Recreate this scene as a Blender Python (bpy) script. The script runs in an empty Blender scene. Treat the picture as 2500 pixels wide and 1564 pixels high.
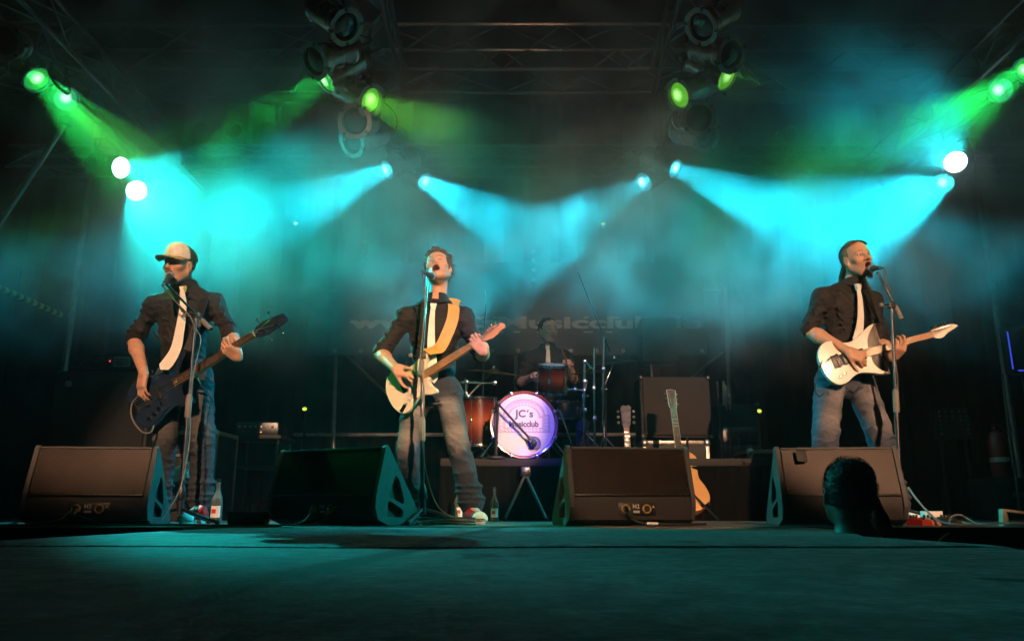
import bpy, bmesh, math, random
import numpy as np
from mathutils import Vector, Matrix, Quaternion

random.seed(7)
np.random.seed(7)
SC = bpy.context.scene
COL = SC.collection
R = math.radians

# ------------------------------------------------------------------ camera
CAM_Z = 0.080
PITCH = R(13.62)
FPX = 1907.0            # focal length in photograph pixels (2500 wide)
cam_data = bpy.data.cameras.new('camera')
cam_data.sensor_width = 36.0
cam_data.lens = FPX / 2500.0 * 36.0
cam_data.clip_start = 0.02
cam_data.clip_end = 500.0
cam = bpy.data.objects.new('camera', cam_data)
cam.location = (0, 0, CAM_Z)
cam.rotation_euler = (math.pi / 2 + PITCH, 0, 0)
COL.objects.link(cam)
SC.camera = cam

# ------------------------------------------------------------------ world: night sky
world = bpy.data.worlds.new('World')
SC.world = world
world.use_nodes = True
wn = world.node_tree
bg = wn.nodes['Background']
sky = wn.nodes.new('ShaderNodeTexSky')
sky.sky_type = 'NISHITA'
sky.sun_disc = False
sky.sun_elevation = R(-4)
sky.sun_rotation = R(180)
wn.links.new(sky.outputs[0], bg.inputs[0])
bg.inputs[1].default_value = 0.02

# ------------------------------------------------------------------ render settings
SC.view_settings.view_transform = 'Standard'
SC.view_settings.look = 'None'
SC.view_settings.gamma = 1.0
SC.view_settings.exposure = 0.0
cy = SC.cycles
cy.use_denoising = True
cy.denoiser = 'OPENIMAGEDENOISE'
cy.max_bounces = 6
cy.diffuse_bounces = 2
cy.glossy_bounces = 3
cy.transmission_bounces = 4
cy.volume_bounces = 1
cy.transparent_max_bounces = 12
cy.sample_clamp_indirect = 4.0
cy.volume_step_rate = 0.5
cy.volume_max_steps = 256
cy.use_light_tree = False
cy.use_adaptive_sampling = True
cy.adaptive_threshold = 0.04
cy.caustics_reflective = False
cy.caustics_refractive = False

# colours of the stage light
CYAN = (0.01, 0.75, 1.0)
AQUA = (0.01, 0.85, 0.80)
GREEN = (0.015, 1.0, 0.12)
LIME = (0.18, 1.0, 0.06)
PEACH = (1.0, 0.56, 0.32)
VIOLET = (0.44, 0.20, 1.0)
BLUE = (0.03, 0.05, 1.0)

# front lamps of the hall, on the lighting tower behind the photographer, plus added fills
def front_lamp(name, loc, target, power, angle, color, blend=0.35, size=0.06):
    ld = bpy.data.lights.new(name, 'SPOT')
    ld.energy = power
    ld.color = color
    ld.spot_size = R(angle)
    ld.spot_blend = blend
    ld.shadow_soft_size = size
    o = bpy.data.objects.new(name, ld)
    o.location = loc
    d = Vector(target) - Vector(loc)
    o.rotation_euler = d.to_track_quat('-Z', 'Y').to_euler()
    COL.objects.link(o)
    return o

front_lamp('front_spot_bass', (-0.9, -8.0, 6.6), (-2.22, 5.0, 0.92), 10500, 9.6, PEACH, 0.5)
front_lamp('front_spot_singer', (2.9, -8.0, 4.4), (-0.33, 5.0, 1.10), 15500, 7.0, PEACH, 0.25)
front_lamp('added_fill_feet', (2.9, -8.0, 4.4), (-0.20, 4.75, 0.12), 8000, 2.6, PEACH, 0.5)  # extra unseen lamp, added so the singer's shoes show their red
front_lamp('front_spot_kit', (-0.5, -8.0, 4.4), (0.80, 4.3, 0.25), 5500, 5.0, PEACH, 0.3)
front_lamp('front_spot_guitar', (3.0, -8.0, 4.4), (2.15, 5.0, 1.03), 10500, 11.4, PEACH, 0.4)
front_lamp('added_fill_drummer', (4.0, -8.0, 5.0), (0.42, 6.8, 1.32), 7500, 3.2, PEACH, 0.6)  # added unseen lamp that warms the drummer and rack tom
front_lamp('front_spot_drum', (4.5, -8.0, 4.9), (0.10, 6.24, 0.74), 3900, 3.2, VIOLET, 0.5)
front_lamp('front_spot_blue', (-1.5, -8.0, 5.2), (0.35, 6.6, 0.75), 5200, 5.5, BLUE, 0.8)
front_lamp('front_spot_roof', (0.6, -8.0, 3.6), (0.18, 6.6, 4.95), 1900, 4.2, PEACH, 1.0)
front_lamp('front_spot_spill', (0.6, -8.0, 3.6), (0.15, 5.0, 4.4), 450, 18.0, PEACH, 1.0)
front_lamp('added_fill_banner', (-0.2, -8.0, 2.7), (-1.15, 9.2, 2.35), 5200, 6.2, PEACH, 0.6)  # added fill, left half: brightens the banner lettering
front_lamp('added_fill_banner', (0.4, -8.0, 2.7), (0.75, 9.2, 2.35), 5200, 6.2, PEACH, 0.6)  # added fill, right half of the banner


# ------------------------------------------------------------------ photo pixel -> point at distance Y
_c, _s = math.cos(PITCH), math.sin(PITCH)
def at(px, py, Y):
    u, v = px - 1250.0, py - 782.0
    dy = FPX * _c + v * _s
    dz = FPX * _s - v * _c
    t = Y / dy
    return Vector((u * t, Y, CAM_Z + dz * t))

# ------------------------------------------------------------------ materials
MATS = {}
def mat(name, color, rough=0.6, metal=0.0, var=0.15, scale=12.0, bump=0.0, bscale=60.0, coat=0.0,
        emit=None, estr=0.0, spec=0.5, sheen=0.0, sss=0.0, wear=0.0):
    m = bpy.data.materials.new(name)
    m.use_nodes = True
    nt = m.node_tree
    b = nt.nodes['Principled BSDF']
    b.inputs['Roughness'].default_value = rough
    b.inputs['Metallic'].default_value = metal
    b.inputs['Specular IOR Level'].default_value = spec
    b.inputs['Coat Weight'].default_value = coat
    b.inputs['Coat Roughness'].default_value = 0.08
    b.inputs['Sheen Weight'].default_value = sheen
    if sss:
        b.inputs['Subsurface Weight'].default_value = sss
        b.inputs['Subsurface Radius'].default_value = (0.012, 0.005, 0.003)
    tc = nt.nodes.new('ShaderNodeTexCoord')
    if var > 0:
        nz = nt.nodes.new('ShaderNodeTexNoise')
        nz.inputs['Scale'].default_value = scale
        nz.inputs['Detail'].default_value = 5
        nt.links.new(tc.outputs['Object'], nz.inputs['Vector'])
        cr = nt.nodes.new('ShaderNodeValToRGB')
        cr.color_ramp.elements[0].position = 0.3
        cr.color_ramp.elements[1].position = 0.72
        lo = [max(0, c * (1 - var)) for c in color]
        hi = [min(1, c * (1 + var)) for c in color]
        cr.color_ramp.elements[0].color = (*lo, 1)
        cr.color_ramp.elements[1].color = (*hi, 1)
        nt.links.new(nz.outputs[0], cr.inputs[0])
        nt.links.new(cr.outputs[0], b.inputs['Base Color'])
        if rough < 0.95:
            mr = nt.nodes.new('ShaderNodeMapRange')
            mr.inputs[3].default_value = max(0.02, rough - 0.10)
            mr.inputs[4].default_value = min(1, rough + 0.14)
            nt.links.new(nz.outputs[0], mr.inputs[0])
            nt.links.new(mr.outputs[0], b.inputs['Roughness'])
    else:
        b.inputs['Base Color'].default_value = (*color, 1)
    if bump > 0:
        n2 = nt.nodes.new('ShaderNodeTexNoise')
        n2.inputs['Scale'].default_value = bscale
        n2.inputs['Detail'].default_value = 6
        nt.links.new(tc.outputs['Object'], n2.inputs['Vector'])
        bp = nt.nodes.new('ShaderNodeBump')
        bp.inputs['Strength'].default_value = bump
        bp.inputs['Distance'].default_value = 0.01
        nt.links.new(n2.outputs[0], bp.inputs['Height'])
        nt.links.new(bp.outputs[0], b.inputs['Normal'])
    if emit is not None:
        b.inputs['Emission Color'].default_value = (*emit, 1)
        b.inputs['Emission Strength'].default_value = estr
    MATS[name] = m
    return m

# ------------------------------------------------------------------ mesh builder
class MB:
    def __init__(self):
        self.v, self.f = [], []
    def add(self, vs, fs):
        n = len(self.v)
        self.v.extend([tuple(p) for p in vs])
        self.f.extend([tuple(i + n for i in q) for q in fs])
        return self
    def box(self, c, s, M=None):
        x, y, z = s[0] / 2, s[1] / 2, s[2] / 2
        P = [Vector((a, b, d)) for d in (-z, z) for b in (-y, y) for a in (-x, x)]
        c = Vector(c)
        P = [((M @ p) if M else p) + c for p in P]
        return self.add(P, [(0, 2, 3, 1), (4, 5, 7, 6), (0, 1, 5, 4), (2, 6, 7, 3), (0, 4, 6, 2), (1, 3, 7, 5)])
    def cbox(self, c, s, b=0.004, M=None):
        """box with chamfered edges"""
        x, y, z = s[0] / 2, s[1] / 2, s[2] / 2
        b = min(b, x * .6, y * .6, z * .6)
        bm = bmesh.new()
        bmesh.ops.create_cube(bm, size=1)
        for vv in bm.verts:
            vv.co = Vector((vv.co.x * 2 * x, vv.co.y * 2 * y, vv.co.z * 2 * z))
        bmesh.ops.bevel(bm, geom=bm.edges[:], offset=b, segments=2, affect='EDGES', profile=0.5)
        c = Vector(c)
        bm.verts.ensure_lookup_table()
        vs = [((M @ vv.co) if M else vv.co.copy()) + c for vv in bm.verts]
        fs = [[vv.index for vv in ff.verts] for ff in bm.faces]
        bm.free()
        return self.add(vs, fs)
    def tube(self, pts, r, n=8, cap=True):
        pts = [Vector(p) for p in pts]
        rs = r if isinstance(r, (list, tuple)) else [r] * len(pts)
        vs, fs = [], []
        up = None
        for i, p in enumerate(pts):
            t = (pts[min(i + 1, len(pts) - 1)] - pts[max(i - 1, 0)]).normalized()
            if up is None:
                up = Vector((0, 0, 1)) if abs(t.z) < 0.9 else Vector((1, 0, 0))
            a = t.cross(up)
            if a.length < 1e-6:
                a = t.orthogonal()
            a.normalize()
            b = a.cross(t).normalized()
            up = b
            for k in range(n):
                an = 2 * math.pi * k / n
                vs.append(p + (a * math.cos(an) + b * math.sin(an)) * rs[i])
        m = len(pts)
        for i in range(m - 1):
            for k in range(n):
                k2 = (k + 1) % n
                fs.append((i * n + k, i * n + k2, (i + 1) * n + k2, (i + 1) * n + k))
        if cap:
            fs.append(tuple(range(n - 1, -1, -1)))
            fs.append(tuple((m - 1) * n + k for k in range(n)))
        return self.add(vs, fs)
    def lathe(self, prof, n=24, M=None, o=(0, 0, 0), cap=False):
        """prof: list of (r, h) along local z"""
        o = Vector(o)
        vs, fs = [], []
        for (r, h) in prof:
            for k in range(n):
                an = 2 * math.pi * k / n
                p = Vector((r * math.cos(an), r * math.sin(an), h))
                vs.append(((M @ p) if M else p) + o)
        for i in range(len(prof) - 1):
            for k in range(n):
                k2 = (k + 1) % n
                fs.append((i * n + k, i * n + k2, (i + 1) * n + k2, (i + 1) * n + k))
        if cap:
            fs.append(tuple(range(n - 1, -1, -1)))
            fs.append(tuple((len(prof) - 1) * n + k for k in range(n)))
        return self.add(vs, fs)
    def prism(self, poly, h0, h1, M=None, o=(0, 0, 0)):
        """2-D polygon (x, y) extruded from z=h0 to h1"""
        o = Vector(o)
        n = len(poly)
        vs = []
        for h in (h0, h1):
            for (x, y) in poly:
                p = Vector((x, y, h))
                vs.append(((M @ p) if M else p) + o)
        fs = [tuple(range(n - 1, -1, -1)), tuple(range(n, 2 * n))]
        for k in range(n):
            k2 = (k + 1) % n
            fs.append((k, k2, n + k2, n + k))
        return self.add(vs, fs)
    def sphere(self, c, r, n=10, M=None):
        rr = r if isinstance(r, (tuple, list)) else (r, r, r)
        c = Vector(c)
        prof = []
        vs, fs = [], []
        m = max(4, n // 2 + 1)
        for i in range(m + 1):
            th = math.pi * i / m
            for k in range(n):
                ph = 2 * math.pi * k / n
                p = Vector((rr[0] * math.sin(th) * math.cos(ph), rr[1] * math.sin(th) * math.sin(ph), rr[2] * math.cos(th)))
                vs.append(((M @ p) if M else p) + c)
        for i in range(m):
            for k in range(n):
                k2 = (k + 1) % n
                fs.append((i * n + k, (i + 1) * n + k, (i + 1) * n + k2, i * n + k2))
        return self.add(vs, fs)
    def ribbon(self, pts, wdir, w, th):
        """flat strap: centre points, width directions, widths, thickness"""
        pts = [Vector(p) for p in pts]
        n = len(pts)
        vs, fs = [], []
        for i, p in enumerate(pts):
            t = (pts[min(i + 1, n - 1)] - pts[max(i - 1, 0)]).normalized()
            wd = Vector(wdir[i] if isinstance(wdir, list) else wdir)
            wd = (wd - t * wd.dot(t)).normalized()
            nn = t.cross(wd).normalized()
            ww = w[i] if isinstance(w, (list, tuple)) else w
            for (a, b) in ((-1, -1), (1, -1), (1, 1), (-1, 1)):
                vs.append(p + wd * (a * ww / 2) + nn * (b * th / 2))
        for i in range(n - 1):
            for k in range(4):
                k2 = (k + 1) % 4
                fs.append((i * 4 + k, i * 4 + k2, i * 4 + 4 + k2, i * 4 + 4 + k))
        fs.append((3, 2, 1, 0))
        fs.append(tuple((n - 1) * 4 + k for k in range(4)))
        return self.add(vs, fs)
    def mesh(self, name, smooth=True, angle=40):
        me = bpy.data.meshes.new(name)
        me.from_pydata(self.v, [], self.f)
        bm = bmesh.new()
        bm.from_mesh(me)
        bmesh.ops.recalc_face_normals(bm, faces=bm.faces)
        if smooth:
            ca = math.radians(angle)
            for e in bm.edges:
                e.smooth = len(e.link_faces) == 2 and e.calc_face_angle(0) < ca
            for f in bm.faces:
                f.smooth = True
        bm.to_mesh(me)
        bm.free()
        return me
    def build(self, name, m, parent=None, smooth=True, angle=40):
        me = self.mesh(name, smooth, angle)
        return link(name, me, m, parent)

def link(name, me, m, parent=None):
    if m is not None:
        mm = MATS[m] if isinstance(m, str) else m
        if len(me.materials) == 0:
            me.materials.append(mm)
    o = bpy.data.objects.new(name, me)
    COL.objects.link(o)
    if parent is not None:
        o.parent = parent
        pm = wmat(parent)
        o.matrix_parent_inverse = Matrix.Identity(4)
        o['_loc'] = 0
        del o['_loc']
    return o

def wmat(o):
    M = o.matrix_basis.copy()
    p = o.parent
    while p is not None:
        M = p.matrix_basis @ M
        p = p.parent
    return M

def tag(o, label, cat, group=None):
    o['label'] = label
    o['category'] = cat
    if group:
        o['group'] = group
    return o

def thing(name, label, cat, loc=(0, 0, 0), rot=None, group=None):
    o = bpy.data.objects.new(name, None)
    o.empty_display_size = 0.05
    COL.objects.link(o)
    o.location = loc
    if rot is not None:
        if isinstance(rot, Matrix):
            o.rotation_euler = rot.to_euler()
        else:
            o.rotation_euler = rot
    return tag(o, label, cat, group)

def structure(o):
    o['kind'] = 'structure'
    return o

def frame(z, up=(0, 0, 1)):
    """3x3 matrix whose local z is the given direction, local y near up"""
    z = Vector(z).normalized()
    up = Vector(up)
    x = up.cross(z)
    if x.length < 1e-5:
        x = Vector((1, 0, 0))
    x.normalize()
    y = z.cross(x)
    return Matrix((x, y, z)).transposed()

def spline(pts, n=8):
    """Catmull-Rom through the points"""
    P = [Vector(p) for p in pts]
    P = [P[0] * 2 - P[1]] + P + [P[-1] * 2 - P[-2]]
    out = []
    for i in range(1, len(P) - 2):
        a, b, c, d = P[i - 1], P[i], P[i + 1], P[i + 2]
        for k in range(n):
            t = k / n
            out.append(0.5 * ((2 * b) + (c - a) * t + (2 * a - 5 * b + 4 * c - d) * t * t + (3 * b - a - 3 * c + d) * t ** 3))
    out.append(P[-2])
    return out

def text_mesh(s, size, bold=0.0, depth=0.001, space=1.0):
    """flat lettering as mesh, centred, in the local x-y plane; each glyph outline is real geometry"""
    cu = bpy.data.curves.new('lettering', 'FONT')
    cu.body = s
    cu.size = size
    cu.offset = bold
    cu.extrude = depth
    cu.space_character = space
    cu.align_x = 'CENTER'
    cu.align_y = 'CENTER'
    cu.resolution_u = 3
    o = bpy.data.objects.new('tmp', cu)
    COL.objects.link(o)
    bpy.context.view_layer.update()
    dg = bpy.context.evaluated_depsgraph_get()
    me = bpy.data.meshes.new_from_object(o.evaluated_get(dg))
    bpy.data.objects.remove(o)
    bpy.data.curves.remove(cu)
    me.materials.clear()
    return me

# ------------------------------------------------------------------ common materials
mat('black_cloth', (0.003, 0.003, 0.0033), 0.95, var=0.3, scale=3, bump=0.2, bscale=200, spec=0.1)
mat('black_paint', (0.018, 0.017, 0.016), 0.5, var=0.35, scale=25, bump=0.08, bscale=300)
mat('black_plastic', (0.012, 0.012, 0.013), 0.38, var=0.25, scale=30)
mat('black_rubber', (0.01, 0.01, 0.01), 0.7, var=0.2)
mat('chrome', (0.75, 0.75, 0.76), 0.12, metal=1.0, var=0.06, scale=30)
mat('alu', (0.55, 0.55, 0.56), 0.36, metal=1.0, var=0.2, scale=20, bump=0.05, bscale=150)
mat('steel_dark', (0.10, 0.10, 0.11), 0.35, metal=1.0, var=0.25, scale=30)
mat('par_chrome', (0.66, 0.58, 0.52), 0.22, metal=1.0, var=0.06, scale=8)
mat('par_black', (0.02, 0.02, 0.02), 0.4, var=0.2)
mat('gel_frame', (0.30, 0.27, 0.25), 0.55, metal=0.6, var=0.25, scale=15)
mat('gold', (0.75, 0.55, 0.25), 0.3, metal=1.0, var=0.2)
mat('brass', (0.65, 0.48, 0.20), 0.28, metal=1.0, var=0.25, scale=8)

# ================================================================== ground, stage, catwalk
def deck_material(name, base, streak):
    m = bpy.data.materials.new(name)
    m.use_nodes = True
    nt = m.node_tree
    b = nt.nodes['Principled BSDF']
    b.inputs['Roughness'].default_value = 0.62
    b.inputs['Specular IOR Level'].default_value = 0.35
    tc = nt.nodes.new('ShaderNodeTexCoord')
    def noise(scale, detail=6, dist=0.0):
        n = nt.nodes.new('ShaderNodeTexNoise')
        n.inputs['Scale'].default_value = scale
        n.inputs['Detail'].default_value = detail
        n.inputs['Distortion'].default_value = dist
        nt.links.new(tc.outputs['Object'], n.inputs['Vector'])
        return n
    def ramp(src, p0, p1, c0, c1):
        r = nt.nodes.new('ShaderNodeValToRGB')
        r.color_ramp.elements[0].position = p0
        r.color_ramp.elements[1].position = p1
        r.color_ramp.elements[0].color = c0
        r.color_ramp.elements[1].color = c1
        nt.links.new(src, r.inputs[0])
        return r
    big = ramp(noise(1.1, 4, 0.6).outputs[0], 0.3, 0.72, (*[c * 0.55 for c in base], 1), (*[c * 1.15 for c in base], 1))
    fine = ramp(noise(16, 9, 0.4).outputs[0], 0.36, 0.68, (0.55, 0.55, 0.55, 1), (1.15, 1.15, 1.15, 1))
    spots = ramp(noise(3.4, 3, 0.3).outputs[0], 0.30, 0.33, (0.16, 0.14, 0.13, 1), (1, 1, 1, 1))
    def mul(a, c):
        x = nt.nodes.new('ShaderNodeMix')
        x.data_type = 'RGBA'
        x.blend_type = 'MULTIPLY'
        x.inputs[0].default_value = 1
        nt.links.new(a, x.inputs[6])
        nt.links.new(c, x.inputs[7])
        return x.outputs[2]
    grit = ramp(noise(75, 4).outputs[0], 0.40, 0.62, (0.70, 0.70, 0.70, 1), (1.12, 1.12, 1.12, 1))
    scuff = ramp(noise(5.5, 8, 1.6).outputs[0], 0.60, 0.66, (1, 1, 1, 1), (1.5, 1.5, 1.48, 1))
    col = mul(mul(mul(mul(big.outputs[0], fine.outputs[0]), spots.outputs[0]), grit.outputs[0]), scuff.outputs[0])
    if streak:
        # one long dark streak across the deck, uneven along its edges
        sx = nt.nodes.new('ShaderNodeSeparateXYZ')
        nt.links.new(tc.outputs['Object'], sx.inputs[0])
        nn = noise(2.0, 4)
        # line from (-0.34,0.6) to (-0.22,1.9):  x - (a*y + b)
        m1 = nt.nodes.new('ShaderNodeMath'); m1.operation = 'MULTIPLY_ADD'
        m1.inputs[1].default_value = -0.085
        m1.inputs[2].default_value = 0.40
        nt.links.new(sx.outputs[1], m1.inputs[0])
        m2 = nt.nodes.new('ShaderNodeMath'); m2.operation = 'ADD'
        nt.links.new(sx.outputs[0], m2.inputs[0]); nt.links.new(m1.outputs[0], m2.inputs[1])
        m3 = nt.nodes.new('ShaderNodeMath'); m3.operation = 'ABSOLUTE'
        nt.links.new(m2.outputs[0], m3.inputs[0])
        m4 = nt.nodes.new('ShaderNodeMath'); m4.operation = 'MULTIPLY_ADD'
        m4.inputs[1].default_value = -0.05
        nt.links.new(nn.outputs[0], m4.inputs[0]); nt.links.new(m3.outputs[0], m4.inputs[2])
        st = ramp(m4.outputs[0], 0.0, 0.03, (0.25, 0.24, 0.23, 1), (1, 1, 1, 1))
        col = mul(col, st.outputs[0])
    nt.links.new(col, b.inputs['Base Color'])
    bp = nt.nodes.new('ShaderNodeBump')
    bp.inputs['Strength'].default_value = 0.35
    bp.inputs['Distance'].default_value = 0.004
    nt.links.new(noise(90, 6).outputs[0], bp.inputs['Height'])
    nt.links.new(bp.outputs[0], b.inputs['Normal'])
    MATS[name] = m
    return m

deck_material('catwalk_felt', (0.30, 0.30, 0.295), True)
deck_material('stage_ply', (0.23, 0.20, 0.17), False)
mat('ground_tar', (0.04, 0.04, 0.042), 0.9, var=0.4, scale=4, bump=0.4, bscale=40)

g = MB().box((0, 0, -1.55), (60, 60, 0.2)).build('ground', 'ground_tar')
structure(g)

# main stage: 2 x 1 m platforms laid edge to edge with open joints
sf = bpy.data.objects.new('stage_floor', None)
COL.objects.link(sf)
structure(sf)
pm = MB().cbox((0, 0, -0.06), (1.994, 1.494, 0.12), 0.004).mesh('platform')
for i in range(-4, 5):
    for j in range(5):
        p = link('platform', pm, 'stage_ply', sf)
        p.location = (i * 2.0 - 0.3, 4.75 + 1.5 * j, random.uniform(-0.0015, 0.0))
# black valance closing the front of the stage, with soft folds
def curtain(name, x0, x1, y0, y1, z0, z1, amp, per, m, parent=None, th=0.006, nx=None, seed=1):
    """hanging cloth with pleats between (x0,y0) and (x1,y1)"""
    rnd = random.Random(seed)
    L = math.hypot(x1 - x0, y1 - y0)
    nx = nx or int(L / per * 8)
    nz = 10
    d = Vector((x1 - x0, y1 - y0, 0)).normalized()
    nrm = Vector((-d.y, d.x, 0))
    ph = [rnd.uniform(0, 6.28) for _ in range(6)]
    V, F = [], []
    for s in (0, 1):
        for j in range(nz + 1):
            tz = j / nz
            for i in range(nx + 1):
                t = i / nx
                a = t * L / per * 2 * math.pi
                w = amp * (math.sin(a + 0.8 * math.sin(a * 0.31 + ph[0]) + 0.5 * math.sin(tz * 3 + ph[1])) + 0.4 * math.sin(a * 2.3 + ph[2])) * (1.15 - 0.4 * tz)
                p = Vector((x0, y0, 0)) + d * (t * L) + nrm * (w + s * th)
                p.z = z0 + (z1 - z0) * tz
                V.append(p)
    n1 = (nx + 1) * (nz + 1)
    for j in range(nz):
        for i in range(nx):
            a = j * (nx + 1) + i
            F.append((a, a + 1, a + nx + 2, a + nx + 1))
            F.append((n1 + a, n1 + a + nx + 1, n1 + a + nx + 2, n1 + a + 1))
    mb = MB().add(V, F)
    return mb.build(name, m, parent)
v1 = curtain('stage_valance', -9.2, -1.62, 3.975, 3.975, -1.44, -0.004, 0.010, 0.22, 'black_cloth', seed=3)
tag(v1, 'black cloth valance below the stage edge left of the catwalk', 'valance')
v2 = curtain('stage_valance', 1.72, 8.6, 3.975, 3.975, -1.44, -0.004, 0.010, 0.22, 'black_cloth', seed=4)
tag(v2, 'black cloth valance below the stage edge right of the catwalk', 'valance')

# catwalk: two felt covered decks; right edge flares towards the stage
cw = bpy.data.objects.new('catwalk', None)
COL.objects.link(cw)
structure(cw)
def rx(y):
    pts = [(-3, 1.25), (2.0, 1.25), (2.55, 1.235), (2.9, 1.25), (3.2, 1.36), (3.5, 1.47), (3.99, 1.56)]
    for (a, xa), (b, xb) in zip(pts, pts[1:]):
        if y <= b:
            t = (y - a) / (b - a)
            return xa + (xb - xa) * t
    return 1.56
def deck(y0, y1, z, seed):
    rnd = random.Random(seed)
    n = 40
    mb = MB()
    V, F = [], []
    rows = []
    for k in range(n + 1):
        y = y0 + (y1 - y0) * k / n
        xl = -1.52 + rnd.uniform(-1, 1) * 0.004
        xr = rx(y) + rnd.uniform(-1, 1) * 0.006
        row = []
        m = 24
        for i in range(m + 1):
            x = xl + (xr - xl) * i / m
            zz = z + 0.0012 * math.sin(x * 5.1 + y * 3.3) + 0.0012 * math.sin(x * 2.3 - y * 4.7 + seed)
            if i in (0, m):
                zz -= 0.008
            if k in (0, n):
                zz -= 0.005
            row.append((x, y, zz))
        rows.append(row)
    m = 25
    for row in rows:
        V += row
    for k in range(n):
        for i in range(m - 1):
            a = k * m + i
            F.append((a, a + 1, a + m + 1, a + m))
    N = len(V)
    # hem and underside
    ring = [k * m for k in range(n + 1)] + [n * m + i for i in range(1, m)] + [k * m + m - 1 for k in range(n - 1, -1, -1)] + [i for i in range(m - 2, 0, -1)]
    low = []
    for q in ring:
        x, y, zz = V[q]
        low.append((x, y, zz - 0.07))
    V += low
    for k in range(len(ring)):
        k2 = (k + 1) % len(ring)
        F.append((ring[k], ring[k2], N + k2, N + k))
    mb.add(V, F)
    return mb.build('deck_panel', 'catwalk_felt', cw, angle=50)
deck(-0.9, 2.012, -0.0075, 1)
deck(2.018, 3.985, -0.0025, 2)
legs = [(-1.35, -0.5), (-1.35, 1.9), (-1.35, 3.7), (1.05, -0.5), (1.05, 1.9), (1.2, 3.7)]
for (x, y) in legs:
    MB().tube([(x, y, -1.45), (x, y, -0.08)], 0.024, 8).build('leg', 'alu', cw)

# back wall of black drapes, side drapes and the roof skin
bk = curtain('back_curtain', -7.2, 7.4, 9.9, 9.9, 0.0, 5.6, 0.05, 0.42, 'black_cloth', seed=11)
tag(bk, 'tall black drape closing the back of the stage', 'curtain')
sl = curtain('side_curtain', -6.6, -6.4, 4.6, 9.7, 0.0, 5.4, 0.05, 0.4, 'black_cloth', seed=12)
tag(sl, 'black drape closing the left side of the stage', 'curtain')
sr = curtain('side_curtain', 7.0, 6.8, 4.6, 9.7, 0.0, 5.4, 0.05, 0.4, 'black_cloth', seed=13)
tag(sr, 'black drape closing the right side of the stage', 'curtain')
mat('roof_skin', (0.035, 0.033, 0.033), 0.7, var=0.2, scale=2)
def roof():
    V, F = [], []
    nx, ny = 40, 16
    for s in (0, 1):
        for j in range(ny + 1):
            for i in range(nx + 1):
                x = -7.6 + 15.4 * i / nx
                y = 3.6 + 7.0 * j / ny
                z = 6.5 - 0.055 * abs(x) ** 1.2 - 0.06 * (y - 4) + 0.04 * math.cos(x * 2.1) + 0.02 * s
                V.append((x, y, z))
    n1 = (nx + 1) * (ny + 1)
    for j in range(ny):
        for i in range(nx):
            a = j * (nx + 1) + i
            F.append((a, a + 1, a + nx + 2, a + nx + 1))
            F.append((n1 + a, n1 + a + nx + 1, n1 + a + nx + 2, n1 + a + 1))
    return MB().add(V, F).build('stage_roof', 'roof_skin')
tag(roof(), 'dark tarpaulin roof skin stretched over the stage', 'roof')

# ================================================================== trusses
def truss(label, a, b, w=0.30, h=0.30, bay=0.42, r=0.022, rb=0.010, group=None, m='alu', name='lighting_truss'):
    """box truss from a to b (centre line): four chords plus zig-zag braces, each a part"""
    a, b = Vector(a), Vector(b)
    t = (b - a).normalized()
    up = Vector((0, 0, 1)) if abs(t.z) < 0.8 else Vector((0, 1, 0))
    sd = t.cross(up).normalized()
    up = sd.cross(t).normalized()
    root = thing(name, label, 'truss', a, group=group)
    L = (b - a).length
    c = {}
    for i, (p, q) in enumerate(((-1, -1), (1, -1), (1, 1), (-1, 1))):
        off = sd * (p * w / 2) + up * (q * h / 2)
        c[i] = off
        MB().tube([off, off + t * L], r, 8).build('chord', m, root)
    n = max(2, int(round(L / bay)))
    pairs = ((0, 1), (1, 2), (2, 3), (3, 0))
    meshes = {}
    for fi, (i, j) in enumerate(pairs):
        for k in range(n):
            s0 = L * k / n
            s1 = L * (k + 1) / n
            o0, o1 = (c[i], c[j]) if k % 2 == 0 else (c[j], c[i])
            key = (fi, k % 2)
            if key not in meshes:
                d = o1 - o0 + t * (s1 - s0)
                meshes[key] = MB().tube([(0, 0, 0), d], rb, 5, cap=False).mesh('brace')
            o = link('brace', meshes[key], m, root)
            o.location = o0 + t * s0
    return root
mat('truss_grey', (0.22, 0.22, 0.23), 0.42, metal=0.9, var=0.2, scale=9)
XL, XR = -1.18, 1.42
truss('aluminium truss running front to back above the left cluster of stage lamps', (XL + 0.02, 4.2, 4.12), (XL - 0.02, 6.85, 4.12), group='roof trusses', m='truss_grey')
truss('aluminium truss running front to back above the right cluster of stage lamps', (XR, 4.2, 4.12), (XR + 0.1, 6.85, 4.12), group='roof trusses', m='truss_grey')
truss('aluminium truss running front to back at the far left, above green lamps', (-3.85, 4.2, 3.95), (-3.85, 8.7, 3.95), group='roof trusses', m='truss_grey')
truss('aluminium truss running front to back at the far right, above green lamps', (4.3, 4.2, 3.95), (4.3, 8.7, 3.95), group='roof trusses', m='truss_grey')
truss('wide cross truss spanning the stage high under the roof', (-6.2, 7.15, 4.56), (6.6, 7.15, 4.56), w=0.45, h=0.50, bay=0.62, group='roof trusses', m='truss_grey')
truss('rear cross truss spanning the stage behind the blue beams', (-6.2, 9.0, 4.30), (6.6, 9.0, 4.30), w=0.3, h=0.28, bay=0.45, group='roof trusses', m='truss_grey')
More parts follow.
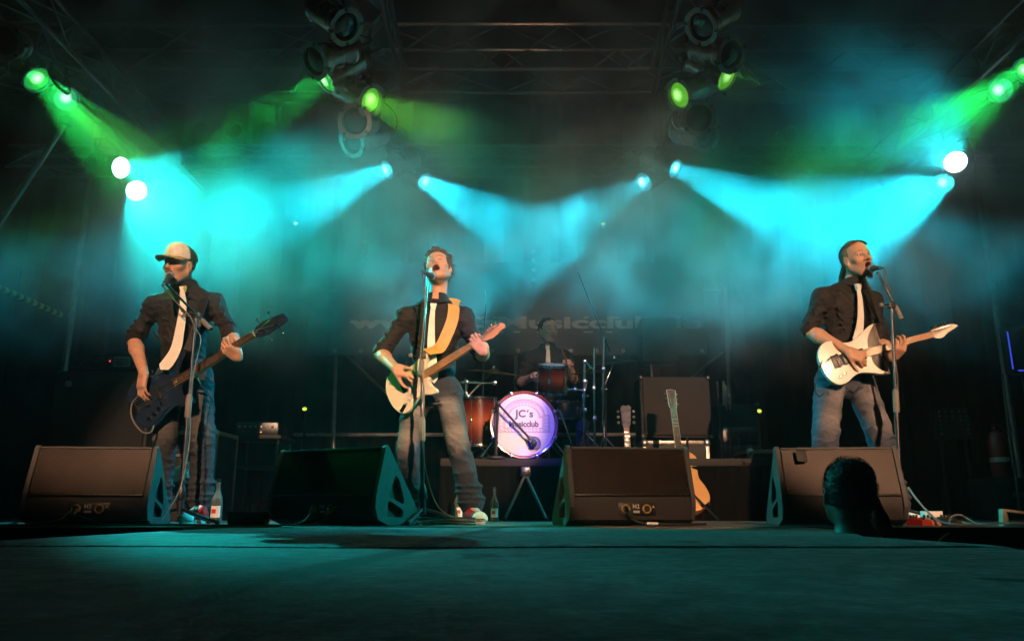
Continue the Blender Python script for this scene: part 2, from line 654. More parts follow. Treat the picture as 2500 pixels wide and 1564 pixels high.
# hanging pipes for the lamps (below the front-to-back trusses)
def hang_bar(label, x0, x1, y0, y1, z, ztop):
    root = thing('lamp_bar', label, 'pipe', (x0, y0, z), group='lamp bars hung under the trusses')
    d = Vector((x1 - x0, y1 - y0, 0))
    MB().tube([(0, 0, 0), d], 0.024, 10).build('pipe', 'steel_dark', root)
    for t in (0.06, 0.5, 0.94):
        p = d * t
        MB().tube([p, p + Vector((0, 0, ztop - z))], 0.012, 6).build('dropper', 'steel_dark', root)
        MB().cbox(p, (0.06, 0.06, 0.07), 0.006).build('clamp', 'black_paint', root)
    return root
ZB = 3.52
hang_bar('horizontal steel lamp bar below the left centre truss', XL + 0.02, XL - 0.02, 4.25, 7.25, ZB, 3.97)
hang_bar('horizontal steel lamp bar below the right centre truss', XR, XR + 0.06, 4.25, 7.25, ZB, 3.97)
hang_bar('horizontal steel lamp bar below the far left truss', -3.85, -3.85, 4.6, 7.5, 3.58, 3.8)
hang_bar('horizontal steel lamp bar below the far right truss', 4.3, 4.3, 4.6, 7.3, 3.6, 3.8)

# rear scaffold that carries the banner: uprights and diagonals
mat('scaffold', (0.30, 0.29, 0.28), 0.45, metal=0.8, var=0.25)
sc = thing('scaffold', 'grey scaffold of uprights and diagonals carrying the banner', 'scaffold', (0, 9.3, 0))
for (px, py0, py1) in ((817, 860, 1095), (1780, 840, 1090), (1260, 860, 1090)):
    a = at(px, py1, 9.3)
    b = at(px, py0, 9.3)
    MB().tube([(a.x, 0, 0), (b.x, 0, 2.75)], 0.024, 8).build('upright', 'scaffold', sc)
for (p, q) in (((845, 868), (945, 960)), ((1768, 855), (1690, 920))):
    a, b = at(p[0], p[1], 9.3), at(q[0], q[1], 9.3)
    d = (b - a)
    MB().tube([(a.x, 0.06, a.z), (b.x + d.x * .6, 0.06, b.z + d.z * .6)], 0.02, 8).build('diagonal', 'scaffold', sc)
MB().tube([(-2.4, 0.05, 2.72), (2.6, 0.05, 2.72)], 0.022, 8).build('rail', 'scaffold', sc)
MB().tube([(-2.6, 0.05, 0.95), (2.9, 0.05, 0.95)], 0.022, 8).build('rail', 'scaffold', sc)

# banner with the club's web address
mat('banner_vinyl', (0.075, 0.068, 0.066), 0.55, var=0.2, scale=3, bump=0.1, bscale=12)
mat('banner_ink', (0.72, 0.70, 0.69), 0.6, var=0.15, scale=6)
bn = thing('banner', 'grey web address banner stretched across the back behind the drummer', 'banner', (0, 9.18, 0))
p0, p1 = at(805, 866, 9.18), at(1726, 866, 9.18)
zt = at(1250, 640, 9.18).z
def sheet(x0, x1, z0, z1, y, amp):
    V, F = [], []
    nx, nz = 40, 8
    for s in (0, 1):
        for j in range(nz + 1):
            for i in range(nx + 1):
                x = x0 + (x1 - x0) * i / nx
                z = z0 + (z1 - z0) * j / nz
                V.append((x, y + amp * math.sin(x * 3.1 + 0.5) * math.sin(z * 2) + amp * .5 * math.sin(x * 7 + z) + s * 0.003, z))
    n1 = (nx + 1) * (nz + 1)
    for j in range(nz):
        for i in range(nx):
            a = j * (nx + 1) + i
            F.append((a, a + 1, a + nx + 2, a + nx + 1))
            F.append((n1 + a, n1 + a + nx + 1, n1 + a + nx + 2, n1 + a + 1))
    return MB().add(V, F)
sheet(p0.x, p1.x, p0.z, zt, 0, 0.006).build('cloth', 'banner_vinyl', bn)
for i in range(15):
    t = i / 14
    MB().lathe([(0.012, -.004), (0.022, -.004), (0.022, 0.002), (0.012, 0.002)], 10, frame((0, -1, 0)), (p0.x + 0.06 + (p1.x - p0.x - 0.12) * t, -0.012, p0.z + 0.05)).build('eyelet', 'alu', bn)
def slab_text(s, x0, x1, zc, hgt, parent, y=-0.022, slab=True, bold=0.010):
    """lettering with slab serifs: glyphs stretched to run from x0 to x1"""
    me = text_mesh(s, 1.0, 0.035, 0.0)
    co = np.array([v.co[:] for v in me.vertices])
    mn, mx = co.min(0), co.max(0)
    for v in me.vertices:
        v.co.x = x0 + (v.co.x - mn[0]) / (mx[0] - mn[0]) * (x1 - x0)
        v.co.y = (v.co.y - mn[1]) / (mx[1] - mn[1]) * hgt + zc - hgt / 2
    o = link('lettering', me, 'banner_ink', parent)
    o.rotation_euler = (math.pi / 2, 0, 0)
    o.location = (0, y, 0)
    return o
a, b = at(853, 795, 9.18), at(1712, 795, 9.18)
tx = slab_text('www.JCsMusicclub.de', a.x, b.x, at(1250, 792, 9.18).z, at(0, 775, 9.18).z - at(0, 815, 9.18).z, bn)
# slab feet that give the heavy serif look of the print
zb = at(1250, 811, 9.18).z
zx = at(1250, 788, 9.18).z
ztp = at(1250, 776, 9.18).z
for px, w_, zz in ((866, 26, zx), (885, 20, zx), (905, 26, zx), (925, 20, zx), (942, 20, zx), (962, 26, zx), (1172, 26, zb), (1216, 28, zb), (1178, 20, ztp), (1213, 20, ztp),
                   (1262, 18, zb), (1240, 18, zx), (1322, 24, zb), (1318, 14, zx), (1435, 24, zb), (1431, 14, ztp), (1486, 18, zb), (1462, 16, zx), (1480, 14, zx), (1505, 16, ztp)):
    q = at(px, 800, 9.18)
    MB().box((q.x, -0.0235, zz), (w_ * 0.0046, 0.002, 0.020)).build('serif', 'banner_ink', bn)
# faint sponsor line above
a, b = at(1118, 690, 9.18), at(1470, 690, 9.18)
mat('banner_ink_dim', (0.12, 0.115, 0.115), 0.6, var=0.15, scale=6)
o = slab_text('LIVE MUSIK', a.x, b.x, at(1250, 690, 9.18).z, 0.14, bn)
bpy.data.objects.remove(o)

# ================================================================== PAR lamps
def lens_material(name, col, strength, core):
    """glowing lamp glass: hot filament spot in a coloured reflector"""
    m = bpy.data.materials.new(name)
    m.use_nodes = True
    nt = m.node_tree
    for n in list(nt.nodes):
        nt.nodes.remove(n)
    out = nt.nodes.new('ShaderNodeOutputMaterial')
    em = nt.nodes.new('ShaderNodeEmission')
    tc = nt.nodes.new('ShaderNodeTexCoord')
    ln = nt.nodes.new('ShaderNodeVectorMath'); ln.operation = 'LENGTH'
    mp = nt.nodes.new('ShaderNodeMapping')
    mp.inputs['Location'].default_value = (0.012, -0.01, 0)
    mp.inputs['Scale'].default_value = (1.0, 1.0, 0.0)
    nt.links.new(tc.outputs['Object'], mp.inputs[0])
    nt.links.new(mp.outputs[0], ln.inputs[0])
    cr = nt.nodes.new('ShaderNodeValToRGB')
    cr.color_ramp.elements[0].position = 0.010 * 5
    cr.color_ramp.elements[0].color = (*core, 1)
    cr.color_ramp.elements[1].position = 0.058 * 5
    cr.color_ramp.elements[1].color = (*col, 1)
    ms = nt.nodes.new('ShaderNodeMath'); ms.operation = 'MULTIPLY'; ms.inputs[1].default_value = 5
    nt.links.new(ln.outputs['Value'], ms.inputs[0])
    nt.links.new(ms.outputs[0], cr.inputs[0])
    nt.links.new(cr.outputs[0], em.inputs[0])
    em.inputs[1].default_value = strength
    tr = nt.nodes.new('ShaderNodeBsdfTransparent')     # clear glass: the beam passes
    ad = nt.nodes.new('ShaderNodeAddShader')
    nt.links.new(em.outputs[0], ad.inputs[0])
    nt.links.new(tr.outputs[0], ad.inputs[1])
    nt.links.new(ad.outputs[0], out.inputs[0])
    MATS[name] = m
lens_material('lens_cyan', (0.02, 0.38, 0.52), 1.0, (1.8, 2.2, 2.2))
lens_material('lens_hot', (0.7, 1.0, 1.0), 12.0, (1.2, 1.2, 1.2))
lens_material('lens_green', (0.015, 0.42, 0.05), 1.0, (0.9, 2.2, 0.9))
lens_material('lens_lime', (0.09, 0.42, 0.02), 1.0, (0.7, 1.6, 0.4))
lens_material('lens_mint', (0.03, 0.42, 0.22), 0.9, (1.4, 2.4, 1.9))
mat('lens_off', (0.02, 0.025, 0.03), 0.12, var=0.1, coat=0.6)
mat('reflector', (0.55, 0.56, 0.58), 0.25, metal=1.0, var=0.1)

def par_meshes():
    P = {}
    L = 0.34
    P['can'] = MB().lathe([(0.098, 0.0), (0.108, 0.0), (0.108, -0.012), (0.102, -0.016), (0.102, -0.09), (0.105, -0.093), (0.105, -0.105), (0.102, -0.108), (0.102, -0.20), (0.105, -0.203), (0.105, -0.215), (0.102, -0.218), (0.102, -L), (0.097, -L), (0.097, -0.018)], 28).mesh('can')
    P['rear_cap'] = MB().lathe([(0.102, -L + 0.001), (0.108, -L - 0.004), (0.106, -L - 0.02), (0.085, -L - 0.05), (0.052, -L - 0.075), (0.04, -L - 0.09), (0.04, -L - 0.13), (0.0005, -L - 0.135)], 24).mesh('rear_cap')
    P['lens'] = MB().lathe([(0.0965, -0.022), (0.085, -0.012), (0.06, -0.004), (0.03, 0.0), (0.0004, 0.001)], 24).mesh('lens')
    P['bowl'] = MB().lathe([(0.0968, -0.026), (0.08, -0.06), (0.05, -0.10), (0.0005, -0.12)], 24).mesh('reflector')
    # octagonal gel frame with a hole
    V, F = [], []
    n = 32
    for z in (0.004, 0.0075):
        for k in range(n):
            an = 2 * math.pi * k / n
            rr = 0.100
            V.append((rr * math.cos(an), rr * math.sin(an), z))
        for k in range(n):
            an = 2 * math.pi * k / n
            ao = (an + math.pi / 8) % (math.pi / 4) - math.pi / 8
            rr = 0.131 / math.cos(ao)
            rr = min(rr, 0.138)
            V.append((rr * math.cos(an), rr * math.sin(an), z))
    for k in range(n):
        k2 = (k + 1) % n
        F += [(k, k2, n + k2, n + k), (2 * n + k, 3 * n + k, 3 * n + k2, 2 * n + k2), (k, 2 * n + k, 2 * n + k2, k2), (n + k, n + k2, 3 * n + k2, 3 * n + k)]
    P['gel_frame'] = MB().add(V, F).mesh('gel_frame')
    P['frame_clip'] = MB().box((0.122, 0, 0.001), (0.028, 0.02, 0.02)).mesh('frame_clip')
    return P
PARM = par_meshes()

def par(label, pos, aim, lens=None, light=None, hang_z=None, body='par_chrome', framed=True, tilt_frame=None, bar_x=None, spread=24, group='PAR lamps hung from the bars', yoke=True, size=1.0):
    """pos: centre of the front rim, aim: direction of the beam"""
    pos = Vector(pos)
    aim = Vector(aim).normalized()
    M = frame(aim, (0, 0, 1))
    mid = pos - aim * 0.19 * size
    root = thing('par_lamp', label, 'stage lamp', pos, M, group)
    root.scale = (size, size, size)
    link('can', PARM['can'], None, root)
    if not PARM['can'].materials:
        PARM['can'].materials.append(MATS['par_chrome'])
    link('rear_cap', PARM['rear_cap'], 'par_chrome', root)
    le = bpy.data.objects.new('lens', PARM['lens'])
    COL.objects.link(le); le.parent = root
    if not PARM['lens'].materials:
        PARM['lens'].materials.append(MATS['lens_off'])
    le.material_slots[0].link = 'OBJECT'
    le.material_slots[0].material = MATS[lens or 'lens_off']
    if framed:
        gf = link('gel_frame', PARM['gel_frame'], 'gel_frame', root)
        if tilt_frame:
            gf.rotation_euler = tilt_frame[0]
            gf.location = tilt_frame[1]
        for kq in range(4):
            link('frame_clip', PARM['frame_clip'], 'par_black', root).rotation_euler = (0, 0, math.pi / 4 + kq * math.pi / 2)
    if yoke:
        # yoke arms hinge at the middle of the can and meet at the clamp above
        Mi = M.transposed()
        top_w = mid + Vector((0, 0, 0.24))
        if hang_z is not None:
            top_w.z = hang_z - 0.05
            if bar_x is not None:
                top_w.x = bar_x
        toL = lambda p: (Mi @ (p - pos)) / size
        tp = toL(top_w)
        mloc = Vector((0, 0, -0.19))
        side = Vector((1, 0, 0))
        for s in (-1, 1):
            a = mloc + side * (s * 0.112)
            upv = (tp - mloc)
            b = mloc + side * (s * 0.125) + upv * 0.7
            c = mloc + upv * 0.85
            MB().ribbon([a, a + upv * 0.3 + side * s * 0.012, b, c, mloc + upv * 0.9], (tp - mloc).cross(side), 0.028, 0.005).build('yoke_arm', 'par_black', root)
        MB().tube([mloc + upv * 0.8, tp], 0.012, 8).build('clamp_bolt', 'steel_dark', root)
        MB().sphere(tp, 0.036, 8).build('clamp', 'steel_dark', root)
        # power lead from the rear cap up to the bar
        r0 = Vector((0, 0, -0.47))
        MB().tube(spline([r0, r0 + Vector((0, 0, -0.06)), (r0 + tp) * 0.5 + Vector((0.05, -0.05, -0.1)), tp], 6), 0.005, 5).build('lead', 'black_rubber', root)
    if light:
        color, power = light[0], light[1]
        ld = bpy.data.lights.new('beam', 'SPOT')
        ld.shadow_soft_size = 0.012 * size
        ld.spot_size = R(spread)
        ld.spot_blend = 0.55
        ld.energy = power
        ld.color = color
        lo = bpy.data.objects.new('beam', ld)
        COL.objects.link(lo)
        lo.parent = root
        lo.location = (0, 0, -0.325)
        lo.rotation_euler = (math.pi, 0, 0)
    return root
PW = 1.5
def A(px, py, Y):
    return at(px, py, Y)
# --- left centre cluster
par('chrome stage lamp at top left of centre, aimed right, unlit with frame', A(845, 66, 4.75), (0.62, -0.30, -0.62), hang_z=ZB, bar_x=XL)
par('unlit stage lamp with dark octagon frame, above the green one left of centre', A(767, 150, 4.95), (-0.55, -0.55, -0.62), hang_z=ZB, bar_x=XL)
par('lit green stage lamp left of centre, aimed down left', A(793, 198, 5.3), (-0.62, -0.27, -0.66), 'lens_green', (GREEN, 750 * PW), hang_z=ZB, bar_x=XL, tilt_frame=((R(-62), 0, 0), (0, 0.118, 0.12)))
par('lit green stage lamp left of centre, aimed down right', A(906, 247, 5.35), (0.72, -0.34, -0.52), 'lens_lime', (LIME, 130 * PW), hang_z=ZB, bar_x=XL)
par('unlit stage lamp with brown frame facing the hall, left of centre', A(866, 296, 5.4), (-0.12, -0.95, -0.50), hang_z=ZB, bar_x=XL)
par('lowest unlit stage lamp of the left centre cluster, aimed left', A(860, 345, 5.75), (-0.52, -0.62, -0.50), hang_z=ZB, bar_x=XL)
par('lit cyan stage lamp left of centre, beam falling left', A(943, 416, 6.85), (-0.68, -0.45, -0.58), 'lens_cyan', (CYAN, 1700 * PW), hang_z=ZB, bar_x=XL, framed=False)
par('lit cyan stage lamp left of centre, beam falling right', A(1040, 446, 7.15), (0.70, -0.45, -0.58), 'lens_cyan', (CYAN, 1100 * PW), hang_z=ZB, bar_x=XL, framed=False)
# --- right centre cluster
par('chrome stage lamp at top right of centre, aimed left, unlit with frame', A(1712, 66, 4.8), (-0.62, -0.30, -0.62), hang_z=ZB, bar_x=XR)
par('unlit stage lamp with brown octagon frame, above the green one right of centre', A(1785, 134, 4.95), (0.45, -0.66, -0.55), hang_z=ZB, bar_x=XR)
par('lit green stage lamp right of centre, aimed down right', A(1776, 192, 5.3), (0.55, -0.42, -0.62), 'lens_lime', (LIME, 60 * PW), hang_z=ZB, bar_x=XR, tilt_frame=((R(-62), 0, 0), (0, 0.118, 0.12)))
par('lit green stage lamp right of centre, aimed down left', A(1657, 234, 5.3), (-0.72, -0.32, -0.50), 'lens_lime', (LIME, 150 * PW), hang_z=ZB, bar_x=XR)
par('unlit stage lamp with pale octagon frame facing the hall, right of centre', A(1706, 288, 5.35), (0.10, -0.95, -0.50), hang_z=ZB, bar_x=XR)
par('lowest unlit stage lamp of the right centre cluster, aimed right', A(1724, 332, 5.7), (0.42, -0.70, -0.50), hang_z=ZB, bar_x=XR)
par('lit cyan stage lamp right of centre, beam falling left', A(1570, 446, 7.15), (-0.70, -0.45, -0.58), 'lens_cyan', (CYAN, 1300 * PW), hang_z=ZB, bar_x=XR, framed=False)
par('lit cyan stage lamp right of centre, beam falling right', A(1650, 413, 6.85), (0.70, -0.45, -0.58), 'lens_cyan', (CYAN, 1500 * PW), hang_z=ZB, bar_x=XR, framed=False)
# --- far left
par('unlit stage lamp with brown frame cut by the left picture edge', A(6, 100, 4.9), (0.30, -0.85, -0.45), hang_z=3.58, bar_x=-3.85)
par('brightest green stage lamp at the far left, its dark frame flipped up', A(92, 196, 5.35), (0.65, -0.08, -0.60), 'lens_green', (GREEN, 330 * PW), hang_z=3.58, bar_x=-3.85, tilt_frame=((R(-62), 0, 0), (0, 0.118, 0.12)))
par('second green stage lamp from the far left, with a yellowish beam', A(163, 243, 5.85), (0.74, -0.30, -0.52), 'lens_mint', (LIME, 100 * PW), hang_z=3.58, bar_x=-3.85, framed=False)
par('glaring white cyan lamp at the left, higher of two', A(297, 410, 6.7), (0.80, -0.34, -0.26), 'lens_hot', (AQUA, 950 * PW), hang_z=3.58, bar_x=-3.85, framed=False, spread=28)
par('glaring white cyan lamp at the left, lower of two', A(334, 466, 7.15), (0.64, -0.62, -0.52), 'lens_hot', (AQUA, 1900 * PW), hang_z=3.58, bar_x=-3.85, framed=False, spread=34)
# --- far right
par('green stage lamp cut by the right picture edge', A(2506, 172, 5.55), (-0.70, -0.16, -0.54), 'lens_green', (GREEN, 480 * PW), hang_z=3.6, bar_x=4.3, framed=False)
par('mint green stage lamp at the far right', A(2441, 221, 5.9), (-0.70, -0.30, -0.46), 'lens_mint', (GREEN, 480 * PW), hang_z=3.6, bar_x=4.3, framed=False)
par('white cyan lamp at the far right, higher of two', A(2332, 395, 6.65), (-0.62, -0.74, -0.18), 'lens_hot', (CYAN, 500 * PW), hang_z=3.6, bar_x=4.3, framed=False)
par('mint and white lamp at the far right, lower of two', A(2304, 447, 6.95), (-0.80, -0.38, -0.43), 'lens_mint', (CYAN, 2000 * PW), hang_z=3.6, bar_x=4.3, framed=False, spread=32)
# --- dim lamps standing on the rear truss
for k, (px, py, ax) in enumerate(((1830, 330, 0.2), (1930, 328, 0.05), (2020, 330, -0.1), (2110, 332, -0.25), (490, 322, 0.3), (570, 316, 0.2), (655, 318, 0.1))):
    lab = ['first', 'second', 'third', 'fourth'][k] + ' dim unlit lamp from the left on the rear truss at right' if k < 4 else ['first', 'second', 'third'][k - 4] + ' dim unlit lamp from the left on the rear truss at left'
    par(lab, A(px, py, 8.75), (ax, -0.9, -0.3), hang_z=4.5, body='par_chrome', framed=False, group='unlit lamps on the rear truss')
# round LED spotlights behind the clusters (honeycomb of small lenses)
for (px, lab) in ((972, 'round honeycomb LED lamp behind the left centre cluster'), (1619, 'round honeycomb LED lamp behind the right centre cluster')):
    q = A(px, 330, 7.3)
    r = thing('led_lamp', lab, 'stage lamp', q, frame((0, -0.95, -0.3)), 'round LED lamps')
    MB().lathe([(0.09, 0.0), (0.095, -0.005), (0.095, -0.12), (0.07, -0.15), (0.0005, -0.15)], 20).build('housing', 'par_black', r)
    mb = MB()
    for i in range(-3, 4):
        for j in range(-3, 4):
            x, y = (i + 0.5 * (j % 2)) * 0.026, j * 0.0225
            if math.hypot(x, y) < 0.085:
                mb.lathe([(0.0105, -0.002), (0.0105, 0.004), (0.007, 0.007), (0.0004, 0.008)], 6, o=(x, y, 0))
    mb.build('lens_cluster', 'gel_frame', r)['kind'] = 'stuff'
    MB().lathe([(0.0, -0.004), (0.09, -0.003)], 20).build('face_plate', 'par_black', r)
    MB().tube([(0, 0.02, -0.08), (0, 0.34, 0.02)], 0.01, 6).build('yoke', 'par_black', r)
# tiny tell-tale lamps
mat('tell_lime', (0.2, 0.3, 0.02), 0.3, emit=(0.55, 0.75, 0.05), estr=1.6, var=0)
for (px, py, Y, lab) in ((722, 546, 9.0, 'tiny yellow green pilot lamp hanging left of the singer'), (1472, 547, 9.0, 'tiny yellow green pilot lamp hanging right of the singer'), (744, 998, 8.6, 'small lime green pilot lamp low behind the second wedge'), (1853, 1003, 8.6, 'small lime green pilot lamp low behind the road cases')):
    q = A(px, py, Y)
    r = thing('pilot_lamp', lab, 'lamp', q, frame((0, -1, 0)), 'pilot lamps')
    MB().sphere((0, 0, 0.01), (0.026, 0.02, 0.012), 10).build('glass', 'tell_lime', r)
    MB().lathe([(0.034, 0.008), (0.038, 0.0), (0.036, -0.06), (0.0005, -0.065)], 12).build('housing', 'par_black', r)
    if py > 900:
        MB().tube([(0, 0, -0.04), (0, -q.z, -0.04)], 0.01, 6).build('stand', 'black_cloth', r)
    else:
        MB().tube([(0, 0, -0.04), (0, 4.16 - q.z, -0.04)], 0.004, 6).build('cable', 'black_rubber', r)

mat('tag_lime', (0.35, 0.5, 0.05), 0.5, var=0.1)
mat('stick_wood', (0.45, 0.28, 0.12), 0.5, var=0.15)

# ================================================================== signed-distance sculpting (for people, hair, cloth)
def smin(a, b, k):
    if k <= 0:
        return np.minimum(a, b)
    h = np.maximum(k - np.abs(a - b), 0) / k
    return np.minimum(a, b) - h * h * k * 0.25

class Sculpt:
    def __init__(self, lo, hi, res):
        self.res = res
        self.lo = np.array(lo, dtype=np.float32) - res * 3
        n = np.ceil((np.array(hi) - np.array(lo)) / res).astype(int) + 7
        self.n = n
        self.ax = [self.lo[i] + np.arange(n[i], dtype=np.float32) * res for i in range(3)]
        self.F = np.full(n, 1.0, dtype=np.float32)
        self.marks = []
    def _sub(self, lo, hi):
        sl = []
        for i in range(3):
            a = max(0, int((lo[i] - self.lo[i]) / self.res) - 1)
            b = min(self.n[i], int((hi[i] - self.lo[i]) / self.res) + 3)
            if b <= a:
                return None
            sl.append(slice(a, b))
        g = [self.ax[0][sl[0]][:, None, None], self.ax[1][sl[1]][None, :, None], self.ax[2][sl[2]][None, None, :]]
        return tuple(sl), g
    def cone(self, a, b, ra, rb, k=0.02, sub=False, flat=None):
        """round cone between two points; flat=(dir, factor) squeezes it along dir"""
        a, b = np.array(a, dtype=np.float32), np.array(b, dtype=np.float32)
        m = max(ra, rb) * 1.3 + k + 0.03
        s = self._sub(np.minimum(a, b) - m, np.maximum(a, b) + m)
        if s is None:
            return self
        sl, (X, Y, Z) = s
        ba = b - a
        L2 = float(ba @ ba) + 1e-9
        px, py, pz = X - a[0], Y - a[1], Z - a[2]
        t = np.clip((px * ba[0] + py * ba[1] + pz * ba[2]) / L2, 0, 1)
        qx, qy, qz = px - t * ba[0], py - t * ba[1], pz - t * ba[2]
        if flat is not None:
            d = np.array(flat[0], dtype=np.float32)
            d /= np.linalg.norm(d)
            w = qx * d[0] + qy * d[1] + qz * d[2]
            f = 1.0 / flat[1] - 1.0
            qx, qy, qz = qx + d[0] * w * f, qy + d[1] * w * f, qz + d[2] * w * f
        D = np.sqrt(qx * qx + qy * qy + qz * qz) - (ra + (rb - ra) * t)
        self._put(sl, D, k, sub)
        return self
    def ell(self, c, r, M=None, k=0.02, sub=False):
        c = np.array(c, dtype=np.float32)
        rm = max(r) + k + 0.03
        s = self._sub(c - rm, c + rm)
        if s is None:
            return self
        sl, (X, Y, Z) = s
        px, py, pz = X - c[0], Y - c[1], Z - c[2]
        if M is not None:
            A_ = np.array(M, dtype=np.float32)   # columns = local axes
            lx = px * A_[0, 0] + py * A_[1, 0] + pz * A_[2, 0]
            ly = px * A_[0, 1] + py * A_[1, 1] + pz * A_[2, 1]
            lz = px * A_[0, 2] + py * A_[1, 2] + pz * A_[2, 2]
        else:
            lx, ly, lz = px, py, pz
        q = np.sqrt((lx / r[0]) ** 2 + (ly / r[1]) ** 2 + (lz / r[2]) ** 2)
        g = np.sqrt((lx / r[0] ** 2) ** 2 + (ly / r[1] ** 2) ** 2 + (lz / r[2] ** 2) ** 2) + 1e-6
        D = q * (q - 1.0) / g
        D = np.where(q < 0.2, -min(r) * (1 - q), D)
        self._put(sl, D.astype(np.float32), k, sub)
        return self
    def box(self, c, h, M, r=0.005, k=0.01, sub=False):
        c = np.array(c, dtype=np.float32)
        rm = float(np.linalg.norm(h)) + k + 0.02
        s = self._sub(c - rm, c + rm)
        if s is None:
            return self
        sl, (X, Y, Z) = s
        px, py, pz = X - c[0], Y - c[1], Z - c[2]
        A_ = np.array(M, dtype=np.float32)
        l = [np.abs(px * A_[0, i] + py * A_[1, i] + pz * A_[2, i]) - (h[i] - r) for i in range(3)]
        D = np.sqrt(sum(np.maximum(q, 0) ** 2 for q in l)) + np.minimum(np.maximum(np.maximum(l[0], l[1]), l[2]), 0) - r
        self._put(sl, D.astype(np.float32), k, sub)
        return self
    def _put(self, sl, D, k, sub):
        if sub:
            self.F[sl] = -smin(-self.F[sl], D, k)
        else:
            self.F[sl] = smin(self.F[sl], D, k)
    def cut(self, p, n):
        """keep only the side the normal points away from"""
        n = np.array(n, dtype=np.float32)
        n /= np.linalg.norm(n)
        D = (self.ax[0] - p[0])[:, None, None] * n[0] + (self.ax[1] - p[1])[None, :, None] * n[1] + (self.ax[2] - p[2])[None, None, :] * n[2]
        self.F = np.maximum(self.F, D)
        return self
    def folds(self, amp, freq, seed=0, squash=(1, 1, 1), ridged=True, where=None):
        """cloth folds: warped ridged waves added to the field"""
        rnd = np.random.RandomState(seed)
        X, Y, Z = self.ax[0][:, None, None], self.ax[1][None, :, None], self.ax[2][None, None, :]
        w = np.zeros_like(self.F)
        near = np.abs(self.F) < 0.06
        idx = np.nonzero(near)
        x, y, z = self.ax[0][idx[0]] * squash[0], self.ax[1][idx[1]] * squash[1], self.ax[2][idx[2]] * squash[2]
        tot = np.zeros_like(x)
        for o in range(4):
            d = rnd.normal(size=3); d /= np.linalg.norm(d)
            d2 = rnd.normal(size=3); d2 /= np.linalg.norm(d2)
            f = freq * (1.0 + 0.55 * o)
            warp = 1.3 * np.sin((x * d2[0] + y * d2[1] + z * d2[2]) * f * 0.6 + rnd.uniform(0, 6)) + 0.8 * np.sin((x * d2[1] + y * d2[2] + z * d2[0]) * f * 1.1 + rnd.uniform(0, 6))
            s = np.sin((x * d[0] + y * d[1] + z * d[2]) * f + warp + rnd.uniform(0, 6))
            s = (1 - np.abs(s)) ** 2 - 0.4 if ridged else s
            tot += s / (1 + 0.6 * o)
        if where is not None:
            tot = tot * where(self.ax[0][idx[0]], self.ax[1][idx[1]], self.ax[2][idx[2]])
        self.F[idx] -= (amp * tot).astype(np.float32)
        return self
    def ridge(self, pts, r, h, k=0.01, sub=False):
        """one drawn crease along a polyline"""
        for a, b in zip(pts, pts[1:]):
            self.cone(a, b, r, r, k, sub)
        return self
    def arrays(self):
        F = self.F
        res = self.res
        S = F < 0
        nx, ny, nz = F.shape
        c = np.zeros((nx - 1, ny - 1, nz - 1), dtype=np.int8)
        for i in (0, 1):
            for j in (0, 1):
                for k in (0, 1):
                    c += S[i:nx - 1 + i, j:ny - 1 + j, k:nz - 1 + k]
        act = (c > 0) & (c < 8)
        ii = np.nonzero(act)
        m = len(ii[0])
        ids = np.full(act.shape, -1, dtype=np.int32)
        ids[ii] = np.arange(m)
        acc = np.zeros((m, 3))
        cnt = np.zeros(m)
        corners = [(i, j, k) for i in (0, 1) for j in (0, 1) for k in (0, 1)]
        vals = {q: F[ii[0] + q[0], ii[1] + q[1], ii[2] + q[2]] for q in corners}
        for q in corners:
            for a in range(3):
                if q[a] == 0:
                    q2 = list(q); q2[a] = 1; q2 = tuple(q2)
                    v0, v1 = vals[q], vals[q2]
                    cr = (v0 < 0) != (v1 < 0)
                    t = np.where(cr, v0 / np.where(cr, v0 - v1, 1), 0)
                    p = np.zeros((m, 3))
                    for b in range(3):
                        p[:, b] = q[b]
                    p[:, a] = t
                    acc[cr] += p[cr]
                    cnt[cr] += 1
        V = acc / cnt[:, None] + np.stack(ii, 1)
        V = V * res + self.lo
        faces = []
        for a in range(3):
            b, d = (a + 1) % 3, (a + 2) % 3
            s0 = [slice(None)] * 3; s1 = [slice(None)] * 3
            s0[a] = slice(0, F.shape[a] - 1); s1[a] = slice(1, F.shape[a])
            for ax in (b, d):
                s0[ax] = slice(1, F.shape[ax] - 1); s1[ax] = slice(1, F.shape[ax] - 1)
            A0, A1 = S[tuple(s0)], S[tuple(s1)]
            for flip in (False, True):
                e = (A0 & ~A1) if not flip else (~A0 & A1)
                w = list(np.nonzero(e))
                w[b] = w[b] + 1
                w[d] = w[d] + 1
                def cell(db, dd):
                    q = [w[0].copy(), w[1].copy(), w[2].copy()]
                    q[b] = q[b] + db
                    q[d] = q[d] + dd
                    return ids[q[0], q[1], q[2]]
                q4 = [cell(-1, -1), cell(0, -1), cell(0, 0), cell(-1, 0)]
                if flip:
                    q4 = q4[::-1]
                faces.append(np.stack(q4, 1))
        Fc = np.concatenate(faces)
        Fc = Fc[(Fc >= 0).all(1)]
        return V.astype(np.float32), Fc
    def build(self, name, m, parent=None, relax=1, tint=None, origin=None):
        V, Fc = self.arrays()
        for _ in range(relax):       # light smoothing of the net
            s = np.zeros_like(V); n = np.zeros(len(V))
            for i in range(4):
                for j in (1, 3):
                    np.add.at(s, Fc[:, i], V[Fc[:, (i + j) % 4]])
                    np.add.at(n, Fc[:, i], 1)
            V = V * 0.45 + 0.55 * s / np.maximum(n, 1)[:, None]
        if origin is not None:
            V0 = V.copy()
            V = V - np.array(origin, dtype=np.float32)
        else:
            V0 = V
        me = bpy.data.meshes.new(name)
        me.vertices.add(len(V))
        me.vertices.foreach_set('co', V.astype(np.float32).ravel())
        me.loops.add(len(Fc) * 4)
        me.loops.foreach_set('vertex_index', Fc.astype(np.int32).ravel())
        me.polygons.add(len(Fc))
